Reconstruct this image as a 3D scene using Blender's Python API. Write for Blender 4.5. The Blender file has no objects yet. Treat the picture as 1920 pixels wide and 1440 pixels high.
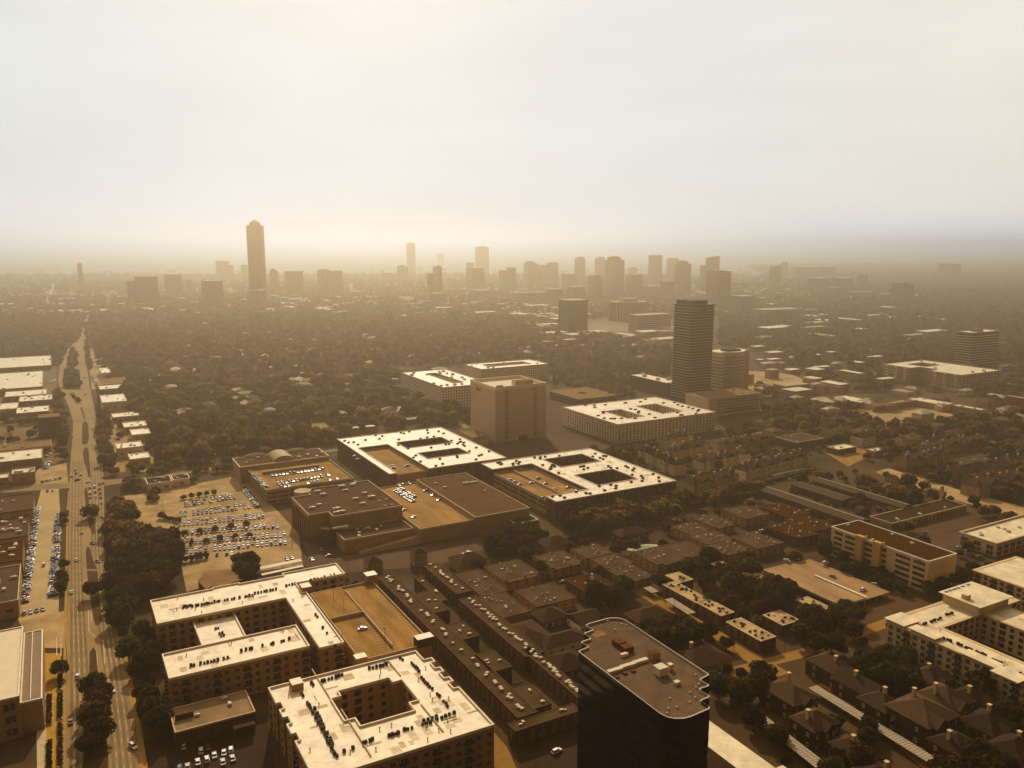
import bpy, math, random
import numpy as np
from mathutils import Vector
R = math.radians
random.seed(7); rng = np.random.default_rng(7)
S = bpy.context.scene
COL = S.collection

# ------------------------------------------------------------------ camera, sky, sun, exposure
CAM_H, FOC, EYE_Y = 190.0, 1554.0, 458.0            # camera height in metres, focal length and eye level of the 1920x1440 frame
PITCH = math.atan((720 - EYE_Y) / FOC)
cam = bpy.data.cameras.new('camera'); co = bpy.data.objects.new('camera', cam); COL.objects.link(co)
cam.sensor_fit = 'HORIZONTAL'; cam.sensor_width = 36; cam.lens = 36 * FOC / 1920
cam.clip_start = 1; cam.clip_end = 90000
co.location = (0, 0, CAM_H); co.rotation_euler = (math.pi / 2 - PITCH, 0, 0)
S.camera = co

SUN_EL, SUN_AZ = 32.5, -10.0                         # azimuth from straight ahead, to the right
sdir = Vector((math.sin(R(SUN_AZ)) * math.cos(R(SUN_EL)), math.cos(R(SUN_AZ)) * math.cos(R(SUN_EL)), math.sin(R(SUN_EL))))
sl = bpy.data.lights.new('sun', 'SUN'); so = bpy.data.objects.new('sun', sl); COL.objects.link(so)
sl.energy = 4.35; sl.angle = R(0.6); sl.color = (1.0, 0.82, 0.60)
so.rotation_euler = sdir.to_track_quat('Z', 'Y').to_euler(); so.location = (0, 0, 600)

w = bpy.data.worlds.new('World'); S.world = w; w.use_nodes = True
nt = w.node_tree; nt.nodes.clear()
N = nt.nodes.new; L = nt.links.new
sky = N('ShaderNodeTexSky'); sky.sky_type = 'NISHITA'; sky.sun_disc = False
sky.sun_elevation = R(SUN_EL); sky.sun_rotation = R(SUN_AZ); sky.dust_density = 3.0; sky.air_density = 1.0; sky.ozone_density = 1.0; sky.altitude = 0
hs = N('ShaderNodeHueSaturation'); hs.inputs['Saturation'].default_value = 0.12; hs.inputs['Value'].default_value = 0.10
L(sky.outputs[0], hs.inputs['Color'])
# a thin overcast: bright veil on the sun's side, dim and brownish behind the camera
tc = N('ShaderNodeTexCoord'); dt = N('ShaderNodeVectorMath'); dt.operation = 'DOT_PRODUCT'; L(tc.outputs['Generated'], dt.inputs[0]); dt.inputs[1].default_value = (-0.22, 0.95, 0.22)
veil = N('ShaderNodeValToRGB'); e = veil.color_ramp.elements; e[0].position = 0.30; e[0].color = (1.7, 1.05, 0.5, 1); e[1].position = 0.98; e[1].color = (8.3, 8.9, 9.0, 1)
for ps, c in ((0.55, (2.9, 2.0, 1.2)), (0.78, (11.6, 10.2, 8.5)), (0.88, (10.2, 9.7, 8.8))): q = e.new(ps); q.color = (*c, 1)
mr_ = N('ShaderNodeMapRange'); mr_.inputs['From Min'].default_value = -1; mr_.inputs['From Max'].default_value = 1; L(dt.outputs['Value'], mr_.inputs[0]); L(mr_.outputs[0], veil.inputs[0])
mp = N('ShaderNodeMapping'); mp.inputs['Scale'].default_value = (1.0, 1.0, 5.0); L(tc.outputs['Generated'], mp.inputs[0])
nz = N('ShaderNodeTexNoise'); nz.inputs['Scale'].default_value = 2.6; nz.inputs['Detail'].default_value = 6; nz.inputs['Roughness'].default_value = 0.6
L(mp.outputs[0], nz.inputs['Vector'])
cr = N('ShaderNodeValToRGB'); cr.color_ramp.elements[0].position = 0.36; cr.color_ramp.elements[0].color = (0.955, 0.955, 0.95, 1)
cr.color_ramp.elements[1].position = 0.66; cr.color_ramp.elements[1].color = (1.035, 1.03, 1.02, 1); L(nz.outputs[0], cr.inputs[0])
mx = N('ShaderNodeMix'); mx.data_type = 'RGBA'; mx.blend_type = 'MULTIPLY'; mx.inputs[0].default_value = 1; L(veil.outputs[0], mx.inputs[6]); L(cr.outputs[0], mx.inputs[7])
m2_ = N('ShaderNodeMix'); m2_.data_type = 'RGBA'; m2_.inputs[0].default_value = 0.82; L(hs.outputs[0], m2_.inputs[6]); L(mx.outputs[2], m2_.inputs[7])
bg = N('ShaderNodeBackground'); bg.inputs[1].default_value = 0.0925
L(m2_.outputs[2], bg.inputs[0]); wo = N('ShaderNodeOutputWorld'); L(bg.outputs[0], wo.inputs[0])

S.view_settings.view_transform = 'Standard'; S.view_settings.look = 'None'; S.view_settings.gamma = 1.0
S.view_settings.use_curve_mapping = False; S.view_settings.exposure = 0.09
S.cycles.max_bounces = 3; S.cycles.diffuse_bounces = 2; S.cycles.glossy_bounces = 2; S.cycles.transmission_bounces = 1
S.cycles.volume_bounces = 0; S.cycles.transparent_max_bounces = 4; S.cycles.use_denoising = True
S.cycles.sample_clamp_indirect = 3.0; S.cycles.caustics_reflective = False; S.cycles.caustics_refractive = False

# ------------------------------------------------------------------ geometry of the view: a pixel of the photograph -> a point at height z
CP, SP = math.cos(PITCH), math.sin(PITCH)
def P(x, y, z=0.0):
    a = (x - 960) / FOC; b = -(y - 720) / FOC
    r = (a, CP + b * SP, -SP + b * CP)
    t = (z - CAM_H) / r[2]
    return (r[0] * t, r[1] * t)
TH = R(29.0); CT, ST = math.cos(TH), math.sin(TH)    # the street grid is turned by 29 degrees
def uv(p, th=TH):
    c, s = math.cos(th), math.sin(th)
    return (p[0] * c + p[1] * s, -p[0] * s + p[1] * c)
def xy(u, v, th=TH):
    c, s = math.cos(th), math.sin(th)
    return (u * c - v * s, u * s + v * c)
def Q(z, L_=None, B=None, R_=None, F=None, th=TH):
    """grid-aligned rectangle (u0,u1,v0,v1) through the left/back/right/front roof corners seen at height z"""
    g = lambda p: uv(P(p[0], p[1], z), th)
    mean = lambda l: sum(l) / len(l) if l else None
    u0 = mean([g(p)[0] for p in (L_, F) if p]); u1 = mean([g(p)[0] for p in (R_, B) if p])
    v0 = mean([g(p)[1] for p in (F, R_) if p]); v1 = mean([g(p)[1] for p in (L_, B) if p])
    u0 = u1 if u0 is None else u0; u1 = u0 if u1 is None else u1; v0 = v1 if v0 is None else v0; v1 = v0 if v1 is None else v1
    return (min(u0, u1), max(u0, u1), min(v0, v1), max(v0, v1))
def pxm(x, y):
    """pixels of the photograph per metre at that ground point"""
    X, Y = P(x, y); return FOC / (Y * CP + CAM_H * SP)

# ------------------------------------------------------------------ materials
MATS = {}
def mat(name, c, rough=0.85, var=0.25, scale=0.15, c2=None, spec=0.04, metal=0.0, detail=6, streak=None):
    if name in MATS: return MATS[name]
    m = bpy.data.materials.new(name); m.use_nodes = True; t = m.node_tree; b = t.nodes['Principled BSDF']
    b.inputs['Roughness'].default_value = rough; b.inputs['Specular IOR Level'].default_value = spec; b.inputs['Metallic'].default_value = metal
    if var > 0:
        tx = t.nodes.new('ShaderNodeTexCoord'); n = t.nodes.new('ShaderNodeTexNoise'); n.inputs['Scale'].default_value = scale; n.inputs['Detail'].default_value = detail
        n.inputs['Roughness'].default_value = 0.65
        if streak:
            mm = t.nodes.new('ShaderNodeMapping'); mm.inputs['Scale'].default_value = streak; t.links.new(tx.outputs['Object'], mm.inputs[0]); t.links.new(mm.outputs[0], n.inputs['Vector'])
        else: t.links.new(tx.outputs['Object'], n.inputs['Vector'])
        r = t.nodes.new('ShaderNodeValToRGB'); e = r.color_ramp.elements
        e[0].position = 0.3; e[1].position = 0.7
        e[0].color = (*[k * (1 - var) for k in c], 1); e[1].color = (*(c2 or [min(1, k * (1 + var)) for k in c]), 1)
        t.links.new(n.outputs[0], r.inputs[0]); t.links.new(r.outputs[0], b.inputs['Base Color'])
    else: b.inputs['Base Color'].default_value = (*c, 1)
    MATS[name] = m; return m

def rnd_tint(m, amt=0.35, hue=0.02):
    """a little difference between objects that share a material"""
    t = m.node_tree; b = t.nodes['Principled BSDF']; inp = b.inputs['Base Color']
    h = t.nodes.new('ShaderNodeHueSaturation'); oi = t.nodes.new('ShaderNodeObjectInfo')
    mr = t.nodes.new('ShaderNodeMapRange'); mr.inputs['To Min'].default_value = 1 - amt; mr.inputs['To Max'].default_value = 1 + amt
    t.links.new(oi.outputs['Random'], mr.inputs[0]); t.links.new(mr.outputs[0], h.inputs['Value'])
    if inp.is_linked: t.links.new(inp.links[0].from_socket, h.inputs['Color'])
    else: h.inputs['Color'].default_value = inp.default_value
    t.links.new(h.outputs[0], inp); return m

def roof_mat(name, c, crack=(0.35, 0.25, 0.14), amt=0.55):
    """membrane roof: blotches, ponding stains and thin wandering seams"""
    if name in MATS: return MATS[name]
    m = mat(name, c, 0.6 if c[0] > 0.6 else 0.9, 0.26, 0.13, spec=0.3 if c[0] > 0.6 else 0.0); t = m.node_tree; b = t.nodes['Principled BSDF']; base = b.inputs['Base Color'].links[0].from_socket
    tx = t.nodes.new('ShaderNodeTexCoord'); n = t.nodes.new('ShaderNodeTexNoise'); n.inputs['Scale'].default_value = 0.25; n.inputs['Detail'].default_value = 4
    t.links.new(tx.outputs['Object'], n.inputs['Vector'])
    ad = t.nodes.new('ShaderNodeVectorMath'); ad.operation = 'MULTIPLY_ADD'; ad.inputs[1].default_value = (7, 7, 0)
    t.links.new(n.outputs['Color'], ad.inputs[0]); t.links.new(tx.outputs['Object'], ad.inputs[2])
    v = t.nodes.new('ShaderNodeTexVoronoi'); v.feature = 'DISTANCE_TO_EDGE'; v.inputs['Scale'].default_value = 0.11
    t.links.new(ad.outputs[0], v.inputs['Vector'])
    lt = t.nodes.new('ShaderNodeMapRange'); lt.inputs['From Min'].default_value = 0.004; lt.inputs['From Max'].default_value = 0.055
    lt.inputs['To Min'].default_value = amt; lt.inputs['To Max'].default_value = 0.0; t.links.new(v.outputs['Distance'], lt.inputs[0])
    n2 = t.nodes.new('ShaderNodeTexNoise'); n2.inputs['Scale'].default_value = 0.9; n2.inputs['Detail'].default_value = 3; t.links.new(tx.outputs['Object'], n2.inputs['Vector'])
    mm = t.nodes.new('ShaderNodeMath'); mm.operation = 'MULTIPLY'; t.links.new(lt.outputs[0], mm.inputs[0]); t.links.new(n2.outputs[0], mm.inputs[1])
    mix = t.nodes.new('ShaderNodeMix'); mix.data_type = 'RGBA'; t.links.new(mm.outputs[0], mix.inputs[0]); t.links.new(base, mix.inputs[6]); mix.inputs[7].default_value = (*crack, 1)
    t.links.new(mix.outputs[2], b.inputs['Base Color']); return m

def facade_mat(name, wall, glass, pw, ph, fw, fh, z0=0.0, rough=0.5):
    """far facades: rows of window openings repeated over the wall (pw, ph: spacing; fw, fh: share that is glass)"""
    if name in MATS: return MATS[name]
    m = mat(name, wall, 0.8, 0.10, 0.05); t = m.node_tree; b = t.nodes['Principled BSDF']; base = b.inputs['Base Color'].links[0].from_socket
    tx = t.nodes.new('ShaderNodeTexCoord'); sp = t.nodes.new('ShaderNodeSeparateXYZ'); t.links.new(tx.outputs['Object'], sp.inputs[0])
    def M(op, a, bb):
        n = t.nodes.new('ShaderNodeMath'); n.operation = op
        for i, q in enumerate((a, bb)):
            if q is None: continue
            if isinstance(q, (int, float)): n.inputs[i].default_value = q
            else: t.links.new(q, n.inputs[i])
        return n.outputs[0]
    h = M('ADD', sp.outputs[0], sp.outputs[1])
    a = M('LESS_THAN', M('FRACT', M('DIVIDE', h, pw), None), fw) if fw < 1 else None
    z = M('LESS_THAN', M('FRACT', M('DIVIDE', M('ADD', sp.outputs[2], -z0), ph), None), fh)
    f = M('MULTIPLY', a, z) if a is not None else z
    mix = t.nodes.new('ShaderNodeMix'); mix.data_type = 'RGBA'; t.links.new(f, mix.inputs[0]); t.links.new(base, mix.inputs[6]); mix.inputs[7].default_value = (*glass, 1)
    t.links.new(mix.outputs[2], b.inputs['Base Color'])
    rr = t.nodes.new('ShaderNodeMapRange'); rr.inputs['To Min'].default_value = 0.85; rr.inputs['To Max'].default_value = rough; t.links.new(f, rr.inputs[0]); t.links.new(rr.outputs[0], b.inputs['Roughness'])
    return m

WHITE_ROOF = roof_mat('white_membrane', (0.74, 0.56, 0.33))
CREAM_ROOF = roof_mat('cream_membrane', (0.70, 0.53, 0.29), amt=0.35)
GREY_ROOF = roof_mat('grey_gravel_roof', (0.099, 0.0522, 0.0238), (0.06, 0.035, 0.016), 0.5)
TAN_ROOF = roof_mat('tan_roof', (0.231, 0.1305, 0.054), (0.2, 0.13, 0.06), 0.4)
BROWN_ROOF = roof_mat('brown_roof', (0.08, 0.046, 0.019), (0.025, 0.012, 0.004), 0.4)
PINK_ROOF = roof_mat('worn_gravel_roof', (0.09, 0.052, 0.028), (0.03, 0.015, 0.006), 0.6)
RUST_ROOF = roof_mat('rusty_gravel_roof', (0.0561, 0.0204, 0.003), (0.03, 0.012, 0.003), 0.5)
SHINGLE = rnd_tint(mat('shingle', (0.055, 0.029, 0.012), 0.9, 0.3, 0.6), 0.5)
DARK_ROOF = roof_mat('dark_roof', (0.048, 0.025, 0.012), (0.04, 0.025, 0.015), 0.5)
DECK = mat('parking_deck_concrete', (0.2852, 0.1392, 0.024), 0.85, 0.42, 0.16, streak=(1, 0.25, 1))
DECK2 = mat('pale_deck_concrete', (0.315, 0.1736, 0.07), 0.85, 0.3, 0.1, streak=(1, 0.25, 1))
LOT = mat('lot_pavement', (0.37, 0.225, 0.085), 0.9, 0.42, 0.06, detail=10)
ROAD = mat('road_pavement', (0.30, 0.185, 0.07), 0.9, 0.16, 0.04, streak=(0.6, 0.6, 1))
WALK = mat('pavement_slabs', (0.3822, 0.2036, 0.0378), 0.9, 0.2, 0.2)
ASPH = mat('asphalt', (0.04, 0.0198, 0.0075), 0.9, 0.25, 0.08)
PAINT = mat('marking_paint', (0.6, 0.44, 0.24), 0.7, 0.2, 0.8)
GRASS = mat('median_grass', (0.068, 0.039, 0.0081), 0.95, 0.4, 0.25, c2=(0.10, 0.05, 0.012))
KERB = mat('kerb_concrete', (0.42, 0.30, 0.15), 0.9, 0.15, 0.5)
TANW = mat('tan_stucco', (0.36, 0.2, 0.075), 0.9, 0.15, 0.12)
CREAMW = mat('cream_stucco', (0.6, 0.41, 0.2), 0.9, 0.15, 0.12)
WHITEW = mat('white_wall', (0.74, 0.58, 0.38), 0.9, 0.12, 0.12)
BRICKW = mat('brown_brick', (0.09, 0.0416, 0.0147), 0.9, 0.2, 0.3)
PINKW = mat('pink_brown_precast', (0.64, 0.43, 0.25), 0.9, 0.07, 0.06)
DKW = mat('dark_wall', (0.05, 0.033, 0.02), 0.7, 0.2, 0.1)
YELW = mat('mustard_panel', (0.50, 0.29, 0.045), 0.85, 0.1, 0.2)
COPE = mat('white_coping', (0.80, 0.66, 0.46), 0.7, 0.1, 0.4)
TANC = mat('tan_coping', (0.50, 0.36, 0.19), 0.8, 0.1, 0.4)
GLASS = mat('dark_window_glass', (0.012, 0.008, 0.005), 0.15, 0.0, spec=0.5)
FRAME = mat('window_frame', (0.34, 0.24, 0.14), 0.7, 0.0)
METAL = mat('painted_sheet_metal', (0.30, 0.22, 0.14), 0.55, 0.2, 0.9)
METALW = mat('pale_sheet_metal', (0.62, 0.5, 0.34), 0.5, 0.15, 0.9)
METALD = mat('dark_condenser', (0.035, 0.024, 0.016), 0.6, 0.3, 1.5)
LEAFS = [mat('foliage_dark', (0.018, 0.0105, 0.0022), 0.9, 0.45, 0.35), mat('foliage_green', (0.024, 0.022, 0.0035), 0.9, 0.45, 0.35), mat('foliage_brown', (0.026, 0.0143, 0.0036), 0.9, 0.45, 0.35)]
for m in LEAFS: rnd_tint(m, 0.4)
def leafy(m, k, gain):
    t = m.node_tree; b = t.nodes['Principled BSDF']; o = next(n for n in t.nodes if n.type == 'OUTPUT_MATERIAL'); tl = t.nodes.new('ShaderNodeBsdfTranslucent'); mx = t.nodes.new('ShaderNodeMixShader'); g_ = t.nodes.new('ShaderNodeMix'); g_.data_type = 'RGBA'; g_.blend_type = 'MULTIPLY'; g_.inputs[0].default_value = 1; g_.inputs[7].default_value = gain
    t.links.new(b.inputs['Base Color'].links[0].from_socket, g_.inputs[6]); t.links.new(g_.outputs[2], tl.inputs[0]); mx.inputs[0].default_value = k; t.links.new(b.outputs[0], mx.inputs[1]); t.links.new(tl.outputs[0], mx.inputs[2]); t.links.new(mx.outputs[0], o.inputs['Surface'])
for m in LEAFS: leafy(m, 0.45, (3.2, 2.9, 2.0, 1))
WOODS = mat('woods_foliage', (0.02, 0.0115, 0.0033), 0.95, 0.55, 0.075, c2=(0.125, 0.07, 0.022), detail=3)
WOODS2 = mat('woods_foliage_green', (0.030, 0.021, 0.0045), 0.95, 0.5, 0.06, c2=(0.12, 0.085, 0.024), detail=3)
WOODS3 = mat('woods_foliage_deep', (0.013, 0.008, 0.0025), 0.95, 0.5, 0.06, c2=(0.05, 0.029, 0.009), detail=3)
for m in (WOODS, WOODS2, WOODS3): leafy(m, 0.45, (3.0, 2.5, 1.8, 1))
BARK = mat('bark', (0.06, 0.035, 0.018), 0.95, 0.3, 2.0)

# ------------------------------------------------------------------ mesh helpers
class MB:
    def __init__(s): s.v = []; s.f = []; s.m = []
    def quad(s, pts, m=0):
        k = len(s.v); s.v += [tuple(p) for p in pts]; s.f.append(tuple(range(k, k + len(pts)))); s.m.append(m); return s
    def box(s, x0, x1, y0, y1, z0, z1, m=0, bottom=False, top=None):
        k = len(s.v); s.v += [(x0, y0, z0), (x1, y0, z0), (x1, y1, z0), (x0, y1, z0), (x0, y0, z1), (x1, y0, z1), (x1, y1, z1), (x0, y1, z1)]
        fs = [(4, 5, 6, 7), (0, 1, 5, 4), (1, 2, 6, 5), (2, 3, 7, 6), (3, 0, 4, 7)] + ([(3, 2, 1, 0)] if bottom else [])
        for i, f in enumerate(fs): s.f.append(tuple(k + q for q in f)); s.m.append(top if (top is not None and i == 0) else m)
        return s
    def prism(s, pts, z0, z1, m=0, mt=None, bottom=False):
        n = len(pts); k = len(s.v); s.v += [(p[0], p[1], z0) for p in pts] + [(p[0], p[1], z1) for p in pts]
        for i in range(n): s.f.append((k + i, k + (i + 1) % n, k + n + (i + 1) % n, k + n + i)); s.m.append(m)
        s.f.append(tuple(k + n + i for i in range(n))); s.m.append(m if mt is None else mt)
        if bottom: s.f.append(tuple(k + n - 1 - i for i in range(n))); s.m.append(m)
        return s
    def frustum(s, c, r0, r1, z0, z1, n=8, m=0, sx=1, sy=1, rot=0.0):
        k = len(s.v)
        for r, z in ((r0, z0), (r1, z1)):
            for i in range(n):
                a = rot + 2 * math.pi * i / n; s.v.append((c[0] + r * sx * math.cos(a), c[1] + r * sy * math.sin(a), z))
        for i in range(n): s.f.append((k + i, k + (i + 1) % n, k + n + (i + 1) % n, k + n + i)); s.m.append(m)
        s.f.append(tuple(k + n + i for i in range(n))); s.m.append(m); return s
    def tube(s, a, b, ra, rb, n=5, m=0):
        a, b = Vector(a), Vector(b); d = (b - a).normalized(); p = d.orthogonal().normalized(); q = d.cross(p); k = len(s.v)
        for c, r in ((a, ra), (b, rb)):
            for i in range(n):
                t = 2 * math.pi * i / n; s.v.append(tuple(c + p * (r * math.cos(t)) + q * (r * math.sin(t))))
        for i in range(n): s.f.append((k + i, k + (i + 1) % n, k + n + (i + 1) % n, k + n + i)); s.m.append(m)
        s.f.append(tuple(k + n + i for i in range(n))); s.m.append(m); return s
    def mesh(s, name, mats):
        me = bpy.data.meshes.new(name); me.from_pydata(s.v, [], s.f)
        for m in (mats if isinstance(mats, (list, tuple)) else [mats]): me.materials.append(m)
        if any(s.m): me.polygons.foreach_set('material_index', s.m)
        me.update(); return me
    def build(s, name, mats, parent=None, loc=None): return ob(name, s.mesh(name, mats), parent, loc)

def ob(name, me, parent=None, loc=None, rz=0.0, sc=None):
    o = bpy.data.objects.new(name, me); COL.objects.link(o)
    if parent is not None: o.parent = parent
    if loc is not None: o.location = loc
    if rz: o.rotation_euler = (0, 0, rz)
    if sc is not None: o.scale = sc
    return o
def tag(o, label, cat, group=None):
    o['label'] = label; o['category'] = cat
    if group: o['group'] = group
    return o
def thing(name, label, cat, loc, rz=0.0, group=None):
    return tag(ob(name, None, None, loc, rz), label, cat, group)
def struct(o, kind='structure'): o['kind'] = kind; return o

OCC = []                                              # occupied footprints in grid coordinates, kept free of trees
def occ(r, pad=1.5): OCC.append((r[0] - pad, r[1] + pad, r[2] - pad, r[3] + pad))
def blocked_pt(X, Y):
    for poly in POLYOCC:
        r = False; n = len(poly)
        for i in range(n):
            x0, y0 = poly[i]; x1, y1 = poly[(i + 1) % n]
            if (y0 > Y) != (y1 > Y) and X < (x1 - x0) * (Y - y0) / (y1 - y0) + x0: r = not r
        if r: return True
    return False
POLYOCC = []                                          # the same as polygons in world coordinates

# ------------------------------------------------------------------ ground
g = MB(); RG = 25500.0
rings = [0, 400, 800, 1600, 3200, 6400, 12800, RG]; NS = 48
for i in range(len(rings) - 1):
    for k in range(NS):
        a, b = 2 * math.pi * k / NS, 2 * math.pi * (k + 1) / NS; r0, r1 = rings[i], rings[i + 1]
        pts = [(r0 * math.cos(a), r0 * math.sin(a), 0), (r1 * math.cos(a), r1 * math.sin(a), 0), (r1 * math.cos(b), r1 * math.sin(b), 0), (r0 * math.cos(b), r0 * math.sin(b), 0)]
        g.quad(pts if r0 else pts[:3])
GM = mat('ground_soil', (0.0425, 0.0208, 0.0062), 0.95, 0.55, 0.012, c2=(0.12, 0.065, 0.02), detail=10)
struct(g.build('ground', GM))

Z = dict(lot=0.03, road=0.06, walk=0.10, mark=0.075, lotmark=0.045)
def sheet(name, pts, m, z, px=True, free=True):
    pw = [P(*p) for p in pts] if px else pts
    if free: POLYOCC.append(pw)
    a = sum(pw[i][0] * pw[(i + 1) % len(pw)][1] - pw[(i + 1) % len(pw)][0] * pw[i][1] for i in range(len(pw)))
    if a < 0: pw = pw[::-1]
    b = MB(); b.quad([(p[0], p[1], z) for p in pw]); return struct(b.build(name, m))
def strip(name, left, right, m, z, px=True, free=True):
    Lw = [P(*p) for p in left]; Rw = [P(*p) for p in right]; b = MB()
    for i in range(len(Lw) - 1):
        b.quad([(*Lw[i], z), (*Rw[i], z), (*Rw[i + 1], z), (*Lw[i + 1], z)])
        if free: POLYOCC.append([Lw[i], Rw[i], Rw[i + 1], Lw[i + 1]])
    return struct(b.build(name, m))
def line_mark(p, q, wd=0.15, z=None):
    p, q = Vector(P(*p)), Vector(P(*q)); d = (q - p).normalized(); n = Vector((-d.y, d.x)) * wd / 2
    return [(*(p - n),), (*(p + n),), (*(q + n),), (*(q - n),)]

# boulevard: traced kerb lines at ground level
WEST = [(118, 1475), (123, 1380), (125, 1270), (126, 1180), (128, 1090), (129, 1000), (130, 920), (132, 865), (136, 820), (137, 790), (128, 760), (115, 735), (109, 715), (112, 690), (118, 665), (130, 647), (145, 632), (154, 618), (157, 608)]
EAST = [(268, 1475), (252, 1360), (236, 1265), (222, 1195), (205, 1120), (196, 1050), (195, 980), (196, 920), (192, 865), (186, 820), (181, 790), (176, 760), (170, 735), (167, 715), (163, 690), (158, 665), (163, 645), (166, 632), (164, 618), (163, 608)]
def resample(a, ys):
    xs = []
    for y in ys:
        for i in range(len(a) - 1):
            if a[i][1] >= y >= a[i + 1][1]:
                t = (a[i][1] - y) / (a[i][1] - a[i + 1][1] + 1e-9); xs.append((a[i][0] + t * (a[i + 1][0] - a[i][0]), y)); break
    return xs
ys = [1475, 1420, 1360, 1300, 1240, 1180, 1120, 1060, 1000, 950, 905, 865, 840, 815, 790, 775, 760, 745, 730, 715, 700, 685, 670, 655, 640, 625, 612]
WL, ER = resample(WEST, ys), resample(EAST, ys)
strip('boulevard', WL, ER, ROAD, Z['road'])
b = MB()
for fr in (0.13, 0.22, 0.31, 0.70, 0.79, 0.88):
    for i in range(0, 10):
        x = lambda k: (WL[k][0] + fr * (ER[k][0] - WL[k][0]), WL[k][1])
        p0, p1 = Vector(P(*x(i))), Vector(P(*x(i + 1))); Ln = (p1 - p0).length; d = (p1 - p0) / Ln; n = Vector((-d.y, d.x)) * 0.09
        k = 0.0
        while k < Ln:
            a, e = p0 + d * k, p0 + d * min(k + 4, Ln); b.quad([(*(a + n), Z['mark']), (*(a - n), Z['mark']), (*(e - n), Z['mark']), (*(e + n), Z['mark'])]); k += 10
struct(b.build('road_marking', PAINT))
# tyre-worn lane bands, a shade darker than the pavement
WORN = mat('worn_wheel_track', (0.2, 0.125, 0.052), 0.9, 0.3, 0.05)
b = MB()
for fr in (0.085, 0.175, 0.265, 0.35, 0.655, 0.745, 0.835, 0.925):
    for i in range(0, 11):
        x = lambda k: (WL[k][0] + fr * (ER[k][0] - WL[k][0]), WL[k][1])
        p0, p1 = Vector(P(*x(i))), Vector(P(*x(i + 1))); d = (p1 - p0).normalized(); n = Vector((-d.y, d.x)) * 0.55
        b.quad([(*(p0 + n), 0.067), (*(p0 - n), 0.067), (*(p1 - n), 0.067), (*(p1 + n), 0.067)])
struct(b.build('worn_lane_surface', WORN))
# raised medians with kerbs and grass
def median(pts):
    pw = [P(*p) for p in pts]; c = (sum(p[0] for p in pw) / len(pw), sum(p[1] for p in pw) / len(pw))
    a = sum(pw[i][0] * pw[(i + 1) % len(pw)][1] - pw[(i + 1) % len(pw)][0] * pw[i][1] for i in range(len(pw)))
    if a < 0: pw = pw[::-1]
    b = MB(); b.prism(pw, 0.05, 0.2); struct(b.build('median_kerb', KERB))
    ins = []
    for p in pw:
        d = Vector((c[0] - p[0], c[1] - p[1])); d = d.normalized() * min(0.5, d.length * 0.2); ins.append((p[0] + d.x, p[1] + d.y))
    b = MB(); b.quad([(*p, 0.215) for p in ins]); struct(b.build('median_grass', GRASS))
for pts in ([(154, 833), (153, 810), (154, 795), (158, 790), (163, 791), (166, 797), (167, 825), (164, 832), (158, 834)],
            [(156, 869), (155, 847), (160, 838), (166, 842), (169, 870), (170, 890), (171, 895), (166, 895), (162, 878)],
            [(158, 787), (151, 765), (154, 763), (160, 784)], [(145, 757), (128, 738), (138, 736), (150, 755)],
            [(122, 731), (118, 705), (122, 692), (150, 692), (151, 731)],
            [(126, 687), (130, 668), (138, 655), (142, 668), (149, 684)],
            [(162, 970), (158, 920), (161, 912), (164, 920), (170, 960), (178, 985), (180, 1000), (174, 1003), (168, 990)],
            [(163, 1068), (160, 1035), (163, 1025), (168, 1026), (175, 1050), (182, 1068)],
            [(176, 1165), (168, 1120), (163, 1070), (183, 1070), (190, 1130), (192, 1160), (187, 1174), (180, 1174)],
            [(167, 1270), (168, 1222), (175, 1212), (181, 1222), (184, 1270)],
            [(150, 1475), (158, 1400), (163, 1320), (167, 1270), (184, 1270), (195, 1320), (203, 1400), (206, 1475)]):
    median(pts)
# pale kerb lines round the turning bays
b = MB()
for seg in ([(166, 1145), (167, 1185), (180, 1195), (194, 1203), (196, 1246)], [(171, 1148), (172, 1167)], [(181, 1222), (183, 1247)]):
    for i in range(len(seg) - 1): b.quad([(*q, 0.09) for q in line_mark(seg[i], seg[i + 1], 0.3)])
for x in (106, 114): b.quad([(*q, 0.12) for q in line_mark((x, 1195), (x + 0.5, 1230), 0.35)])
struct(b.build('painted_kerb_line', PAINT))
# side streets and lots
FARG = mat('far_city_ground', (0.1, 0.065, 0.032), 0.95, 0.3, 0.006, c2=(0.34, 0.24, 0.13), detail=12)
for k, (pts) in enumerate(([(-250, 598), (150, 598), (640, 588), (1000, 586), (1045, 600), (1260, 600), (1420, 596), (1500, 560), (1500, 483), (-250, 483)], [(1045, 600), (1060, 670), (1250, 668), (1260, 600)], [(1420, 600), (1400, 640), (1500, 650), (1640, 585), (1640, 545), (1500, 560)])):
    sheet('far_city_ground', pts, FARG, 0.02 + .004 * k, free=False)
FARP = mat('far_pavement', (0.50, 0.36, 0.2), 0.9, 0.15, 0.02)
for l_, r_ in (([(157, 612), (160, 600), (168, 585), (165, 570)], [(163, 612), (167, 600), (176, 585), (171, 570)]), ([(84, 575), (86, 560), (95, 540), (103, 522)], [(96, 575), (93, 560), (101, 540), (106, 522)]), ([(103, 545), (112, 521)], [(106, 545), (114, 521)]), ([(174, 512), (180, 528)], [(176, 512), (184, 528)]), ([(-80, 574), (120, 570), (250, 576)], [(-80, 578), (120, 574), (250, 580)]), ([(196, 560), (206, 580)], [(200, 560), (212, 580)]), ([(446, 580), (470, 592)], [(450, 580), (478, 592)])):
    strip('far_road', l_, r_, FARP, 0.06)
strip('cross_street', [(-80, 915), (131, 905), (196, 900), (275, 894), (420, 873), (600, 846), (660, 837)], [(-80, 930), (131, 915), (196, 911), (275, 899), (420, 878), (600, 850.5), (660, 841.5)], mat('cross_street_paving', (0.24, 0.145, 0.055), 0.9, 0.3, 0.05), 0.05)
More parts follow.
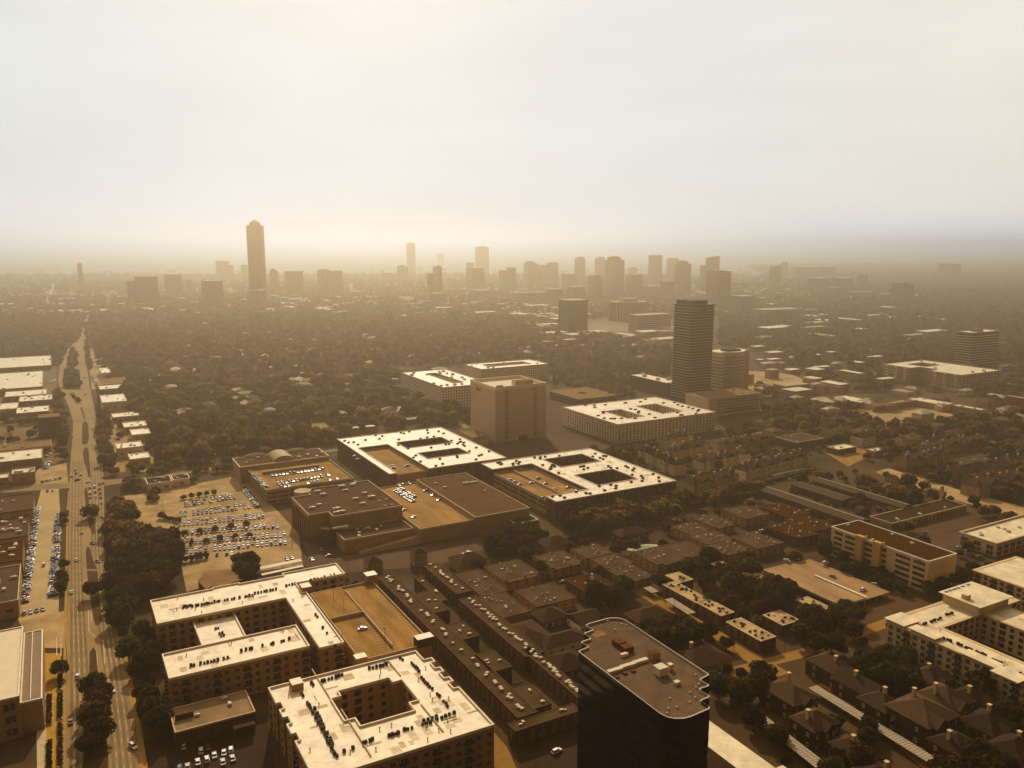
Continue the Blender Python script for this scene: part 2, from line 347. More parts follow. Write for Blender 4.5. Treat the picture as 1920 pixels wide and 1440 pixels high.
strip('verge_walk', [(114, 1475), (118, 1270), (122, 1090), (125, 960), (128, 920)], [(122, 1475), (124.5, 1270), (127, 1090), (128.5, 960), (129.5, 920)], WALK, 0.055, free=False)
strip('east_walk', [(268, 1475), (252, 1360), (236, 1265), (222, 1195)], [(283, 1475), (264, 1360), (246, 1265), (230, 1195)], WALK, 0.055)
strip('promenade', [(70, 1475), (68, 1330), (66, 1225)], [(88, 1475), (86, 1330), (84, 1225)], mat('promenade_slabs', (0.52, 0.38, 0.19), 0.9, 0.15, 0.3), 0.07)
strip('yellow_walk', [(88, 1475), (86, 1330), (84, 1225)], [(118, 1475), (118, 1330), (114, 1225)], mat('ochre_paving', (0.42, 0.22, 0.025), 0.9, 0.2, 0.3), 0.065)
sheet('parking_lot', [(232, 930), (275, 925), (455, 890), (470, 905), (560, 1000), (568, 1060), (460, 1075), (350, 1110), (340, 1060), (250, 980)], LOT, Z['lot'], free=False)
sheet('parking_lot', [(78, 915), (110, 915), (113, 960), (110, 1150), (40, 1172), (28, 1150), (52, 1050), (66, 960)], mat('pale_lot', (0.44, 0.29, 0.12), 0.9, 0.22, 0.05), Z['lot'])
sheet('parking_lot', [(35, 1165), (122, 1145), (123, 1215), (62, 1215)], LOT, 0.034)
sheet('parking_lot', [(70, 880), (125, 868), (128, 905), (60, 912)], LOT, 0.038)
sheet('parking_lot', [(205, 770), (292, 768), (300, 830), (300, 885), (215, 885), (196, 800)], mat('tan_lot', (0.342, 0.1875, 0.05), 0.9, 0.25, 0.05), Z['lot'], free=False)
sheet('parking_lot', [(166, 650), (215, 665), (232, 690), (186, 730), (172, 730), (168, 690)], LOT, 0.034, free=False)
sheet('parking_lot', [(-40, 690), (108, 690), (104, 770), (124, 800), (122, 865), (-40, 900)], mat('west_lot', (0.17, 0.09, 0.026), 0.9, 0.3, 0.04), 0.026, free=False)
sheet('parking_lot', [(255, 1440), (270, 1390), (500, 1340), (520, 1480), (250, 1480)], ASPH, Z['lot'])
sheet('parking_lot', [(590, 1080), (670, 1060), (760, 1060), (790, 1075), (720, 1085), (600, 1110)], ASPH, 0.036, free=False)
sheet('service_road', [(560, 1000), (625, 1050), (760, 1010), (990, 985), (1000, 1000), (820, 1060), (640, 1075), (590, 1075)], mat('service_road_paving', (0.1, 0.0525, 0.021), 0.9, 0.2, 0.05), 0.042)
strip('side_street', [(1165, 1095), (1240, 1143), (1330, 1197), (1400, 1240), (1450, 1272)], [(1180, 1088), (1262, 1132), (1355, 1187), (1430, 1232), (1480, 1262)], mat('street_paving', (0.273, 0.1341, 0.025), 0.9, 0.2, 0.06), 0.05)
strip('side_street', [(1370, 1270), (1440, 1250), (1500, 1235), (1590, 1205), (1640, 1185), (1700, 1165), (1790, 1140)], [(1360, 1255), (1425, 1237), (1490, 1220), (1580, 1190), (1630, 1170), (1690, 1150), (1780, 1125)], mat('street_paving', (0, 0, 0)), 0.054)
strip('side_street', [(1640, 885), (1690, 905), (1790, 938), (1880, 962), (1960, 985)], [(1665, 878), (1715, 893), (1810, 922), (1900, 945), (1980, 965)], LOT, 0.05)
strip('side_street', [(1515, 1290), (1545, 1290), (1620, 1345), (1770, 1475)], [(1545, 1280), (1580, 1285), (1655, 1335), (1830, 1475)], mat('gold_lane', (0.364, 0.1636, 0.021), 0.9, 0.2, 0.06), 0.046)
strip('side_street', [(905, 1475), (925, 1400), (900, 1365)], [(985, 1475), (950, 1400), (915, 1360)], mat('street_paving', (0, 0, 0)), 0.05)
sheet('parking_lot', [(955, 1360), (1085, 1330), (1085, 1475), (985, 1475)], ASPH, 0.04)
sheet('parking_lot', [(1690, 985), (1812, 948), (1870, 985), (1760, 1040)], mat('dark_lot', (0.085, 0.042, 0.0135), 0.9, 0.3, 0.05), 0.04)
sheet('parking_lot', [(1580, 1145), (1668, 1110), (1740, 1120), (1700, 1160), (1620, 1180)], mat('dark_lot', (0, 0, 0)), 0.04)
sheet('parking_lot', [(1550, 850), (1600, 830), (1640, 850), (1590, 875)], DECK, 0.04)
sheet('parking_lot', [(1560, 775), (1720, 745), (1790, 780), (1640, 800)], LOT, 0.04, free=False)
sheet('parking_lot', [(1320, 690), (1480, 700), (1560, 735), (1440, 745)], LOT, 0.04, free=False)
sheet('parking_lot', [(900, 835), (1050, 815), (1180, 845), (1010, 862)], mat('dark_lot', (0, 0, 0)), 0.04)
sheet('lawn', [(575, 795), (605, 790), (640, 815), (600, 820)], mat('bright_lawn', (0.24, 0.18, 0.04), 0.9, 0.3, 0.1), 0.04)
sheet('lawn', [(840, 783), (850, 780), (885, 800), (870, 803)], mat('bright_lawn', (0, 0, 0)), 0.04)
# stall lines of the big lot
b = MB()
for (p, q, n) in [((330, 975), (450, 951), 30), ((345, 994), (470, 971), 34), ((345, 1012), (500, 984), 38), ((316, 1036), (535, 998), 50), ((345, 1052), (545, 1012), 44), ((285, 945), (400, 925), 26), ((440, 1052), (560, 1036), 22), ((712, 960), (780, 975), 20)]:
    for i in range(n):
        t = i / (n - 1); c = P(p[0] + t * (q[0] - p[0]), p[1] + t * (q[1] - p[1])); d = Vector((-ST, CT)); n_ = Vector((CT, ST)) * 0.08; c = Vector(c)
        if p[0] == 712: continue
        b.quad([(*(c - d * 2.6 - n_), Z['lotmark']), (*(c - d * 2.6 + n_), Z['lotmark']), (*(c + d * 2.6 + n_), Z['lotmark']), (*(c + d * 2.6 - n_), Z['lotmark'])])
struct(b.build('stall_marking', PAINT))

# ------------------------------------------------------------------ buildings
def height_at(x, yb, yt):
    X, Y = P(x, yb); b = -(yt - 720) / FOC; t = Y / (CP + b * SP); return CAM_H + t * (-SP + b * CP)
def unit_window():
    b = MB()                                          # unit 1 x 1 opening facing -y, standing just proud of the wall: frame, sill, glass
    b.box(-0.5, 0.5, -0.05, 0.04, 0, 1, 1, True)
    for x0, x1, z0, z1 in ((-0.5, -0.43, 0, 1), (0.43, 0.5, 0, 1), (-0.43, 0.43, 0.93, 1), (-0.03, 0.03, 0.0, 0.93), (-0.54, 0.54, -0.07, 0.0)):
        b.box(x0, x1, -0.16, -0.05, z0, z1, 0, True)
    return b
WIN = {}
def win_mesh(fm):
    if fm.name not in WIN: WIN[fm.name] = unit_window().mesh('window', [fm, GLASS])
    return WIN[fm.name]
def band_mesh():
    if 'band' not in WIN:
        b = MB(); b.box(-0.5, 0.5, -0.05, 0.04, 0, 1, 1, True)
        for x in (-0.25, 0, 0.25): b.box(x - 0.004, x + 0.004, -0.1, -0.05, 0, 1, 0, True)
        WIN['band'] = b.mesh('window_band', [FRAME, GLASS])
    return WIN['band']
def unit_condenser():
    b = MB(); b.box(-0.5, 0.5, -0.5, 0.5, 0.12, 0.95, 0, True); b.frustum((0, 0), 0.38, 0.34, 0.95, 1.08, 8, 1)
    for x in (-0.35, 0.35): b.box(x - 0.08, x + 0.08, -0.55, 0.55, 0, 0.12, 0)
    return b
COND = unit_condenser().mesh('condenser', [METALD, MATS['dark_condenser']])
def unit_rtu():
    b = MB(); b.box(-0.5, 0.5, -0.5, 0.5, 0.15, 1, 0, True); b.box(-0.47, 0.47, -0.47, 0.47, 0, 0.15, 1); b.frustum((-0.2, 0), 0.2, 0.2, 1, 1.08, 8, 1); b.box(0.5, 0.75, -0.3, 0.3, 0.3, 0.85, 0)
    return b
RTU = unit_rtu().mesh('rooftop_unit', [METALW, METAL])
def unit_vent():
    b = MB(); b.frustum((0, 0), 0.25, 0.25, 0, 0.7, 6, 0); b.frustum((0, 0), 0.45, 0.15, 0.7, 1.0, 6, 0); return b
VENT = unit_vent().mesh('roof_vent', [METALW])

def cells(rects, holes, snap=1.0):
    def uniq(vals):
        vals = sorted(vals); out = []
        for v in vals:
            if not out or v - out[-1] > snap: out.append(v)
        return out
    us = uniq([r[i] for r in rects + holes for i in (0, 1)]); vs = uniq([r[i] for r in rects + holes for i in (2, 3)])
    near = lambda v, l: min(l, key=lambda q: abs(q - v))
    sn = lambda r: (near(r[0], us), near(r[1], us), near(r[2], vs), near(r[3], vs))
    rs, hs_ = [sn(r) for r in rects], [sn(r) for r in holes]
    ins = lambda u, v, l: any(r[0] < u < r[1] and r[2] < v < r[3] for r in l)
    nu, nv = len(us) - 1, len(vs) - 1
    G = [[ins((us[i] + us[i + 1]) / 2, (vs[j] + vs[j + 1]) / 2, rs) and not ins((us[i] + us[i + 1]) / 2, (vs[j] + vs[j + 1]) / 2, hs_) for j in range(nv)] for i in range(nu)]
    return us, vs, G
def edges_of(us, vs, G):
    """boundary runs: (kind, fixed, a0, a1, outward sign) with kind 'v' = wall along u (facing -/+v), 'u' = wall along v"""
    nu, nv = len(us) - 1, len(vs) - 1; g_ = lambda i, j: 0 <= i < nu and 0 <= j < nv and G[i][j]; E = []
    for j in range(nv + 1):
        run = None
        for i in range(nu + 1):
            s = 0
            if i < nu and g_(i, j) != g_(i, j - 1): s = -1 if g_(i, j) else 1
            if run and run[1] != s: E.append(('v', vs[j], us[run[0]], us[i], run[1])); run = None
            if s and not run: run = (i, s)
    for i in range(nu + 1):
        run = None
        for j in range(nv + 1):
            s = 0
            if j < nv and g_(i, j) != g_(i - 1, j): s = -1 if g_(i, j) else 1
            if run and run[1] != s: E.append(('u', us[i], vs[run[0]], vs[j], run[1])); run = None
            if s and not run: run = (j, s)
    return E

def mass(root, o, rects, h, wall, roof, holes=(), z0=0.0, cope=COPE, cope_h=0.9, cope_t=0.45, over=0.12, wall_name='wall', roof_name='roof', deck=0.0):
    """walls, roof and coping of a rectilinear block (grid coordinates minus origin o) as parts of root; returns its boundary edges"""
    rects = [(r[0] - o[0], r[1] - o[0], r[2] - o[1], r[3] - o[1]) for r in rects]; holes = [(r[0] - o[0], r[1] - o[0], r[2] - o[1], r[3] - o[1]) for r in holes]
    us, vs, G = cells(rects, holes); E = edges_of(us, vs, G)
    wb, rb, cb = MB(), MB(), MB()
    for i in range(len(us) - 1):
        for j in range(len(vs) - 1):
            if G[i][j]: rb.quad([(us[i], vs[j], h - deck), (us[i + 1], vs[j], h - deck), (us[i + 1], vs[j + 1], h - deck), (us[i], vs[j + 1], h - deck)])
    for k, fx, a0, a1, s in E:
        if k == 'v':
            wb.quad([(a0, fx, z0), (a1, fx, z0), (a1, fx, h), (a0, fx, h)] if s < 0 else [(a1, fx, z0), (a0, fx, z0), (a0, fx, h), (a1, fx, h)])
            y0, y1 = (fx - over, fx + cope_t) if s < 0 else (fx - cope_t, fx + over); cb.box(a0 - over + 0.004, a1 + over - 0.004, y0, y1, h - max(0.35, deck), h + cope_h, 0, True)
        else:
            wb.quad([(fx, a1, z0), (fx, a0, z0), (fx, a0, h), (fx, a1, h)] if s < 0 else [(fx, a0, z0), (fx, a1, z0), (fx, a1, h), (fx, a0, h)])
            x0, x1 = (fx - over, fx + cope_t) if s < 0 else (fx - cope_t, fx + over); cb.box(x0, x1, a0 - over, a1 + over, h - max(0.35, deck) - 0.006, h + cope_h + 0.006, 0, True)
    wb.build(wall_name, wall, root); rb.build(roof_name, roof, root)
    if cope: cb.build('parapet', cope, root)
    return E

def add_windows(root, E, h, floors, pitch=3.6, ww=1.6, wh=1.7, fm=FRAME, limit=96, margin=1.4, z0=0.6, sides='vu', minlen=5.0, balcony=0, o=(0, 0)):
    """window parts on the walls that face the camera (normals -u and -v), the nearest ones each a part, the rest one part"""
    fh = (h - 0.8 - z0) / floors; L_ = []
    for k, fx, a0, a1, s in E:
        if s > 0 or k not in sides or a1 - a0 < minlen: continue
        n = max(1, int((a1 - a0 - 2 * margin) / pitch)); st = (a1 - a0) / n
        for i in range(n):
            c = a0 + st * (i + 0.5)
            for f in range(floors):
                z = z0 + fh * f + (fh - wh) * 0.5
                L_.append((k, fx, c, z, i, f))
    def key(q):
        u, v = (q[2], q[1]) if q[0] == 'v' else (q[1], q[2]); p = xy(u + o[0], v + o[1]); return p[0] ** 2 + p[1] ** 2 - 400 * q[5]
    L_.sort(key=key); me = win_mesh(fm); bal = None; nb = 0; rest = MB()
    for n, (k, fx, c, z, i, f) in enumerate(L_):
        wide = ww * (1.5 if balcony and i % balcony == 1 else 1)
        hh = wh * (1.2 if balcony and i % balcony == 1 else 1)
        if n < limit:
            q = ob('window', me, root, (c, fx, z) if k == 'v' else (fx, c, z), 0 if k == 'v' else -math.pi / 2, (wide, 1.6, hh))
            if balcony and i % balcony == 1 and f > 0 and nb < 40:
                if bal is None:
                    bb = MB(); bb.box(-0.5, 0.5, -1.0, -0.02, -0.18, 0.0, 0, True); bb.box(-0.5, 0.5, -1.0, -0.94, 0.0, 0.75, 1, True)
                    for x in (-0.5, 0.47): bb.box(x, x + 0.03, -0.94, -0.02, 0, 0.75, 1, True)
                    bal = bb.mesh('balcony', [FRAME, MATS['dark_condenser']])
                ob('balcony', bal, root, (c, fx, z - 0.15) if k == 'v' else (fx, c, z - 0.15), 0 if k == 'v' else -math.pi / 2, (wide * 1.25, 1.1, 1.3)); nb += 1
        else:
            if k == 'v': rest.box(c - wide / 2, c + wide / 2, fx - 0.08, fx + 0.05, z, z + hh, 0, True)
            else: rest.box(fx - 0.08, fx + 0.05, c - wide / 2, c + wide / 2, z, z + hh, 0, True)
    if rest.v: rest.build('window', GLASS, root)['kind'] = 'stuff'

def units_row(root, o, p, q, h, n, size=1.1, th=TH, mesh=None, name='condenser', rows=1, jit=0.25, px=True):
    a, b = (uv(P(*p, h)), uv(P(*q, h))) if px else (p, q)
    n = max(2, int(n * .64)) if mesh is None else n; dx, dy = b[0] - a[0], b[1] - a[1]; l = math.hypot(dx, dy) or 1; nx, ny = -dy / l, dx / l
    for r in range(rows):
        for i in range(n):
            t = (i + 0.5) / n
            if random.random() < 0.16: continue
            x = a[0] + dx * t + nx * r * size * 1.25 + random.uniform(-jit, jit) - o[0]; y = a[1] + dy * t + ny * r * size * 1.25 + random.uniform(-jit, jit) - o[1]
            s = size * random.uniform(0.7, 0.95)
            ob(name, mesh or COND, root, (x, y, h + 0.002), random.choice((0, math.pi / 2)), (s, s, s * random.uniform(0.9, 1.2)))

def block(name, label, cat, rects, h, wall, roof, holes=(), floors=0, pitch=3.6, ww=1.6, wh=1.7, fm=FRAME, limit=96, cope=COPE, cope_h=0.8, cope_t=0.45, group=None, rtu=0, vents=0, rs=2.2, balcony=0, sides='vu', z0=0.6, th=None, **kw):
    rects = rects if isinstance(rects, list) else [rects]
    o = (min(r[0] for r in rects), min(r[2] for r in rects)); X, Y = xy(*o)
    root = thing(name, label, cat, (X, Y, 0), TH, group)
    for r in rects: occ(r)
    E = mass(root, o, rects, h, wall, roof, list(holes), cope=cope, cope_h=cope_h, cope_t=cope_t, **kw)
    if floors: add_windows(root, E, h, floors, pitch, ww, wh, fm, limit, balcony=balcony, sides=sides, z0=z0, o=o)
    for i in range(rtu + vents):
        for _ in range(30):
            r = random.choice(rects); u, v = random.uniform(r[0] + 2, r[1] - 2), random.uniform(r[2] + 2, r[3] - 2)
            if not any(q[0] - 1.5 < u < q[1] + 1.5 and q[2] - 1.5 < v < q[3] + 1.5 for q in holes): break
        if i < rtu:
            s = rs * random.uniform(0.8, 1.25); ob('rooftop_unit', RTU, root, (u - o[0], v - o[1], h + 0.002), random.choice((0, math.pi / 2)), (s, s * 0.65, s * 0.55))
        else: ob('roof_vent', VENT, root, (u - o[0], v - o[1], h + 0.002), 0, (1.2, 1.2, 1.3))
    return root, o, E

def px_box(root, o, px, z, su, sv, sz, m, name, mt=None, zbase=None):
    """a box part standing at the photograph's point px at height z"""
    a = uv(P(*px, z)); u, v = a[0] - o[0], a[1] - o[1]; zb = z if zbase is None else zbase
    b = MB(); b.box(-su / 2, su / 2, -sv / 2, sv / 2, 0, sz, 0, False, 1 if mt else None)
    return b.build(name, [m, mt] if mt else m, root, (u, v, zb + 0.003))

PATCH = [mat('roof_patch_a', (0.66, 0.5, 0.3), .8, .2, .3), mat('roof_patch_b', (0.56, 0.41, 0.23), .9, .2, .3)]
def patches(root, o, rects, h, n, holes=()):
    for i in range(n):
        for _ in range(30):
            r = random.choice(rects); u, v = random.uniform(r[0] + 2, r[1] - 2), random.uniform(r[2] + 2, r[3] - 2)
            if not any(q[0] - 3 < u < q[1] + 3 and q[2] - 3 < v < q[3] + 3 for q in holes): break
        else: continue
        k = random.random(); b = MB()
        if k < .5: x, y = random.uniform(.8, 2.2), random.uniform(.8, 3); b.box(-x, x, -y, y, 0, .02 + .001 * i); b.build('roof_patch', PATCH[i % 2], root, (u - o[0], v - o[1], h + .002))
        elif k < .8: ob('roof_vent', VENT, root, (u - o[0], v - o[1], h + .002), 0, (.9, .9, 1.2))
        else:
            ln = random.uniform(3, 7); b.tube((0, 0, .2), (ln, 0, .2) if k < .9 else (0, ln, .2), .11, .11, 5)
            if not any(q[0] < u + ln < q[1] and q[2] < v + ln < q[3] for q in holes): b.build('roof_pipe', METAL, root, (u - o[0], v - o[1], h + .002))
# --- foreground left: white E-shaped apartment house
H1 = 15.5
w1 = Q(H1, L_=(282, 1128), R_=(570, 1116)); w1b = Q(H1, L_=(529, 1077), R_=(647, 1077)); w1c = Q(H1, L_=(398, 1104), R_=(458, 1112))
w3 = Q(H1, L_=(307, 1232), B=(549, 1172), F=(315, 1276), R_=(585, 1212)); w4 = Q(H1, L_=(547, 1139), B=(587, 1120), R_=(665, 1243))
w2 = Q(H1 - 3, L_=(363, 1172), R_=(459, 1191))
w2 = (w1[0] + (w2[0] - w1[0]), w2[1], w3[3] - 1, w1[2] + 1)
w4 = (w4[0], w4[1], w3[2] - 4, w1[2] + 2)
aptA, oA, EA = block('apartment_building', 'white roofed E-shaped apartment house beside the boulevard, left of the golden parking deck', 'apartment building',
                     [w1, w1b, w1c, w3, w4], H1, TANW, WHITE_ROOF, floors=4, pitch=3.9, ww=1.9, wh=1.9, balcony=3, limit=96, group=None)
E2 = mass(aptA, oA, [w2], H1 - 3, TANW, WHITE_ROOF)
occ(w2)
for p, q, n, r in (((342, 1141), (362, 1138), 8, 2), ((365, 1137), (400, 1131), 12, 1), ((400, 1130), (475, 1117), 26, 1), ((475, 1114), (520, 1105), 14, 1), ((535, 1100), (555, 1094), 7, 1), ((580, 1090), (630, 1078), 14, 1),
                   ((355, 1250), (430, 1234), 20, 1), ((440, 1224), (475, 1216), 11, 1), ((490, 1212), (515, 1207), 8, 1), ((526, 1204), (545, 1198), 7, 1), ((586, 1146), (598, 1160), 6, 1), ((604, 1175), (616, 1190), 6, 1), ((628, 1210), (634, 1222), 4, 1), ((640, 1228), (650, 1240), 4, 1)):
    units_row(aptA, oA, p, q, H1, n, 1.15, rows=r)
units_row(aptA, oA, (402, 1178), (416, 1196), H1 - 3, 7, 1.1, rows=2)
patches(aptA, oA, [w1, w1, w3, w3, w4], H1, 42)
px_box(aptA, oA, (573, 1106), H1, 5, 6, 2.6, TANW, 'stair_head', WHITE_ROOF)
# --- foreground: ring-shaped apartment house
H2 = 16.0
b0 = Q(H2, L_=(503, 1278), F=(588, 1480), R_=(916, 1354), B=(806, 1229))
hB = Q(H2, L_=(618, 1307), B=(742, 1266), R_=(790, 1318), F=(655, 1368))
n1 = Q(H2, L_=(741, 1239), R_=(842, 1262)); 
# saw-toothed right side: narrow steps cut from the corner
cut = [(b0[1] - 3.5, b0[1] + 9, b0[3] - 9, b0[3] + 9), (b0[1] - 2.2, b0[1] + 9, b0[3] - 18, b0[3] - 13), (b0[1] - 2.2, b0[1] + 9, b0[3] - 27, b0[3] - 22), (b0[1] - 2.2, b0[1] + 9, b0[3] - 36, b0[3] - 31),
       (b0[0] - 9, b0[0] + 1.8, b0[3] - 17, b0[3] - 12), (b0[0] - 9, b0[0] + 1.8, b0[3] - 29, b0[3] - 24), (b0[0] - 9, b0[0] + 1.8, b0[3] - 41, b0[3] - 36)]
hB2 = (hB[0] + 4, hB[1] - 4, hB[2] - 2.5, hB[3] + 0.1); hBm = (hB[0], hB[1], hB[2] + 3.5, hB[3] - 4.0)
aptB, oB, EB = block('apartment_building', 'white roofed ring-shaped apartment house with one dark courtyard at the bottom of the view', 'apartment building',
                     [b0], H2, TANW, WHITE_ROOF, holes=[hB2, hBm] + cut, floors=4, pitch=3.8, ww=1.9, wh=1.9, balcony=3, limit=96)
for p, q, n, r in (((565, 1300), (592, 1345), 16, 1), ((592, 1345), (632, 1422), 26, 1), ((590, 1328), (628, 1405), 24, 1), ((580, 1275), (589, 1288), 5, 1), ((600, 1280), (645, 1265), 12, 1), ((683, 1256), (728, 1246), 11, 1),
                   ((749, 1233), (758, 1240), 3, 1), ((770, 1242), (788, 1262), 8, 1), ((789, 1270), (812, 1295), 10, 1), ((818, 1300), (845, 1332), 12, 1), ((855, 1336), (815, 1352), 9, 1), ((810, 1355), (755, 1370), 13, 1),
                   ((750, 1374), (722, 1384), 8, 1), ((702, 1386), (678, 1396), 7, 1), ((665, 1402), (643, 1412), 6, 1), ((822, 1344), (792, 1354), 7, 1)):
    units_row(aptB, oB, p, q, H2, n, 1.2, rows=r)
patches(aptB, oB, [b0], H2, 60, [hB2, hBm] + cut)
px_box(aptB, oB, (556, 1290), H2, 4.5, 5, 3, TANW, 'stair_head', WHITE_ROOF)
# low walls across the roof
for p, q in (((645, 1330), (690, 1420)), ((727, 1240), (752, 1268)), ((788, 1322), (832, 1372)), ((585, 1256), (645, 1352))):
    a, c = uv(P(*p, H2)), uv(P(*q, H2)); b = MB(); u = (a[0] + c[0]) / 2 - oB[0]
    b.box(u - 0.2, u + 0.2, min(a[1], c[1]) - oB[1], max(a[1], c[1]) - oB[1], H2 - 0.1, H2 + 0.55); b.build('roof_wall', TANC, aptB)
# --- golden parking deck between them
H3 = 11.5
d0 = Q(H3, L_=(586, 1112), B=(706, 1093), R_=(800, 1206), F=(672, 1248))
deck1, oD, ED = block('parking_garage', 'golden concrete parking deck with split ramps between the two white apartment houses', 'parking garage', [d0], H3, TANW, DECK, cope=TANC, cope_h=1.0, cope_t=0.3)
um = (d0[0] + d0[1]) / 2 - oD[0]; vL = d0[3] - d0[2]
b = MB(); b.box(um - 0.25, um + 0.25, 6, vL - 6, H3, H3 + 1.5); b.build('ramp_wall', TANC, deck1)
b = MB(); b.box(0.5, um - 0.3, vL * 0.56, vL * 0.56 + 0.4, H3, H3 + 1.7); b.box(0.5, um - 0.3, vL * 0.56 + 0.4, vL * 0.99, H3, H3 + 0.9, 0, False, 1); b.build('raised_deck', [TANC, DECK], deck1)
px_box(deck1, oD, (695, 1090), H3, 6, 6, 4.5, TANW, 'stair_tower', WHITE_ROOF, 11.5); px_box(deck1, oD, (795, 1208), H3, 8, 5, 4.0, BRICKW, 'stair_tower', WHITE_ROOF); px_box(deck1, oD, (676, 1248), H3, 5, 4.5, 4.6, TANW, 'stair_tower', WHITE_ROOF)
for p in ((626, 1130), (652, 1080), (645, 1150), (722, 1205)):
    a = uv(P(p[0], p[1], H3)); b = MB(); b.tube((0, 0, 0), (0, 0, 7), 0.12, 0.08); b.box(-0.9, 0.9, -0.15, 0.15, 6.9, 7.05, 0, True); b.build('light_pole', METALD, deck1, (a[0] - oD[0], a[1] - oD[1], H3 + 0.01))
def bays(root, W, u0, u1, v0, v1, z, step=2.75, ln=4.8):
    b = MB(); n = int((v1 - v0) / step)
    for i in range(n + 1):
        v = v0 + step * i; b.box(u0, u0 + ln, v - .07, v + .07, z + .003, z + .008); b.box(u1 - ln, u1, v - .07, v + .07, z + .003, z + .008)
    b.build('stall_marking', PAINT, root)
bays(deck1, 0, um + .6, d0[1] - oD[0] - .6, 6, vL - 5, H3); bays(deck1, 0, .8, um - .6, 4, vL * .53, H3)
# --- long brown two-storey apartment strips behind it
def strip_block(name, label, p, q, width, h, side=1, floors=2, units=10, roof=BROWN_ROOF, wall=BRICKW, group=None):
    a, c = uv(P(*p, h)), uv(P(*q, h)); u = (a[0] + c[0]) / 2
    r = (min(u, u + side * width), max(u, u + side * width), min(a[1], c[1]), max(a[1], c[1]))
    root, o, E = block(name, label, 'apartment building', [r], h, wall, roof, floors=floors, pitch=4.5, ww=1.6, wh=1.5, cope=BRICKW, cope_h=0.25, limit=60, group=group)
    for i in range(units):
        t = (i + random.uniform(0.2, 0.8)) / units; n = random.choice((1, 2, 2, 3))
        for k in range(n): ob('rooftop_unit', RTU, root, (width * 0.5 + random.uniform(-1, 1), (r[3] - r[2]) * t + k * 1.5, h + 0.002), 0, (1.3, 1.1, 0.9))
    return root
G_ST = 'long brown apartment strips beside the golden deck'
strip_block('apartment_strip', 'longest brown flat-roofed apartment strip, running right behind the golden parking deck', (718, 1079), (955, 1352), 9, 7, 1, 2, 20, group=G_ST)
strip_block('apartment_strip', 'short narrow brown flat-roofed strip farthest up beside the pool court', (788, 1062), (862, 1113), 9, 7, 1, 2, 8, group=G_ST)
strip_block('apartment_strip', 'middle brown flat-roofed strip along the back of the square brown blocks', (868, 1122), (975, 1235), 10, 7, 1, 2, 14, group=G_ST)
strip_block('apartment_strip', 'brown flat-roofed strip ending against the black glass tower', (985, 1215), (1080, 1318), 5.5, 7, 1, 2, 14, group=G_ST)
strip_block('apartment_strip', 'narrow brown strip crossing the pool court between two long strips', (765, 1085), (838, 1125), 4, 6.5, 1, 2, 2, group=G_ST)
G_SQ = 'square brown apartment blocks between the long strips'
for lab, c in (('square brown flat-roofed block nearest the pool court', [(777, 1114), (804, 1107), (843, 1143), (811, 1151)]), ('square brown flat-roofed block second from the pool court', [(835, 1173), (868, 1164), (897, 1191), (865, 1202)]),
               ('square brown flat-roofed block third from the pool court', [(888, 1229), (924, 1218), (960, 1250), (918, 1262)]), ('square brown flat-roofed block nearest the bottom, left of the black tower', [(955, 1291), (991, 1280), (1033, 1319), (997, 1332)])):
    block('apartment_block', lab, 'apartment building', [Q(7, *c)], 7, BRICKW, BROWN_ROOF, floors=2, pitch=3.2, ww=1.3, wh=2.0, cope=BRICKW, cope_h=0.2, rtu=3, rs=1.3, group=G_SQ)
block('apartment_block', 'low brown cross block joining two strips at the bottom, left of the black tower', 'apartment building', [Q(6.5, L_=(955, 1358), B=(1075, 1318), R_=(1083, 1330), F=(968, 1376))], 6.5, BRICKW, BROWN_ROOF, floors=2, pitch=4, cope=BRICKW, cope_h=0.2, rtu=4, rs=1.2, group=G_SQ)
wb = MB(); r = Q(0.3, L_=(745, 1099), B=(772, 1090), R_=(800, 1105), F=(768, 1116)); wx = [xy(r[0], r[2]), xy(r[1], r[2]), xy(r[1], r[3]), xy(r[0], r[3])]
wb.quad([(*p, 0.05) for p in wx]); struct(wb.build('pool_court', mat('pool_court_paving', (0.05, 0.045, 0.02), 0.8, 0.3, 0.3)))

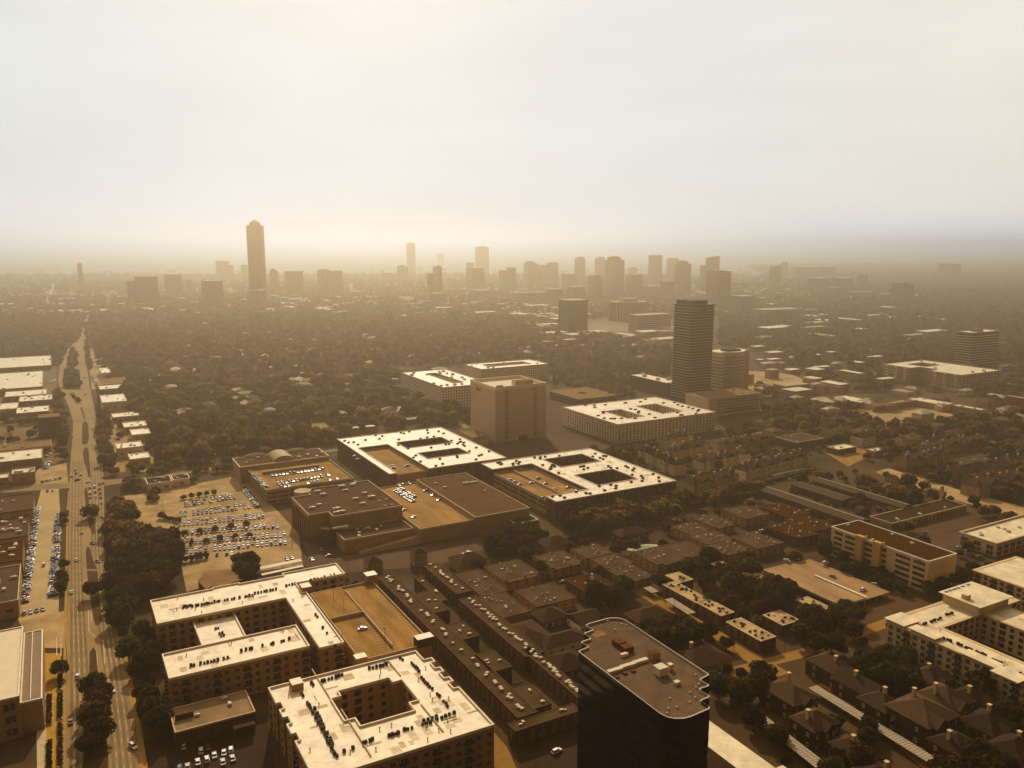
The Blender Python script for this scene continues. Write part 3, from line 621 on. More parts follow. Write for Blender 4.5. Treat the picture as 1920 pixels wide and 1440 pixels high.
# --- flat worn-gravel apartment squares in the middle
G_F = 'two-storey flat-roofed apartment blocks with worn gravel roofs'
FL = [('behind the brown strip, nearest the mall ramp', [(846, 1076), (902, 1066), (949, 1107), (907, 1118)], PINK_ROOF), ('directly left of the tree-filled car court', [(897, 1121), (948, 1107), (991, 1147), (934, 1162)], PINK_ROOF),
      ('with white fascia, left of the pair facing the car court', [(905, 1065), (965, 1047), (1015, 1072), (950, 1091)], PINK_ROOF), ('with white fascia, right of the pair facing the car court', [(1010, 1043), (1053, 1029), (1089, 1053), (1027, 1069)], PINK_ROOF),
      ('behind the tile-roofed house, upper one left of the round pool', [(1072, 1029), (1116, 1019), (1152, 1036), (1098, 1048)], PINK_ROOF), ('left of the round pool, lower one', [(1107, 1048), (1152, 1036), (1187, 1053), (1140, 1069)], PINK_ROOF),
      ('below the round pool, small one', [(1140, 1070), (1186, 1058), (1224, 1079), (1172, 1090)], PINK_ROOF), ('at the lower end of the car court', [(969, 1107), (1038, 1090), (1079, 1121), (1002, 1140)], PINK_ROOF),
      ('rusty brown one across the car court', [(1066, 1090), (1108, 1071), (1150, 1095), (1100, 1113)], RUST_ROOF), ('right beside the round pool', [(1200, 1031), (1290, 1013), (1332, 1034), (1219, 1065)], PINK_ROOF),
      ('upper left one of the group right of the pool', [(1264, 987), (1302, 976), (1322, 993), (1287, 1003)], PINK_ROOF), ('with white fascia behind the parked cars', [(1294, 970), (1335, 962), (1372, 980), (1342, 991)], PINK_ROOF),
      ('farthest one, close under the big white roof', [(1358, 952), (1408, 947), (1441, 965), (1387, 975)], PINK_ROOF), ('in the middle of the group right of the pool', [(1287, 1003), (1342, 994), (1370, 1008), (1328, 1024)], PINK_ROOF),
      ('lowest of the group right of the pool', [(1328, 1024), (1365, 1010), (1403, 1029), (1351, 1041)], PINK_ROOF), ('large one nearest the pale open deck', [(1369, 1003), (1427, 996), (1467, 1020), (1412, 1030)], PINK_ROOF),
      ('rusty one at the end of the long tin roofs, upper', [(1420, 949), (1467, 942), (1516, 963), (1479, 970)], RUST_ROOF), ('rusty one at the end of the long tin roofs, lower', [(1471, 975), (1519, 965), (1564, 987), (1530, 996)], RUST_ROOF),
      ('rusty low one left of the mustard office block', [(1441, 987), (1471, 977), (1530, 998), (1500, 1012)], RUST_ROOF)]
for lab, c, rm in FL:
    fb = block('apartment_block', 'worn flat-roofed apartment block ' + lab, 'apartment building', [Q(6.2, *c)], 6.2, BRICKW if rm is RUST_ROOF else TANW, rm, floors=2, pitch=4.2, ww=1.5, wh=1.5, cope=BRICKW, cope_h=0.22, rtu=3, vents=7, rs=1.2, limit=30, group=G_F)
    q = Q(6.2, *c); W = q[1] - q[0]; b = MB()
    if 'fascia' in lab or 'pool' in lab: b.box(W * .12, W * .55, -.5, -.13, 5.3, 6.1, 0, True); b.box(W * .62, W * .9, -.5, -.13, 5.3, 6.1, 0, True); b.build('fascia', COPE, fb[0])
# white fascia strips and the round pool
pb = MB(); c = P(1213, 1028, 0); pb.prism([(c[0] + 13 * math.cos(a) * (1 + .15 * math.sin(2 * a)), c[1] + 7 * math.sin(a)) for a in [2 * math.pi * i / 20 for i in range(20)]], 0.0, 0.16); struct(pb.build('pool_deck', mat('pool_deck_concrete', (0.55, 0.4, 0.2), 0.9, 0.2, 0.3)))
pb = MB(); pb.prism([(c[0] + 8.5 * math.cos(a) * (1 + .15 * math.sin(2 * a)), c[1] + 4.4 * math.sin(a)) for a in [2 * math.pi * i / 20 for i in range(20)]], 0.1, 0.2); struct(pb.build('pool_water', mat('pool_water', (0.20, 0.24, 0.15), 0.1, 0.1, 0.3)))
POLYOCC.append([P(1180, 1020), P(1215, 1010), P(1250, 1025), P(1215, 1045)])

# --- long tin roofs to the right of the flat blocks
G_T = 'long low rows with ridged brown roofs'
def gable_row(name, label, cat, p, q, width, h, rise, wall, roof, group=None, axis='v', ridge=None, z=None):
    """long low building with a shallow ridge between ground points p and q (ridge ends, seen at eave height)"""
    a, c = uv(P(*p, h)), uv(P(*q, h))
    if axis == 'v': u = (a[0] + c[0]) / 2; r = (u - width / 2, u + width / 2, min(a[1], c[1]), max(a[1], c[1]))
    else: v = (a[1] + c[1]) / 2; r = (min(a[0], c[0]), max(a[0], c[0]), v - width / 2, v + width / 2)
    occ(r); X, Y = xy(r[0], r[2]); root = thing(name, label, cat, (X, Y, 0), TH, group); W, D = r[1] - r[0], r[3] - r[2]
    caps = []; wbm = MB(); wbm.box(0.3, W - 0.3, 0.3, D - 0.3, 0, h); rb = MB()
    if axis == 'v':
        rb.quad([(0, 0, h), (W / 2, 0, h + rise), (W / 2, D, h + rise), (0, D, h)]); rb.quad([(W, D, h), (W / 2, D, h + rise), (W / 2, 0, h + rise), (W, 0, h)])
        rb.quad([(0, 0, h), (W, 0, h), (W / 2, 0, h + rise)]); rb.quad([(W, D, h), (0, D, h), (W / 2, D, h + rise)])
        if ridge: b = MB(); b.box(W / 2 - 0.35, W / 2 + 0.35, 0, D, h + rise - 0.05, h + rise + 0.25); caps.append(b)
    else:
        rb.quad([(0, 0, h), (W, 0, h), (W, D / 2, h + rise), (0, D / 2, h + rise)]); rb.quad([(0, D / 2, h + rise), (W, D / 2, h + rise), (W, D, h), (0, D, h)])
        rb.quad([(0, D, h), (0, 0, h), (0, D / 2, h + rise)]); rb.quad([(W, 0, h), (W, D, h), (W, D / 2, h + rise)])
        if ridge: b = MB(); b.box(0, W, D / 2 - 0.35, D / 2 + 0.35, h + rise - 0.05, h + rise + 0.25); caps.append(b)
    wbm.build('wall', wall, root); ro_ = rb.build('roof', roof, root)
    for b in caps: b.build('ridge_cap', ridge, ro_)
    return root
TIN = mat('brown_tin', (0.0608, 0.0281, 0.0075), 0.7, 0.15, 0.4, streak=(0.3, 2, 1))
gable_row('row_house', 'long brown ridged row nearest the worn flat blocks', 'row house', (1446, 915), (1612, 980), 15, 5, 1.6, BRICKW, TIN, G_T, ridge=TANC)
gable_row('row_house', 'long brown ridged row in the middle of the three', 'row house', (1500, 905), (1588, 938), 15, 5, 1.6, BRICKW, TIN, G_T)
gable_row('row_house', 'long brown ridged row with pale ridge beside the round dark tree', 'row house', (1540, 897), (1695, 952), 13, 5, 1.6, BRICKW, TIN, G_T, ridge=TANC)

# --- mustard-accented five-storey office
H7 = 18.0
r7 = Q(H7, L_=(1561, 989), B=(1609, 976), R_=(1792, 1039), F=(1742, 1055))
off7, o7, E7 = block('office_building', 'five-storey pale office block with mustard stair towers and brown roof', 'office building', [r7], H7, CREAMW, RUST_ROOF, cope=COPE, cope_h=0.6, rtu=4, rs=2.0)
LY = r7[3] - r7[2]
bandm = band_mesh()
for (t0, t1) in ((0.03, 0.14), (0.17, 0.31), (0.40, 0.46), (0.55, 0.67), (0.72, 0.84), (0.87, 0.96)):
    for f in range(5):
        ob('window_band', bandm, off7, (0, LY * (t0 + t1) / 2, 1.5 + f * 3.35), -math.pi / 2, (LY * (t1 - t0), 1.4, 1.75))
for t in (0.68 - 0.14, 0.34):
    pass
for t in (0.665, 0.48):
    b = MB(); b.box(-2.6, 0.2, LY * t - 2.4, LY * t + 2.4, 0, H7 + 1.8, 0, False, 1); b.build('stair_tower', [YELW, YELW], off7)
    b = MB(); b.box(-2.9, 1.4, LY * t - 2.7, LY * t - 2.42, H7 + 0.4, H7 + 2.1, 0); b.build('tower_fin', COPE, off7)
def text3d(body, size, m, parent, loc, rot, ext=0.08):
    c = bpy.data.curves.new('lettering', 'FONT'); c.body = body; c.size = size; c.extrude = ext; c.align_x = 'CENTER'; c.align_y = 'CENTER'; c.materials.append(m)
    o = bpy.data.objects.new('lettering_source', c); COL.objects.link(o); bpy.context.view_layer.update()
    me = bpy.data.meshes.new_from_object(o.evaluated_get(bpy.context.evaluated_depsgraph_get())); bpy.data.objects.remove(o)
    o = bpy.data.objects.new('lettering', me); COL.objects.link(o); o.parent = parent; o.location = loc; o.rotation_euler = rot; return o
text3d('5353', 1.9, GLASS, off7, (-0.12, 5.2, H7 - 0.9), (math.pi / 2, 0, -math.pi / 2))
# --- pale open parking deck before it
r8 = Q(4.2, L_=(1432, 1068), B=(1518, 1045), R_=(1667, 1106), F=(1577, 1139))
X, Y = xy(r8[0], r8[2]); pd = thing('parking_garage', 'pale low open parking deck in front of the mustard-accented office', 'parking garage', (X, Y, 0), TH); occ(r8); W, D = r8[1] - r8[0], r8[3] - r8[2]
b = MB(); b.box(0, W * 0.49, 0, D, 3.5, 4.2, 0, True); b.build('deck_slab', DECK2, pd); b = MB(); b.box(W * 0.51, W, 0.5, D, 2.6, 3.3, 0, True); b.build('deck_slab', DECK2, pd)
b = MB(); b.box(W * 0.485, W * 0.515, 0, D * 0.62, 4.21, 4.9); b.build('deck_wall', COPE, pd)
b = MB(); b.box(-0.15, 0.1, 0, D, 3.6, 4.75); b.box(0.1, W * 0.49, -0.15, 0.1, 3.61, 4.74); b.build('deck_parapet', TANC, pd)
for i in range(5):
    for j in range(9): b = MB(); b.box(-.25, .25, -.25, .25, 0, 3.49 if i < 2.5 else 2.59); (b.build('column', TANW, pd, (W * (0.03 + i * 0.235), D * (0.02 + j * 0.12), 0)) if (i in (0, 4) or j in (0, 1)) else None)
b = MB()
for i in range(22):
    for x0 in (W * 0.03, W * 0.28): b.box(x0, x0 + 4.8, D * (0.03 + i * 0.043), D * (0.03 + i * 0.043) + 0.12, 4.2, 4.206)
b.build('stall_marking', PAINT, pd)

# --- right edge: cream-roofed apartment complex
H9 = 14.0
a1 = Q(H9, L_=(1664, 1163), F=(1714, 1182)); a2 = Q(H9, B=(1767, 1128), L_=(1664, 1163)); u0 = uv(P(1664, 1163, H9))
ua, va = u0; ub = uv(P(1770, 1128, H9))[0]; lw = uv(P(1960, 1330, H9))
wingW = uv(P(1778, 1183, H9))[0] - ua
rA = (ua, ua + wingW, lw[1], va); rB = (ua, ub + 34, va - 17, va)
cc = uv(P(1880, 1166, H9)); rC = (cc[0], cc[0] + 18, lw[1] + 6, va - 2)
apt9, o9, E9 = block('apartment_building', 'cream roofed apartment complex round a dark court at the right edge', 'apartment building', [rA, rB, rC], H9, CREAMW, CREAM_ROOF, floors=4, pitch=3.9, ww=2.0, wh=1.9, balcony=3, limit=96, cope=CREAMW, cope_h=0.15, cope_t=1.0, over=0.8)
pen = Q(H9 + 5, L_=(1764, 1109), B=(1821, 1089), R_=(1906, 1121), F=(1830, 1139))
E9b = mass(apt9, o9, [(pen[0] + 1.5, pen[1] - 1.5, pen[2] + 1.5, pen[3] - 1.5)], H9 + 4.6, CREAMW, CREAM_ROOF, z0=H9 + 0.01, cope=None, wall_name='penthouse_wall', roof_name='penthouse_ceiling')
b = MB(); b.box(pen[0] - o9[0], pen[1] - o9[0], pen[2] - o9[1], pen[3] - o9[1], H9 + 4.65, H9 + 5.0, 0, True); b.build('penthouse_roof', CREAM_ROOF, apt9)
for t in (0.12, 0.24, 0.36, 0.48, 0.62, 0.78): b = MB(); b.box(-1.2, 1.2, -.7, .7, 0, 0.12); b.build('skylight', GLASS, apt9, (pen[0] + (pen[1] - pen[0]) * t - o9[0], pen[3] - 2 - o9[1], H9 + 5.003))
patches(apt9, o9, [rA, rB, rC], H9, 40)
px_box(apt9, o9, (1811, 1122), H9 + 5, 3, 3, 2.2, CREAMW, 'roof_hatch', CREAM_ROOF)
for p_, su_, sv_ in (((1692, 1166), 11, 9), ((1735, 1190), 5, 12), ((1840, 1240), 5, 14), ((1893, 1270), 7, 10)):
    a = uv(P(*p_, H9)); b = MB(); b.box(-su_ / 2, su_ / 2, -sv_ / 2, sv_ / 2, 0, 1.0); b.box(-su_ / 2 - .8, su_ / 2 + .8, -sv_ / 2 - .8, sv_ / 2 + .8, 1.01, 1.3, 1, True); b.build('raised_roof', [CREAMW, CREAM_ROOF], apt9, (a[0] - o9[0], a[1] - o9[1], H9 + .16))
for p, q, n, r in (((1730, 1172), (1765, 1160), 13, 1), ((1768, 1156), (1790, 1149), 8, 1), ((1738, 1184), (1786, 1205), 14, 1), ((1794, 1208), (1855, 1234), 20, 1), ((1861, 1238), (1884, 1247), 8, 1), ((1910, 1262), (1930, 1272), 5, 1)): units_row(apt9, o9, p, q, H9, n, 1.15, rows=r)
r10 = Q(13, L_=(1864, 1084), F=(1912, 1097)); rr = (r10[0], r10[0] + 40, r10[2] - 30, r10[3] + 12)
block('apartment_building', 'cream roofed flats partly cut by the right edge, above the cream complex', 'apartment building', [rr], 13, CREAMW, CREAM_ROOF, floors=4, pitch=4, ww=2, wh=1.8, cope=CREAMW, cope_h=0.15, cope_t=1, over=0.8, balcony=2)
# --- cream two-storey office
r11 = Q(8, L_=(1803, 1001), B=(1922, 963), R_=(1990, 985), F=(1872, 1023))
o11 = block('office_building', 'low glass-walled office with cream roof at the right edge', 'office building', [r11], 8, CREAMW, CREAM_ROOF, floors=2, pitch=6, ww=4.6, wh=2.6, cope=TANC, cope_h=1.0, cope_t=1.2, rtu=10, rs=1.8, z0=0.3)
# --- motel row
r12 = Q(4, L_=(1640, 975), F=(1681, 983), R_=(1808, 947)); r12 = (r12[0], r12[1], r12[2], r12[2] + 17)
block('motel_building', 'long low brown motel with arcade front below the wide street', 'motel', [r12], 4.2, TANW, DARK_ROOF, floors=1, pitch=4, ww=2.2, wh=2.6, z0=0, cope=TANC, cope_h=0.5, rtu=3, sides='v')

# --- black glass tower
HT = 62.0
zz = [(785, 475), (805, 462), (930, 427), (965, 423), (1010, 425), (1045, 434), (1075, 452), (1615, 803), (1619, 812), (1565, 840), (1567, 848), (1617, 876), (1618, 886), (1560, 905), (1562, 914), (1620, 950), (1621, 961), (1565, 985), (1566, 993), (1624, 1026), (1622, 1040), (1500, 1093), (1450, 1106), (1390, 1108), (1340, 1098), (1290, 1075), (738, 656), (738, 646), (797, 622), (797, 615), (757, 594), (757, 584), (812, 566), (812, 558), (777, 535), (777, 526), (830, 506), (830, 497), (787, 482)]
# the zoom the outline was read from: 880 + x/3.6, 1040 + y/3.6
pw = [uv(P(880 + x / 3.6, 1040 + y / 3.6, HT)) for x, y in zz]
ox, oy = sum(p[0] for p in pw) / len(pw), sum(p[1] for p in pw) / len(pw); pl = [(p[0] - ox, p[1] - oy) for p in pw]
if sum(pl[i][0] * pl[(i + 1) % len(pl)][1] - pl[(i + 1) % len(pl)][0] * pl[i][1] for i in range(len(pl))) < 0: pl = pl[::-1]
X, Y = xy(ox, oy); bt = thing('glass_tower', 'black glass office tower with saw-toothed corners and rounded ends in the foreground', 'office tower', (X, Y, 0), TH)
occ((min(p[0] for p in pw), max(p[0] for p in pw), min(p[1] for p in pw), max(p[1] for p in pw)))
BLACKG = facade_mat('black_curtain_wall', (0.004, 0.003, 0.002), (0.007, 0.0045, 0.003), 1.5, 3.8, 0.9, 0.6, rough=0.12)
BLACKG.node_tree.nodes['Principled BSDF'].inputs['Specular IOR Level'].default_value = 0.15
b = MB(); n = len(pl)
k = len(b.v); b.v += [(*p, 0) for p in pl] + [(*p, HT) for p in pl]
for i in range(n): b.f.append((i, (i + 1) % n, n + (i + 1) % n, n + i)); b.m.append(0)
b.build('curtain_wall', BLACKG, bt)
b = MB(); b.quad([(*p, HT - 0.7) for p in pl]); b.build('roof', roof_mat('tower_gravel', (0.13, 0.078, 0.042), (0.06, 0.03, 0.015), 0.5), bt)
ctr = Vector((0, 0)); inn = [tuple(Vector(p) * (1 - 0.5 / max(1, Vector(p).length))) for p in pl]
b = MB()
for i in range(n):
    j = (i + 1) % n; b.quad([(*pl[i], HT), (*pl[j], HT), (*inn[j], HT), (*inn[i], HT)]); b.quad([(*inn[i], HT), (*inn[j], HT), (*inn[j], HT - 0.69), (*inn[i], HT - 0.69)])
b.build('parapet', mat('silver_coping', (0.42, 0.36, 0.27), 0.45, 0.08, 0.5), bt)
oT = (ox, oy); HR = HT - 0.7
def tz(x, y): return (880 + x / 3.6, 1040 + y / 3.6)
RUSTM = mat('rusted_steel', (0.12, 0.04, 0.012), 0.9, 0.4, 0.8)
px_box(bt, oT, tz(1010, 610), HR, 3.2, 3.6, 1.6, RUSTM, 'rusty_plant'); px_box(bt, oT, tz(1062, 648), HR, 3.4, 3.0, 1.7, RUSTM, 'rusty_plant')
px_box(bt, oT, tz(1045, 685), HR, 2.6, 1.2, 1.0, METALW, 'rooftop_unit')
for p in ((982, 790), (1070, 758), (1155, 728)): px_box(bt, oT, tz(*p), HR, 5.3, 1.5, 0.9, METALW, 'skylight_hood')
px_box(bt, oT, tz(1245, 700), HR, 3.2, 2.6, 2.2, TANW, 'plant_room', GREY_ROOF)
px_box(bt, oT, tz(1290, 805), HR, 3.4, 3.2, 2.6, METALW, 'cooling_tower'); px_box(bt, oT, tz(1355, 775), HR, 1.5, 1.5, 1.9, METALW, 'exhaust_fan'); px_box(bt, oT, tz(1400, 875), HR, 1.8, 1.4, 1.0, METALW, 'rooftop_unit')
for p in ((1530, 815), (1548, 880), (1530, 900), (1490, 935), (1525, 970), (1490, 1000), (1400, 1035), (1345, 1045), (1335, 1075), (985, 510), (1030, 475), (1060, 480), (935, 455), (1355, 975)): ob('roof_vent', VENT, bt, (uv(P(*tz(*p), HR))[0] - ox, uv(P(*tz(*p), HR))[1] - oy, HR + 0.003), 0, (0.8, 0.8, 0.6))
for p in ((995, 830), (1050, 805), (1105, 790)): px_box(bt, oT, tz(*p), HR, 1.4, 1.2, 0.5, RUSTM, 'rusty_pad')
px_box(bt, oT, tz(870, 535), HR, 4.5, 3.5, 0.05, TAN_ROOF, 'roof_patch')
# --- low white roof right behind the tower's foot
wdt = 14
aa, cc2 = uv(P(1357, 1362, 9)), uv(P(1462, 1446, 9)); r13 = (aa[0] - wdt, (aa[0] + cc2[0]) / 2, cc2[1] - 12, aa[1] + 6)
block('shop_building', 'low building with stepped white roof at the foot of the black tower', 'shop', [r13, (r13[1] - 1, r13[1] + 2.5, r13[2], r13[2] + 14)], 9, TANW, CREAM_ROOF, cope=None, rtu=2, rs=1.2)

# --- entertainment centre: big dark-roofed hall, annexes, decks
HM = 17.0
m1 = Q(HM, L_=(577, 923), B=(687, 898), R_=(752, 949), F=(624, 971)); m2 = Q(HM, L_=(549, 934), F=(577, 968), R_=(614, 961))
m2 = (m2[0], m1[0] + 1, m2[2], m2[3]); m1 = (m1[0], m1[1], m1[2], m1[3])
mall, oM, EM = block('cinema_hall', 'large brown cinema hall with dark gravel roof and pale roof units, centre left', 'cinema', [m1, m2], HM, TANW, GREY_ROOF, cope=TANC, cope_h=0.8)
for p in ((640, 914), (647, 921), (595, 923), (605, 929), (683, 926), (696, 934), (666, 937), (679, 946), (661, 911), (663, 908), (630, 956), (631, 963), (640, 961), (711, 940), (724, 937), (735, 947), (722, 949), (585, 954), (597, 948)):
    a = uv(P(*p, HM)); s = random.uniform(3.0, 4.2) if p[0] < 700 else 1.6
    ob('rooftop_unit', RTU, mall, (a[0] - oM[0], a[1] - oM[1], HM + 0.003), 0, (s, s * 0.5, s * 0.42))
# pilasters of the left front and the rounded brick porch
Lm = m2[3] - m2[2]
for i in range(9): b = MB(); b.box(-0.5, 0.0, Lm * i / 8.5, Lm * i / 8.5 + 1.2, 0, HM - 2.5); b.build('pilaster', BRICKW, mall, (m2[0] - oM[0], m2[2] - oM[1], 0))
b = MB(); b.frustum((0, 0), 7.5, 7.5, 0, 11, 20, 0); b.build('entrance_drum', BRICKW, mall, (m1[0] - oM[0] - 1.5, m1[2] - oM[1] + 2, 0))
b = MB(); b.box(-5, 5, -1, 1, 11.01, 12); b.build('entrance_canopy', COPE, mall, (m1[0] - oM[0] + 3, m1[2] - oM[1] - 5, 0))
b = MB(); b.frustum((0, 0), 6, 6, HM - 2, HM + 0.6, 20, 0); b.build('entrance_ring', TANC, mall, (m1[0] - oM[0] - 2, m1[3] - oM[1] - 2, 0))
for x0, x1 in ((0.50, 0.72), (0.80, 0.86)):
    pass
W1 = m1[1] - m1[0]
b = MB(); b.box(W1 * 0.60, W1 * 0.76, -0.08, 0.02, 10.5, 13.2); b.build('wall_sign', mat('faded_sign', (0.22, 0.15, 0.07), 0.8, 0.3, 0.9), mall, (m1[0] - oM[0], m1[2] - oM[1], 0))
b = MB(); b.frustum((0, 0), 1.7, 1.7, 0, 0.12, 18); q = b.build('round_sign', mat('faded_red_sign', (0.30, 0.10, 0.05), 0.8, 0.2, 0.5), mall, (m1[0] - oM[0] + W1 * 0.89, m1[2] - oM[1] - 0.01, 13.5)); q.rotation_euler = (math.pi / 2, 0, 0)
HA = 8.0
m3 = Q(HA, L_=(629, 998), B=(749, 974), R_=(775, 991), F=(647, 1016))
m3 = (m3[0], m3[1], m3[2], m1[2] - 0.05)
block('cinema_annex', 'lower flat annex in front of the large cinema hall', 'annex', [m3], HA, TANW, GREY_ROOF, cope=TANC, cope_h=0.9, rtu=7, rs=2.2)
r = m3; X, Y = xy(r[0], r[2] - 7); b = MB(); Wm = r[1] - r[0] + 30
b.quad([(8, 0, 0), (Wm, 0, 0), (Wm, 0, 7.5), (8, 0, 0.6)]); b.quad([(8, 0, 0.6), (Wm, 0, 7.5), (Wm, 6.6, 7.5), (8, 6.6, 0.6)]); b.quad([(8, 6.6, 0), (8, 0, 0), (8, 0, 0.6), (8, 6.6, 0.6)]); b.quad([(Wm, 0, 0), (Wm, 6.6, 0), (Wm, 6.6, 7.5), (Wm, 0, 7.5)])
rp = thing('car_ramp', 'long sloping concrete car ramp along the front of the cinema annex', 'ramp', (X, Y, 0), TH); b.build('ramp', TANW, rp)
b = MB(); b.quad([(8, -.25, 0.0), (Wm, -.25, 0), (Wm, -.25, 8.5), (8, -.25, 1.6)]); b.quad([(8, -.25, 1.6), (Wm, -.25, 8.5), (Wm, -0.01, 8.5), (8, -0.01, 1.6)]); b.build('ramp_parapet', TANC, rp); occ((r[0], r[1] + 30, r[2] - 8, r[2]))
HD = 9.5
md = Q(HD, L_=(713, 913), B=(784, 902), R_=(884, 974), F=(831, 985)); md = (m1[1] + 0.05, md[1], md[2], md[3])
mr = Q(12, L_=(790, 901), B=(878, 885), R_=(985, 955), F=(884, 972))
md = (md[0], mr[0] - 0.05, mr[2] + 2, mr[3] + 1)
mdk = block('parking_garage', 'sunlit ochre car deck between the cinema hall and its brown flat-roofed wing', 'parking garage', [md], HD, TANW, DECK, cope=TANC, cope_h=0.9, cope_t=0.3)
bays(mdk[0], 0, .8, md[1] - md[0] - .8, 3, md[3] - md[2] - 3, HD); bays(mdk[0], 0, (md[1] - md[0]) / 2 - 5, (md[1] - md[0]) / 2 + 5, 8, md[3] - md[2] - 8, HD + .002)
mrb = block('cinema_wing', 'brown flat-roofed cinema wing right of the ochre car deck', 'cinema', [mr], 12, TANW, roof_mat('brown_membrane', (0.117, 0.0594, 0.0252), (0.06, 0.035, 0.016), 0.35), cope=TANC, cope_h=0.6, rtu=3, rs=2.0)
units_row(mrb[0], mrb[1], (869, 908), (896, 905), 12, 9, 1.3, mesh=RTU, name='rooftop_unit', rows=2); units_row(mrb[0], mrb[1], (852, 895), (870, 893), 12, 5, 1.0, mesh=VENT, name='roof_vent')
block('cinema_annex', 'small low annex on the right end of the brown cinema wing', 'annex', [Q(6, L_=(948, 972), B=(987, 962), R_=(1009, 974), F=(969, 983))], 6, BRICKW, DARK_ROOF, cope=COPE, cope_h=0.4)

# --- garage with the barrel vault
HG = 10.5
g1 = Q(13.5, L_=(435, 862), B=(598, 840), R_=(614, 856), F=(452, 877)); g2 = Q(HG, L_=(470, 880), R_=(664, 899), F=(492, 921)); g2 = (g2[0], g2[1], g2[2], g1[2] - 0.05)
ga = block('shop_building', 'long dark-roofed shop block with a barrel vault behind the full parking deck', 'shop', [g1], 13.5, TANW, GREY_ROOF, cope=COPE, cope_h=0.7, rtu=8, rs=2.4, vents=8)
a = uv(P(526, 858, 13.5)); b = MB(); n = 14; rw, ln = 8.5, 12.0
for i in range(n):
    t0, t1 = math.pi * i / n, math.pi * (i + 1) / n; b.quad([(-rw * math.cos(t0), -ln, 4.5 * math.sin(t0)), (-rw * math.cos(t1), -ln, 4.5 * math.sin(t1)), (-rw * math.cos(t1), ln, 4.5 * math.sin(t1)), (-rw * math.cos(t0), ln, 4.5 * math.sin(t0))])
b.quad([(-rw * math.cos(math.pi * i / n), -ln, 4.5 * math.sin(math.pi * i / n)) for i in range(n + 1)]); b.quad([(-rw * math.cos(math.pi * i / n), ln, 4.5 * math.sin(math.pi * i / n)) for i in range(n + 1)])
b.build('barrel_vault', mat('vault_sheet', (0.38, 0.24, 0.09), 0.6, 0.15, 0.3), ga[0], (a[0] - ga[1][0], (g1[3] - g1[2]) / 2, 13.5))
for t in (0.25, 0.72):
    b = MB(); W = g1[1] - g1[0]; D = g1[3] - g1[2]
    b.quad([(-9 * math.cos(math.pi * i / 8), 0, 2.2 * math.sin(math.pi * i / 8)) for i in range(9)]); b.quad([(-9 * math.cos(math.pi * i / 8), 0.5, 2.2 * math.sin(math.pi * i / 8)) for i in range(9)])
    for i in range(8): b.quad([(-9 * math.cos(math.pi * q / 8), y, 2.2 * math.sin(math.pi * q / 8)) for q, y in ((i, 0), (i + 1, 0), (i + 1, .5), (i, .5))])
    b.build('curved_parapet', COPE, ga[0], (W * t, D - 0.5, 14.1))
gd, ogd, Eg = block('parking_garage', 'open parking deck full of cars, left of the cinema hall', 'parking garage', [g2], HG, TANW, DECK, cope=TANC, cope_h=1.1, cope_t=0.3)
W, D = g2[1] - g2[0], g2[3] - g2[2]
for f in range(3):
    z = 1.2 + f * 3.3
    for i in range(8):
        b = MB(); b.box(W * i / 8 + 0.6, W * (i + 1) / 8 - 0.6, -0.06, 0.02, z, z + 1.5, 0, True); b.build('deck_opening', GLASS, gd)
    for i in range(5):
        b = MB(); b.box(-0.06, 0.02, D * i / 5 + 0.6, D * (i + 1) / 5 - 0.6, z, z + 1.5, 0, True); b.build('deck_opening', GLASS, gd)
b = MB(); b.box(W * 0.12, W * 0.8, D * 0.72, D * 0.74, HG, HG + 2.2); b.build('ramp_wall', TANC, gd); b = MB(); b.box(W * 0.5, W * 0.62, -0.1, 3, 0, HG + 1.12, 0, False); b.build('ivy_stair', mat('ivy_net', (0.10, 0.10, 0.025), 0.9, 0.5, 0.5), gd)

# --- white-roofed apartment blocks with inner decks (two of a kind)
H16 = 14.0
p16 = Q(H16, L_=(637, 827), B=(830, 797), R_=(946, 857)); dk = Q(11, L_=(656, 850), B=(730, 838), R_=(789, 880), F=(712, 902))
p16v0 = uv(P(797, 880, H16))[1]
p16 = (uv(P(637, 827, H16))[0], uv(P(946, 857, H16))[0], p16v0, p16[3])
ho = [Q(H16, L_=(743, 830), R_=(848, 830)), Q(H16, L_=(783, 850), R_=(880, 850))]
hole = [(dk[0] - 30, dk[1], dk[2] - 30, dk[3])]
r16 = block('apartment_building', 'white roofed apartment block with two narrow courts, left of the tan windowless slab', 'apartment building', [p16, (p16[0], dk[1], p16[2], p16[3])], H16, BRICKW, WHITE_ROOF, holes=ho + [(p16[0] + 6, dk[1], p16[2] - 30, dk[3])], floors=4, pitch=4, ww=1.8, wh=1.7, cope=COPE, cope_h=0.5, limit=70)
block('parking_garage', 'tan parking deck wrapped by the white roofed block left of the tan slab', 'parking garage', [(p16[0] + 6.1, dk[1] - 0.1, dk[2], dk[3] - 0.1)], 11, TANW, DECK, cope=TANC, cope_h=1.0, cope_t=0.3)
for i in range(46):
    for _ in range(20):
        u, v = random.uniform(p16[0] + 3, p16[1] - 3), random.uniform(p16[2] + 3, p16[3] - 3)
        if not any(q[0] - 1.5 < u < q[1] + 1.5 and q[2] - 1.5 < v < q[3] + 1.5 for q in ho + [(p16[0] + 6, dk[1], p16[2] - 30, dk[3])]): ob('condenser', COND, r16[0], (u - r16[1][0], v - r16[1][1], H16 + .003), 0, (2.2, 1.1, 1.2)); break
p17 = Q(H16, L_=(916, 873), B=(1100, 837), R_=(1264, 903), F=(1036, 942)); dk2 = Q(11, L_=(929, 892), B=(985, 873), R_=(1093, 918), F=(1036, 940))
u17, v17 = uv(P(985, 873, 11)); dkr = (p17[0] + 1, dk2[1], p17[2] + 14, dk2[3])
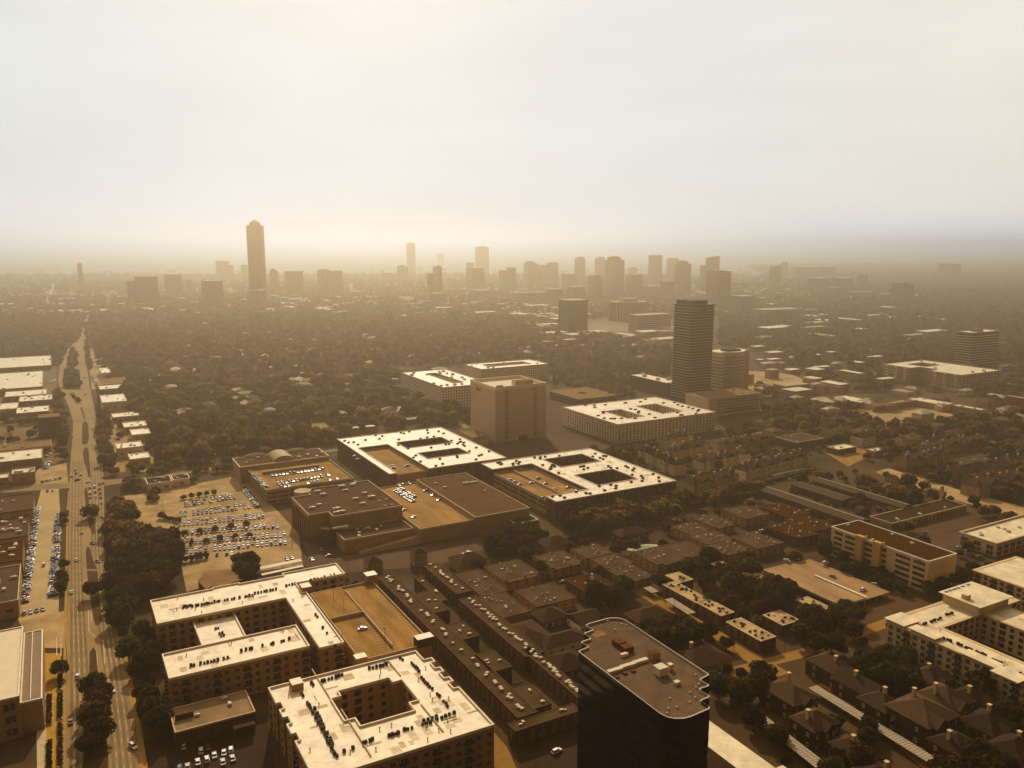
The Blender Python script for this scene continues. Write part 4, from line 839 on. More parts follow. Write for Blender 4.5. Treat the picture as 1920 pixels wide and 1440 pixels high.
ho2 = [Q(H16, L_=(1022, 861), B=(1090, 852), R_=(1126, 864), F=(1048, 878)), Q(H16, L_=(1081, 892), B=(1152, 878), R_=(1190, 899), F=(1119, 911))]
r17 = block('apartment_building', 'white roofed apartment block with two dark square courts, right of the cinema wing', 'apartment building', [p17], H16, BRICKW, WHITE_ROOF, holes=ho2 + [(p17[0] - 9, dkr[1], dkr[2], dkr[3])], floors=4, pitch=4, ww=1.8, wh=1.7, cope=COPE, cope_h=0.5, limit=90, balcony=4)
patches(r17[0], r17[1], [p17], H16, 40, ho2 + [dkr])
gg = block('parking_garage', 'ochre parking deck wrapped by the white roofed block right of the cinema wing', 'parking garage', [(dkr[0] + .1, dkr[1] - .1, dkr[2] + .1, dkr[3] - .1)], 10.5, TANW, DECK, cope=TANC, cope_h=1.0, cope_t=0.3)
W, D = dkr[1] - dkr[0], dkr[3] - dkr[2]; b = MB(); b.box(W * 0.45, W * 0.47, D * 0.1, D * 0.95, 10.5, 12.2); b.build('ramp_wall', TANC, gg[0])
for f in range(2):
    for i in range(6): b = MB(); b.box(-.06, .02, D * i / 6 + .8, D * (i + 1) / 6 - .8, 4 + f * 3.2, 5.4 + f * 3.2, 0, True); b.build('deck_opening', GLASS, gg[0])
for i in range(60):
    for _ in range(20):
        u, v = random.uniform(p17[0] + 3, p17[1] - 3), random.uniform(p17[2] + 3, p17[3] - 3)
        if not any(q[0] - 1.5 < u < q[1] + 1.5 and q[2] - 1.5 < v < q[3] + 1.5 for q in ho2 + [dkr]): ob('condenser', COND, r17[0], (u - r17[1][0], v - r17[1][1], H16 + .003), 0, (2.2, 1.1, 1.2)); break

# --- tan windowless telephone-exchange slab
HT2 = 54.0
t0 = P(929, 831.5); t1 = P(1036, 816); tl = P(893, 800)
a0 = uv(t0); wdt = 57.0; dep = 54.0
rt = (a0[0], a0[0] + wdt, a0[1], a0[1] + dep)
ex, oE, EE = block('exchange_building', 'tall tan nearly windowless slab building with two columns of small windows', 'office tower', [rt], HT2, PINKW, mat('pebbled_roof', (0.70, 0.56, 0.36), 0.9, 0.5, 0.5), cope=COPE, cope_h=1.2, cope_t=0.6, deck=2.0)
sq = win_mesh(COPE)
for u in (wdt * 0.215, wdt * 0.775):
    b = MB(); b.box(u - 1.7, u + 1.7, -0.12, 0.0, 3, HT2 - 2.5); b.build('window_bay', TANW, ex)
    for f in range(11): ob('window', sq, ex, (u, -0.12, 4.5 + f * 4.3), 0, (2.3, 1, 3.0))
b = MB(); b.box(wdt * .40, wdt * .75, 1, 9, HT2, HT2 + 5, 0, False, 1); b.build('penthouse', [PINKW, TAN_ROOF], ex); b = MB(); b.box(wdt * .05, wdt * .16, 1, 4, HT2 - 1, HT2 + 2); b.build('vent_box', DKW, ex)
b = MB(); b.box(wdt * .46, wdt * .62, -.5, .02, 0, 5); b.build('entrance_louvre', DKW, ex)
b = MB(); b.frustum((0, 0), 3.1, 3.1, 0, 0.25, 22); q = b.build('round_emblem', COPE, ex, (-0.02, dep * 0.86, HT2 - 6.2)); q.rotation_euler = (math.pi / 2, 0, -math.pi / 2)
for zz_, ww_ in ((-1.9, 2.0), (-1.1, 2.7), (-0.3, 2.9), (0.5, 2.9), (1.3, 2.6)): b = MB(); b.box(-0.34, -0.27, -ww_ + 0.6, ww_, zz_, zz_ + 0.35); b.build('emblem_stripe', METAL, ex, (0, dep * 0.86, HT2 - 6.2))
text3d('AT&T', 4.6, DKW, ex, (-0.15, dep * 0.66, HT2 - 6.4), (math.pi / 2, 0, -math.pi / 2), 0.15)
block('shop_building', 'low tan building at the foot of the tall tan windowless slab', 'shop', [Q(8, L_=(866, 812), B=(885, 803), R_=(913, 815), F=(893, 823))], 8, PINKW, TAN_ROOF, cope=TANC, cope_h=0.6, rtu=2)

# --- big white apartment block right of it
H19 = 19.0; T19 = R(31)
b19 = Q(H19, L_=(1065, 764), B=(1223, 744), R_=(1338, 771), F=(1157, 799))
h19 = [Q(H19, L_=(1134, 772), B=(1165, 767), R_=(1203, 780), F=(1180, 786)), Q(H19, L_=(1196, 762), B=(1228, 757), R_=(1278, 770), F=(1242, 777))]
r19 = block('apartment_building', 'large white six-storey apartment block with two courts at the foot of the dark tower', 'apartment building', [b19], H19, WHITEW, WHITE_ROOF, holes=h19, floors=6, pitch=4.2, ww=2.0, wh=1.9, cope=COPE, cope_h=0.5, limit=100, rtu=0)
for i in range(34):
    for _ in range(20):
        u, v = random.uniform(b19[0] + 3, b19[1] - 3), random.uniform(b19[2] + 3, b19[3] - 3)
        if not any(q[0] - 2 < u < q[1] + 2 and q[2] - 2 < v < q[3] + 2 for q in h19): ob('condenser', COND, r19[0], (u - r19[1][0], v - r19[1][1], H19 + .003), 0, (3.5, 1.2, 1.1)); break
# --- dark balcony tower
p = uv(P(1293, 757)); tw, td, th_ = 36.0, 30.0, 124.0
rtw = (p[0] - 3, p[0] - 3 + tw, p[1], p[1] + td); X, Y = xy(rtw[0], rtw[2]); occ(rtw)
dt = thing('balcony_tower', 'tall dark residential tower ringed by balconies, right of centre', 'apartment tower', (X, Y, 0), TH)
b = MB(); b.box(0, tw, 0, td, 0, th_ - 6); b.build('glass_wall', facade_mat('tower_glass', (0.085, 0.055, 0.035), (0.018, 0.012, 0.008), 3.0, 3.4, 0.7, 0.75), dt)
sb = MB(); sb.box(-0.9, tw + 0.9, -0.9, td + 0.9, 0, 0.9, 0, True); sm = sb.mesh('floor_slab', [mat('balcony_slab', (0.40, 0.28, 0.18), 0.8, 0.12, 0.3)])
for f in range(34): ob('floor_slab', sm, dt, (0, 0, 6 + f * 3.4))
b = MB(); b.box(1, tw - 9, 1.5, td - 2, th_ - 6, th_, 0, False); b.build('crown', DKW, dt); b = MB(); b.box(-1.5, tw + 1.5, -1.5, td + 1.5, th_ - 6, th_ - 5.2, 0, True); b.build('roof_slab', DKW, dt)
b = MB(); b.box(tw * .35, tw * .65, -1.2, 0, th_ - 14, th_ - 6); b.build('sky_lobby', DKW, dt)
# --- office of round bays, its garage, dark low office
q = P(1383, 737); a = uv(q); HR_ = height_at(1383, 737, 660)
rd = thing('office_building', 'tan office block with curved front and dark window bands, right of the dark tower', 'office building', (*q, 0), TH); occ((a[0] - 24, a[0] + 24, a[1], a[1] + 34))
pts = [(-26, 0)] + [(25 * math.sin(R(t)), 22 - 26 * math.cos(R(t)) + 4) for t in range(-60, 61, 12)] + [(26, 8), (28, 32), (-28, 32)]
b = MB(); b.prism(pts, 0, HR_, 0, 1); b.build('wall', [PINKW, CREAM_ROOF], rd)
for f in range(int((HR_ - 4) / 4.2)):
    b = MB(); b.prism([(x * 1.004, y * 1.004 - 0.12) for x, y in pts], 3.6 + f * 4.2, 5.0 + f * 4.2, 0, None, True); b.build('window_band', GLASS, rd)
b = MB(); b.box(-12, 10, 8, 22, HR_, HR_ + 2.5); b.build('roof_plant', GREY_ROOF, rd)
HGg = 21.0; gr_ = Q(HGg, L_=(1290, 738), F=(1335, 752), R_=(1415, 735))
g2r, o2r, e2r = block('parking_garage', 'tan striped parking garage at the foot of the dark tower', 'parking garage', [gr_], HGg, PINKW, TAN_ROOF, cope=PINKW, cope_h=0.8, rtu=4, rs=2.5)
W, D = gr_[1] - gr_[0], gr_[3] - gr_[2]
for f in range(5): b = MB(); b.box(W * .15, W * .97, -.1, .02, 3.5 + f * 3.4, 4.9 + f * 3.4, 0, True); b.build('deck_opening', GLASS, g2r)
block('office_building', 'low dark glass office with cream roof left of the dark tower', 'office building', [Q(17, L_=(1187, 704), R_=(1262, 717), B=(1215, 699))], 17, DKW, CREAM_ROOF, cope=COPE, cope_h=0.3, rtu=4, rs=4)
r25 = Q(9, L_=(1037, 731), B=(1100, 727), R_=(1158, 741), F=(1075, 750))
block('office_building', 'flat brown two-storey office with a small dark court behind the tan slab', 'office building', [r25], 9, BRICKW, TAN_ROOF, holes=[(r25[0] + (r25[1] - r25[0]) * .4, r25[0] + (r25[1] - r25[0]) * .6, r25[2] + (r25[3] - r25[2]) * .4, r25[2] + (r25[3] - r25[2]) * .6)], floors=2, pitch=4, cope=TANC, cope_h=.5, rtu=2, rs=3, limit=50)
r24a = Q(26, L_=(758, 699), B=(835, 692), R_=(905, 715), F=(838, 733))
HZW = rnd_tint(facade_mat('ornate_flats', (0.68, 0.5, 0.31), (0.10, 0.07, 0.045), 3.4, 3.3, 0.45, 0.55, 0.5), 0.1)
block('apartment_building', 'ornate pale six-storey flats in the trees behind the tan slab, left', 'apartment building', [r24a], 26, HZW, CREAM_ROOF, holes=[(r24a[0] + 25, r24a[1] - 25, r24a[2] + 25, r24a[3] - 25)], cope=TANC, cope_h=0.8, rtu=18, rs=3.5)
r24b = Q(22, L_=(870, 684), B=(990, 674), R_=(1029, 682), F=(905, 694))
block('apartment_building', 'long pale five-storey flats directly behind the tan slab', 'apartment building', [r24b], 22, HZW, CREAM_ROOF, holes=[(r24b[0] + 22, r24b[1] - 22, r24b[2] + 20, r24b[3] - 16)], cope=TANC, cope_h=0.8, rtu=10, rs=3)
# right: long dark office, tall-pilastered apartments, small shops
q = P(1818, 688); a = uv(q); HK = height_at(1830, 684, 617); r22 = Q(40, L_=(1783, 620), B=(1795, 615), R_=(1877, 622)); r22 = (a[0], a[0] + 70, a[1], a[1] + 26)
do, odo, edo = block('office_building', 'long dark nine-storey office slab standing in the trees at far right', 'office building', [r22], HK - 4, mat('brown_glass', (0.03, 0.02, 0.012), 0.4, 0.1, 0.1), CREAM_ROOF, cope=TANC, cope_h=.6)
for f in range(int((HK - 8) / 4)): b = MB(); b.box(-.5, 70.5, -.5, 26.5, 3 + f * 4, 4.3 + f * 4, 0, True); b.build('spandrel', PINKW, do)
b = MB(); b.box(22, 40, 8, 18, HK - 4, HK); b.build('penthouse', TAN_ROOF, do)
H23 = 22.0; r23 = Q(H23, L_=(1675, 682), B=(1722, 675), R_=(1877, 694), F=(1790, 707)); Wd, Dd = r23[1] - r23[0], r23[3] - r23[2]
t23 = block('apartment_building', 'tan five-storey apartments with white window strips at the right, before the dark office slab', 'apartment building', [r23], H23, TANW, CREAM_ROOF, holes=[(r23[0] + Wd * .35, r23[0] + Wd * .7, r23[2] + Dd * .62, r23[2] + Dd * .85), (r23[0] - 5, r23[0] + Wd * .22, r23[2] + Dd * .4, r23[2] + Dd * .62)], cope=TANC, cope_h=.8, rtu=6, rs=3)
for i in range(12):
    x = Wd * (i + .5) / 12
    b = MB(); b.box(x - 1.6, x + 1.6, -.5, .0, 1, H23 - .5, 0); b.build('window_strip', COPE, t23[0])
    for f in range(5): ob('window', win_mesh(FRAME), t23[0], (x, -.5, 2 + f * 4.0), 0, (2.0, 1, 1.9))
for i in range(8):
    y = Dd * (i + .5) / 8
    if .38 < y / Dd < .64: continue
    b = MB(); b.box(-.5, 0, y - 1.8, y + 1.8, 1, H23 - .5, 0); b.build('window_strip', COPE, t23[0])
    for f in range(5): ob('window', win_mesh(FRAME), t23[0], (-.5, y, 2 + f * 4.0), -math.pi / 2, (2.4, 1, 1.9))
for lab, c, h, wm, rm in (('shop with pale roof in the car parks right of the dark tower, upper', dict(L_=(1560, 745), R_=(1640, 752)), 7, TANW, CREAM_ROOF), ('long shop row with cream roof in front of the white-strip apartments', dict(L_=(1640, 762), R_=(1716, 750)), 7, TANW, CREAM_ROOF),
        ('flat cream shop roof nearest the trees below the white-strip apartments', dict(L_=(1785, 760), R_=(1850, 768)), 7, TANW, CREAM_ROOF), ('flat pale shop below the white-strip apartments', dict(L_=(1700, 748), R_=(1790, 757)), 7, TANW, CREAM_ROOF),
        ('red and cream store cut by the right edge of the view', dict(L_=(1886, 742), R_=(1960, 752)), 10, mat('red_cladding', (0.30, 0.045, 0.012), 0.8, 0.1, 0.2), CREAM_ROOF), ('flat brown-roofed clinic below the striped garage', dict(L_=(1454, 820), R_=(1545, 822)), 7, BRICKW, PINK_ROOF),
        ('small shop with bright white roof among the houses at right', dict(L_=(1624, 843), R_=(1662, 843)), 5, TANW, WHITE_ROOF), ('flat golden-roofed shop beside the golden yard', dict(L_=(1550, 838), R_=(1606, 838)), 5, BRICKW, CREAM_ROOF),
        ('tan low clubhouse in front of the white-roofed block, right of its corner', dict(L_=(1296, 898), R_=(1345, 893)), 5, TANW, TAN_ROOF), ('low brown office block among the trees right of the striped garage', dict(L_=(1418, 722), R_=(1450, 724)), 9, BRICKW, RUST_ROOF)):
    block('shop_building', lab, 'shop', [Q(h, **c)], h, wm, rm, cope=TANC, cope_h=.5, rtu=2, rs=2, floors=1 if h < 8 else 2, pitch=6, ww=3, wh=2, limit=16, sides='v')

# --- left side: west of the boulevard
WB = [('big flat cream-roofed store with scattered roof units, farthest up on the left', dict(L_=(-40, 703), R_=(80, 725)), 8, CREAM_ROOF, 14), ('long low cream-roofed store row beyond the big store', dict(L_=(-40, 674), R_=(96, 685)), 7, CREAM_ROOF, 4), ('white-roofed shop just below the big store', dict(L_=(11, 735), R_=(88, 739)), 7, WHITE_ROOF, 4),
      ('white-roofed shop with many roof units, below the first white shop', dict(L_=(37, 744), R_=(98, 749)), 8, WHITE_ROOF, 8), ('tan-roofed shop at the left frame edge above the dark slab', dict(L_=(-25, 759), R_=(33, 766)), 7, CREAM_ROOF, 2), ('white-roofed shop leaning against the dark windowless slab', dict(L_=(32, 765), R_=(92, 771)), 8, WHITE_ROOF, 4),
      ('grey flat-roofed shop row below the dark windowless slab', dict(L_=(-40, 838), R_=(96, 836)), 6, TAN_ROOF, 4), ('long cream flat-roofed shop row below the grey row', dict(L_=(-40, 853), R_=(79, 859)), 7, CREAM_ROOF, 5), ('small cream-roofed shop at the corner above the long pale car park', dict(L_=(23, 881), R_=(65, 885)), 9, CREAM_ROOF, 5),
      ('yellowish shop roof cut by the left edge beside the corner shop', dict(L_=(-30, 893), R_=(15, 896)), 8, CREAM_ROOF, 1), ('brown cluttered roof left of the long pale car park, upper', dict(L_=(-60, 940), R_=(62, 955)), 8, GREY_ROOF, 10), ('brown cluttered roof left of the long pale car park, middle', dict(L_=(-60, 985), R_=(52, 1005)), 8, GREY_ROOF, 16),
      ('brown cluttered roof left of the long pale car park, lower', dict(L_=(-60, 1030), R_=(42, 1050)), 8, RUST_ROOF, 14), ('plain brown flat roof left of the long pale car park', dict(L_=(-60, 1075), R_=(34, 1126)), 9, PINK_ROOF, 3)]
for lab, c, h, rm, nr in WB: block('shop_building', lab, 'shop', [Q(h, **c)], h, TANW, rm, cope=TANC if rm not in (GREY_ROOF, RUST_ROOF) else BRICKW, cope_h=.6, rtu=nr, rs=2.4, floors=1, pitch=7, ww=3.5, wh=2, limit=12, sides='v')
block('office_building', 'dark windowless slab building left of the boulevard', 'office building', [Q(21, L_=(71, 777), R_=(113, 782))], 21, mat('mauve_brick', (0.085, 0.05, 0.035), 0.9, 0.08, 0.1), TAN_ROOF, cope=BRICKW, cope_h=.8)
HP = 17.0
a = uv(P(42, 1176, HP)); c = uv(P(37, 1306, HP)); big = (a[0] - 34, (a[0] + c[0]) / 2, c[1], a[1])
bl = block('market_hall', 'large hall with smooth cream roof cut by the left edge at the bottom', 'market hall', [big], HP, TANW, mat('smooth_cream_roof', (0.70, 0.55, 0.33), 0.7, 0.06, 0.2), cope=COPE, cope_h=0.5, floors=3, pitch=6, ww=4.4, wh=3.2, limit=20, sides='v')
mass(bl[0], bl[1], [(big[1] + 0.05, big[1] + 7.5, big[2] + 2, big[3] + 2)], HP - 4, TANW, mat('terrace_tiles', (0.26, 0.17, 0.10), 0.9, 0.12, 0.3), cope=COPE, cope_h=0.4, wall_name='terrace_wall', roof_name='terrace')
b = MB(); b.box(big[1] - big[0] + 3.3, big[1] - big[0] + 3.6, 3, big[3] - big[2] + 1, HP - 4, HP - 3.4); b.build('terrace_beam', COPE, bl[0])
a = uv(P(70, 1188, 5)); b = MB(); X, Y = xy(*a); pv = thing('entrance_pavilion', 'small white canopy beside the cream-roofed hall', 'canopy', (X, Y, 0), TH); b.box(-2, 2.2, -9, 1, 4.6, 5, 0, True); b.build('roof', COPE, pv)
for x, y in ((-1.8, -8.7), (2, -8.7), (-1.8, .7), (2, .7)): b = MB(); b.box(-.12, .12, -.12, .12, 0, 4.59); b.build('post', METALD, pv, (x, y, 0))
# planter hedges along the promenade
for i, (x, y0, y1) in enumerate(((92.5, 1305, 1360), (92.5, 1392, 1470), (113, 1265, 1295), (113, 1302, 1350), (113, 1358, 1440))):
    a, c = Vector(P(x, y1)), Vector(P(x, y0)); d = c - a; Ln = d.length; b = MB(); b.box(0, Ln, -1.0, 1.0, 0, 0.5); hd = thing('planter', 'dark clipped hedge planter on the ochre walk, ' + ('nearest the hall', 'at the bottom edge near the hall', 'first along the kerb', 'second along the kerb', 'last along the kerb')[i], 'planter', (a.x, a.y, 0), math.atan2(d.y, d.x), 'hedge planters on the ochre walk')
    b.build('planter_box', TANC, hd); b = MB()
    for k in range(int(Ln * 14)):
        px_, py_, pz_ = random.uniform(0.1, Ln - .1), random.uniform(-.9, .9), random.uniform(.5, 1.5); v = Vector((random.gauss(0, 1), random.gauss(0, 1), random.gauss(0, 1))).normalized(); w_ = v.orthogonal().normalized() * .3; x_ = v.cross(w_).normalized() * .3; c0 = Vector((px_, py_, pz_))
        b.quad([c0 - w_ - x_, c0 + w_ - x_, c0 + w_ + x_, c0 - w_ + x_])
    b.build('hedge_foliage', LEAFS[0], hd)
# --- east of the boulevard
EB = [('white cube shop farthest up the road on its right', dict(L_=(186, 690), R_=(208, 699)), 9, WHITEW, WHITE_ROOF, 2), ('brown-roofed shop with one bright strip, right of the road', dict(L_=(182, 711), R_=(239, 718)), 7, TANW, TAN_ROOF, 3), ('tan flat shop below the brown-roofed one', dict(L_=(184, 722), R_=(240, 727)), 6, TANW, CREAM_ROOF, 3),
      ('tall white box shop right of the road', dict(L_=(187, 742), R_=(238, 752)), 12, WHITEW, WHITE_ROOF, 3), ('tan narrow shop row below the tall white box', dict(L_=(209, 776), R_=(261, 779)), 6, TANW, CREAM_ROOF, 3), ('cream-roofed shop beside the tan car park, upper', dict(L_=(229, 793), R_=(276, 798)), 7, TANW, CREAM_ROOF, 4),
      ('bright white-roofed shop beside the tan car park', dict(L_=(243, 806), R_=(283, 813)), 7, CREAMW, WHITE_ROOF, 1), ('pale two-storey shop with fenced roof right of the road', dict(L_=(216, 832), R_=(268, 837)), 9, WHITEW, CREAM_ROOF, 6), ('small shop with white awning roof just above the cross street', dict(L_=(240, 852), R_=(282, 858)), 7, CREAMW, WHITE_ROOF, 2),
      ('dark-roofed restaurant with pale walls on the cross street', dict(L_=(272, 898), R_=(323, 903)), 6, WHITEW, DARK_ROOF, 5), ('dark-roofed wing on the right of the restaurant', dict(L_=(320, 892), R_=(356, 897)), 5.5, WHITEW, DARK_ROOF, 3)]
for lab, c, h, wm, rm, nr in EB: block('shop_building', lab, 'shop', [Q(h, **c)], h, wm, rm, cope=COPE, cope_h=.6, rtu=nr, rs=2, floors=1, pitch=6, ww=3, wh=2, limit=10, sides='v')
# polygonal pavilion
pts = [uv(P(280 + x / 4.235, 1040 + y / 4.235, 6)) for x, y in ((388, 205), (425, 175), (430, 145), (560, 130), (625, 122), (740, 195), (640, 225), (560, 255), (500, 250), (455, 275))]
cx, cy = sum(q[0] for q in pts) / len(pts), sum(q[1] for q in pts) / len(pts); pl2 = [(q[0] - cx, q[1] - cy) for q in pts]
if sum(pl2[i][0] * pl2[(i + 1) % len(pl2)][1] - pl2[(i + 1) % len(pl2)][0] * pl2[i][1] for i in range(len(pl2))) < 0: pl2 = pl2[::-1]
X, Y = xy(cx, cy); pvn = thing('bank_pavilion', 'low many-sided pavilion with pale roof between the trees and the E-shaped apartment house', 'shop', (X, Y, 0), TH); occ((cx - 12, cx + 12, cy - 10, cy + 10))
b = MB(); b.prism(pl2, 0, 5.9); b.build('wall', BRICKW, pvn); b = MB(); b.prism([(x * 1.05, y * 1.05) for x, y in pl2], 5.91, 6.4, 0, 1, True); b.build('roof', [COPE, TAN_ROOF], pvn)
r36 = Q(7, L_=(319, 1332), B=(459, 1295), R_=(480, 1334), F=(326, 1376))
s36 = block('shop_building', 'flat grey-roofed shop at bottom left between the two white apartment houses', 'shop', [r36], 7, BRICKW, roof_mat('pale_gravel', (0.252, 0.15, 0.07), (0.2, 0.13, 0.07), .4), cope=TANC, cope_h=.4, rtu=3, rs=1.8, floors=1, pitch=5)
b = MB(); b.box(1.2, 8, 8.5, 9.1, 7, 9.2); b.build('sign_wall', BRICKW, s36[0])
a = uv(P(455, 1350, 4)); X, Y = xy(*a); an = thing('slatted_canopy', 'slatted tan canopy at the right end of the grey-roofed shop', 'canopy', (X, Y, 0), TH); b = MB()
for i in range(10): b.box(-4, 4, -4 + i * .85, -4 + i * .85 + .5, 3.4, 3.6, 0, True)
b.build('slats', TANC, an)
for x, y in ((-3.8, -3.8), (3.8, -3.8), (-3.8, 3.8), (3.8, 3.8)): b = MB(); b.box(-.12, .12, -.12, .12, 0, 3.39); b.build('post', TANC, an, (x, y, 0))

for i, (p, q) in enumerate((((300, 690), (560, 655)), ((330, 760), (620, 725)), ((420, 812), (640, 785)), ((640, 700), (760, 690)), ((560, 640), (800, 615)), ((1440, 680), (1640, 640)), ((1560, 620), (1800, 700)), ((1480, 820), (1720, 785)), ((1760, 800), (1940, 850)), ((1040, 660), (1230, 640)), ((1060, 640), (1150, 690)))):
    a, c = Vector(P(*p)), Vector(P(*q)); d = (c - a).normalized(); n = Vector((-d.y, d.x)) * (5.0 if i % 3 else 7.0); pw_ = [tuple(a + n), tuple(a - n), tuple(c - n), tuple(c + n)]; POLYOCC.append(pw_)
    b = MB(); b.quad([(*x, .05 + .002 * i) for x in pw_]); struct(b.build('wooded_street', MATS['west_lot']))

# ------------------------------------------------------------------ the hazy skyline
FAC = [rnd_tint(facade_mat('far_glass', (0.16, 0.11, 0.07), (0.03, 0.02, 0.013), 4, 4, .6, .6), .15), rnd_tint(facade_mat('far_concrete', (0.36, 0.26, 0.16), (0.05, 0.035, 0.02), 5, 4, .5, .5), .15),
       rnd_tint(facade_mat('far_bands', (0.42, 0.31, 0.19), (0.04, 0.027, 0.018), 1, 4.2, 1, .5), .15), rnd_tint(facade_mat('far_ribs', (0.36, 0.26, 0.16), (0.05, 0.033, 0.02), 5, 400, .5, .97), .15), rnd_tint(mat('far_dark', (0.055, 0.036, 0.024), .6, .1, .02), .2)]
FROOF = mat('far_roof', (0.5, 0.38, 0.23), 0.9, 0.2, 0.05)
def tower(x0, x1, yt, yb, label, kind='box', fm=0, ang=29, name='skyline_tower', cat='tower', depth=1.0, group=None):
    xm = (x0 + x1) / 2; X, Y = P(xm, yb); k = FOC / (Y * CP + CAM_H * SP); W = (x1 - x0) / k; H = height_at(xm, yb, yt)
    if kind in ('round', 'drum'): rt, a, d = 0, W / 2, W / 2
    else:
        rt = R(ang); f = abs(math.cos(rt)) + depth * abs(math.sin(rt)); a = W / f / 2; d = a * depth
    o = thing(name, label, cat, (X, Y + d * 1.2, 0), rt, group); f_ = FAC[fm]
    POLYOCC.append([(X - W * .6, Y - 2), (X + W * .6, Y - 2), (X + W * .6, Y + 2.6 * d), (X - W * .6, Y + 2.6 * d)])
    b, r = MB(), MB()
    if kind == 'box': b.box(-a, a, -d, d, 0, H); r.box(-a * .55, a * .5, -d * .5, d * .5, H + .01, H + max(3, H * .025))
    elif kind == 'slab': b.box(-a, a, -d, d, 0, H); r.box(-a + 1, a - 1, -d + 1, d - 1, H + .01, H + 1)
    elif kind == 'step': b.box(-a, a, -d, d, 0, H * .93); b.box(-a * .8, a * .45, -d * .8, d * .8, H * .93, H); r.box(-a * .4, a * .2, -d * .4, d * .4, H + .01, H + 3)
    elif kind == 'dome':
        b.box(-a, a, -d, d, 0, H * .9); q = 8
        for i in range(q):
            t0, t1 = math.pi * i / q, math.pi * (i + 1) / q; hh = H * .1
            r.quad([(-a * math.cos(t0), -d, H * .9 + hh * math.sin(t0)), (-a * math.cos(t1), -d, H * .9 + hh * math.sin(t1)), (-a * math.cos(t1), d, H * .9 + hh * math.sin(t1)), (-a * math.cos(t0), d, H * .9 + hh * math.sin(t0))])
        for y in (-d, d): r.quad([(-a * math.cos(math.pi * i / q), y, H * .9 + H * .1 * math.sin(math.pi * i / q)) for i in range(q + 1)])
    elif kind == 'pyr':
        b.box(-a, a, -d, d, 0, H * .9); b.frustum((0, 0), a * 1.1, a * 1.1, H * .9, H * .95, 4, rot=math.pi / 4); r.frustum((0, 0), a * 1.1, a * .1, H * .951, H, 4, rot=math.pi / 4)
    elif kind == 'round': b.frustum((0, 0), a, a, 0, H, 24); r.frustum((0, 0), a * .6, a * .6, H + .01, H + 4, 12)
    elif kind == 'drum': b.frustum((0, 0), a, a, 0, H * .8, 32, 0, 1, .6); r.frustum((0, 0), a * .94, a * .94, H * .801, H * .86, 32, 0, 1, .6); r.frustum((0, 0), a * .5, a * .45, H * .861, H, 16, 0, 1, .6)
    elif kind == 'wedge':
        b.box(-a, a, -d, d, 0, H * .86); r.quad([(-a, -d, H * .86), (a, -d, H * .86), (a, -d, H), (-a, -d, H * .95)]); r.quad([(-a, d, H * .86), (-a, d, H * .95), (a, d, H), (a, d, H * .86)])
        r.quad([(-a, -d, H * .95), (a, -d, H), (a, d, H), (-a, d, H * .95)]); r.quad([(a, -d, H * .86), (a, d, H * .86), (a, d, H), (a, -d, H)]); r.quad([(-a, d, H * .86), (-a, -d, H * .86), (-a, -d, H * .95), (-a, d, H * .95)])
    b.build('facade', f_, o); r.build('roof', f_ if kind in ('dome', 'pyr', 'wedge') else FROOF, o); return o
# the tallest: setbacks, notched shaft and a pyramid crown
X, Y = P(480, 574); Hh = height_at(480, 574, 412); Wd = 32 * (Y * CP + CAM_H * SP) / FOC
wt = thing('skyscraper', 'tallest tower on the skyline, slim shaft with small pyramid crown', 'skyscraper', (X, Y + 30, 0), R(8)); wa = Wd * .45
b = MB(); b.box(-wa * 1.25, wa * 1.25, -wa * 1.1, wa * 1.1, 0, Hh * .16); b.build('base_block', FAC[1], wt)
b = MB(); b.box(-wa, wa, -wa * .72, wa * .72, 0, Hh * .935); b.box(-wa * .72, wa * .72, -wa, wa, 0, Hh * .937); b.box(-wa * .85, wa * .85, -wa * .87, wa * .87, 0, Hh * .938); b.build('shaft', facade_mat('shaft_ribs', (0.13, 0.085, 0.05), (0.06, 0.04, 0.026), 6, 500, .55, .98), wt)
b = MB(); b.box(-wa * .62, wa * .62, -wa * .62, wa * .62, Hh * .938, Hh * .968); b.frustum((0, 0), wa * .87, wa * .1, Hh * .968, Hh, 4, rot=math.pi / 4); b.build('crown', FAC[0], wt)
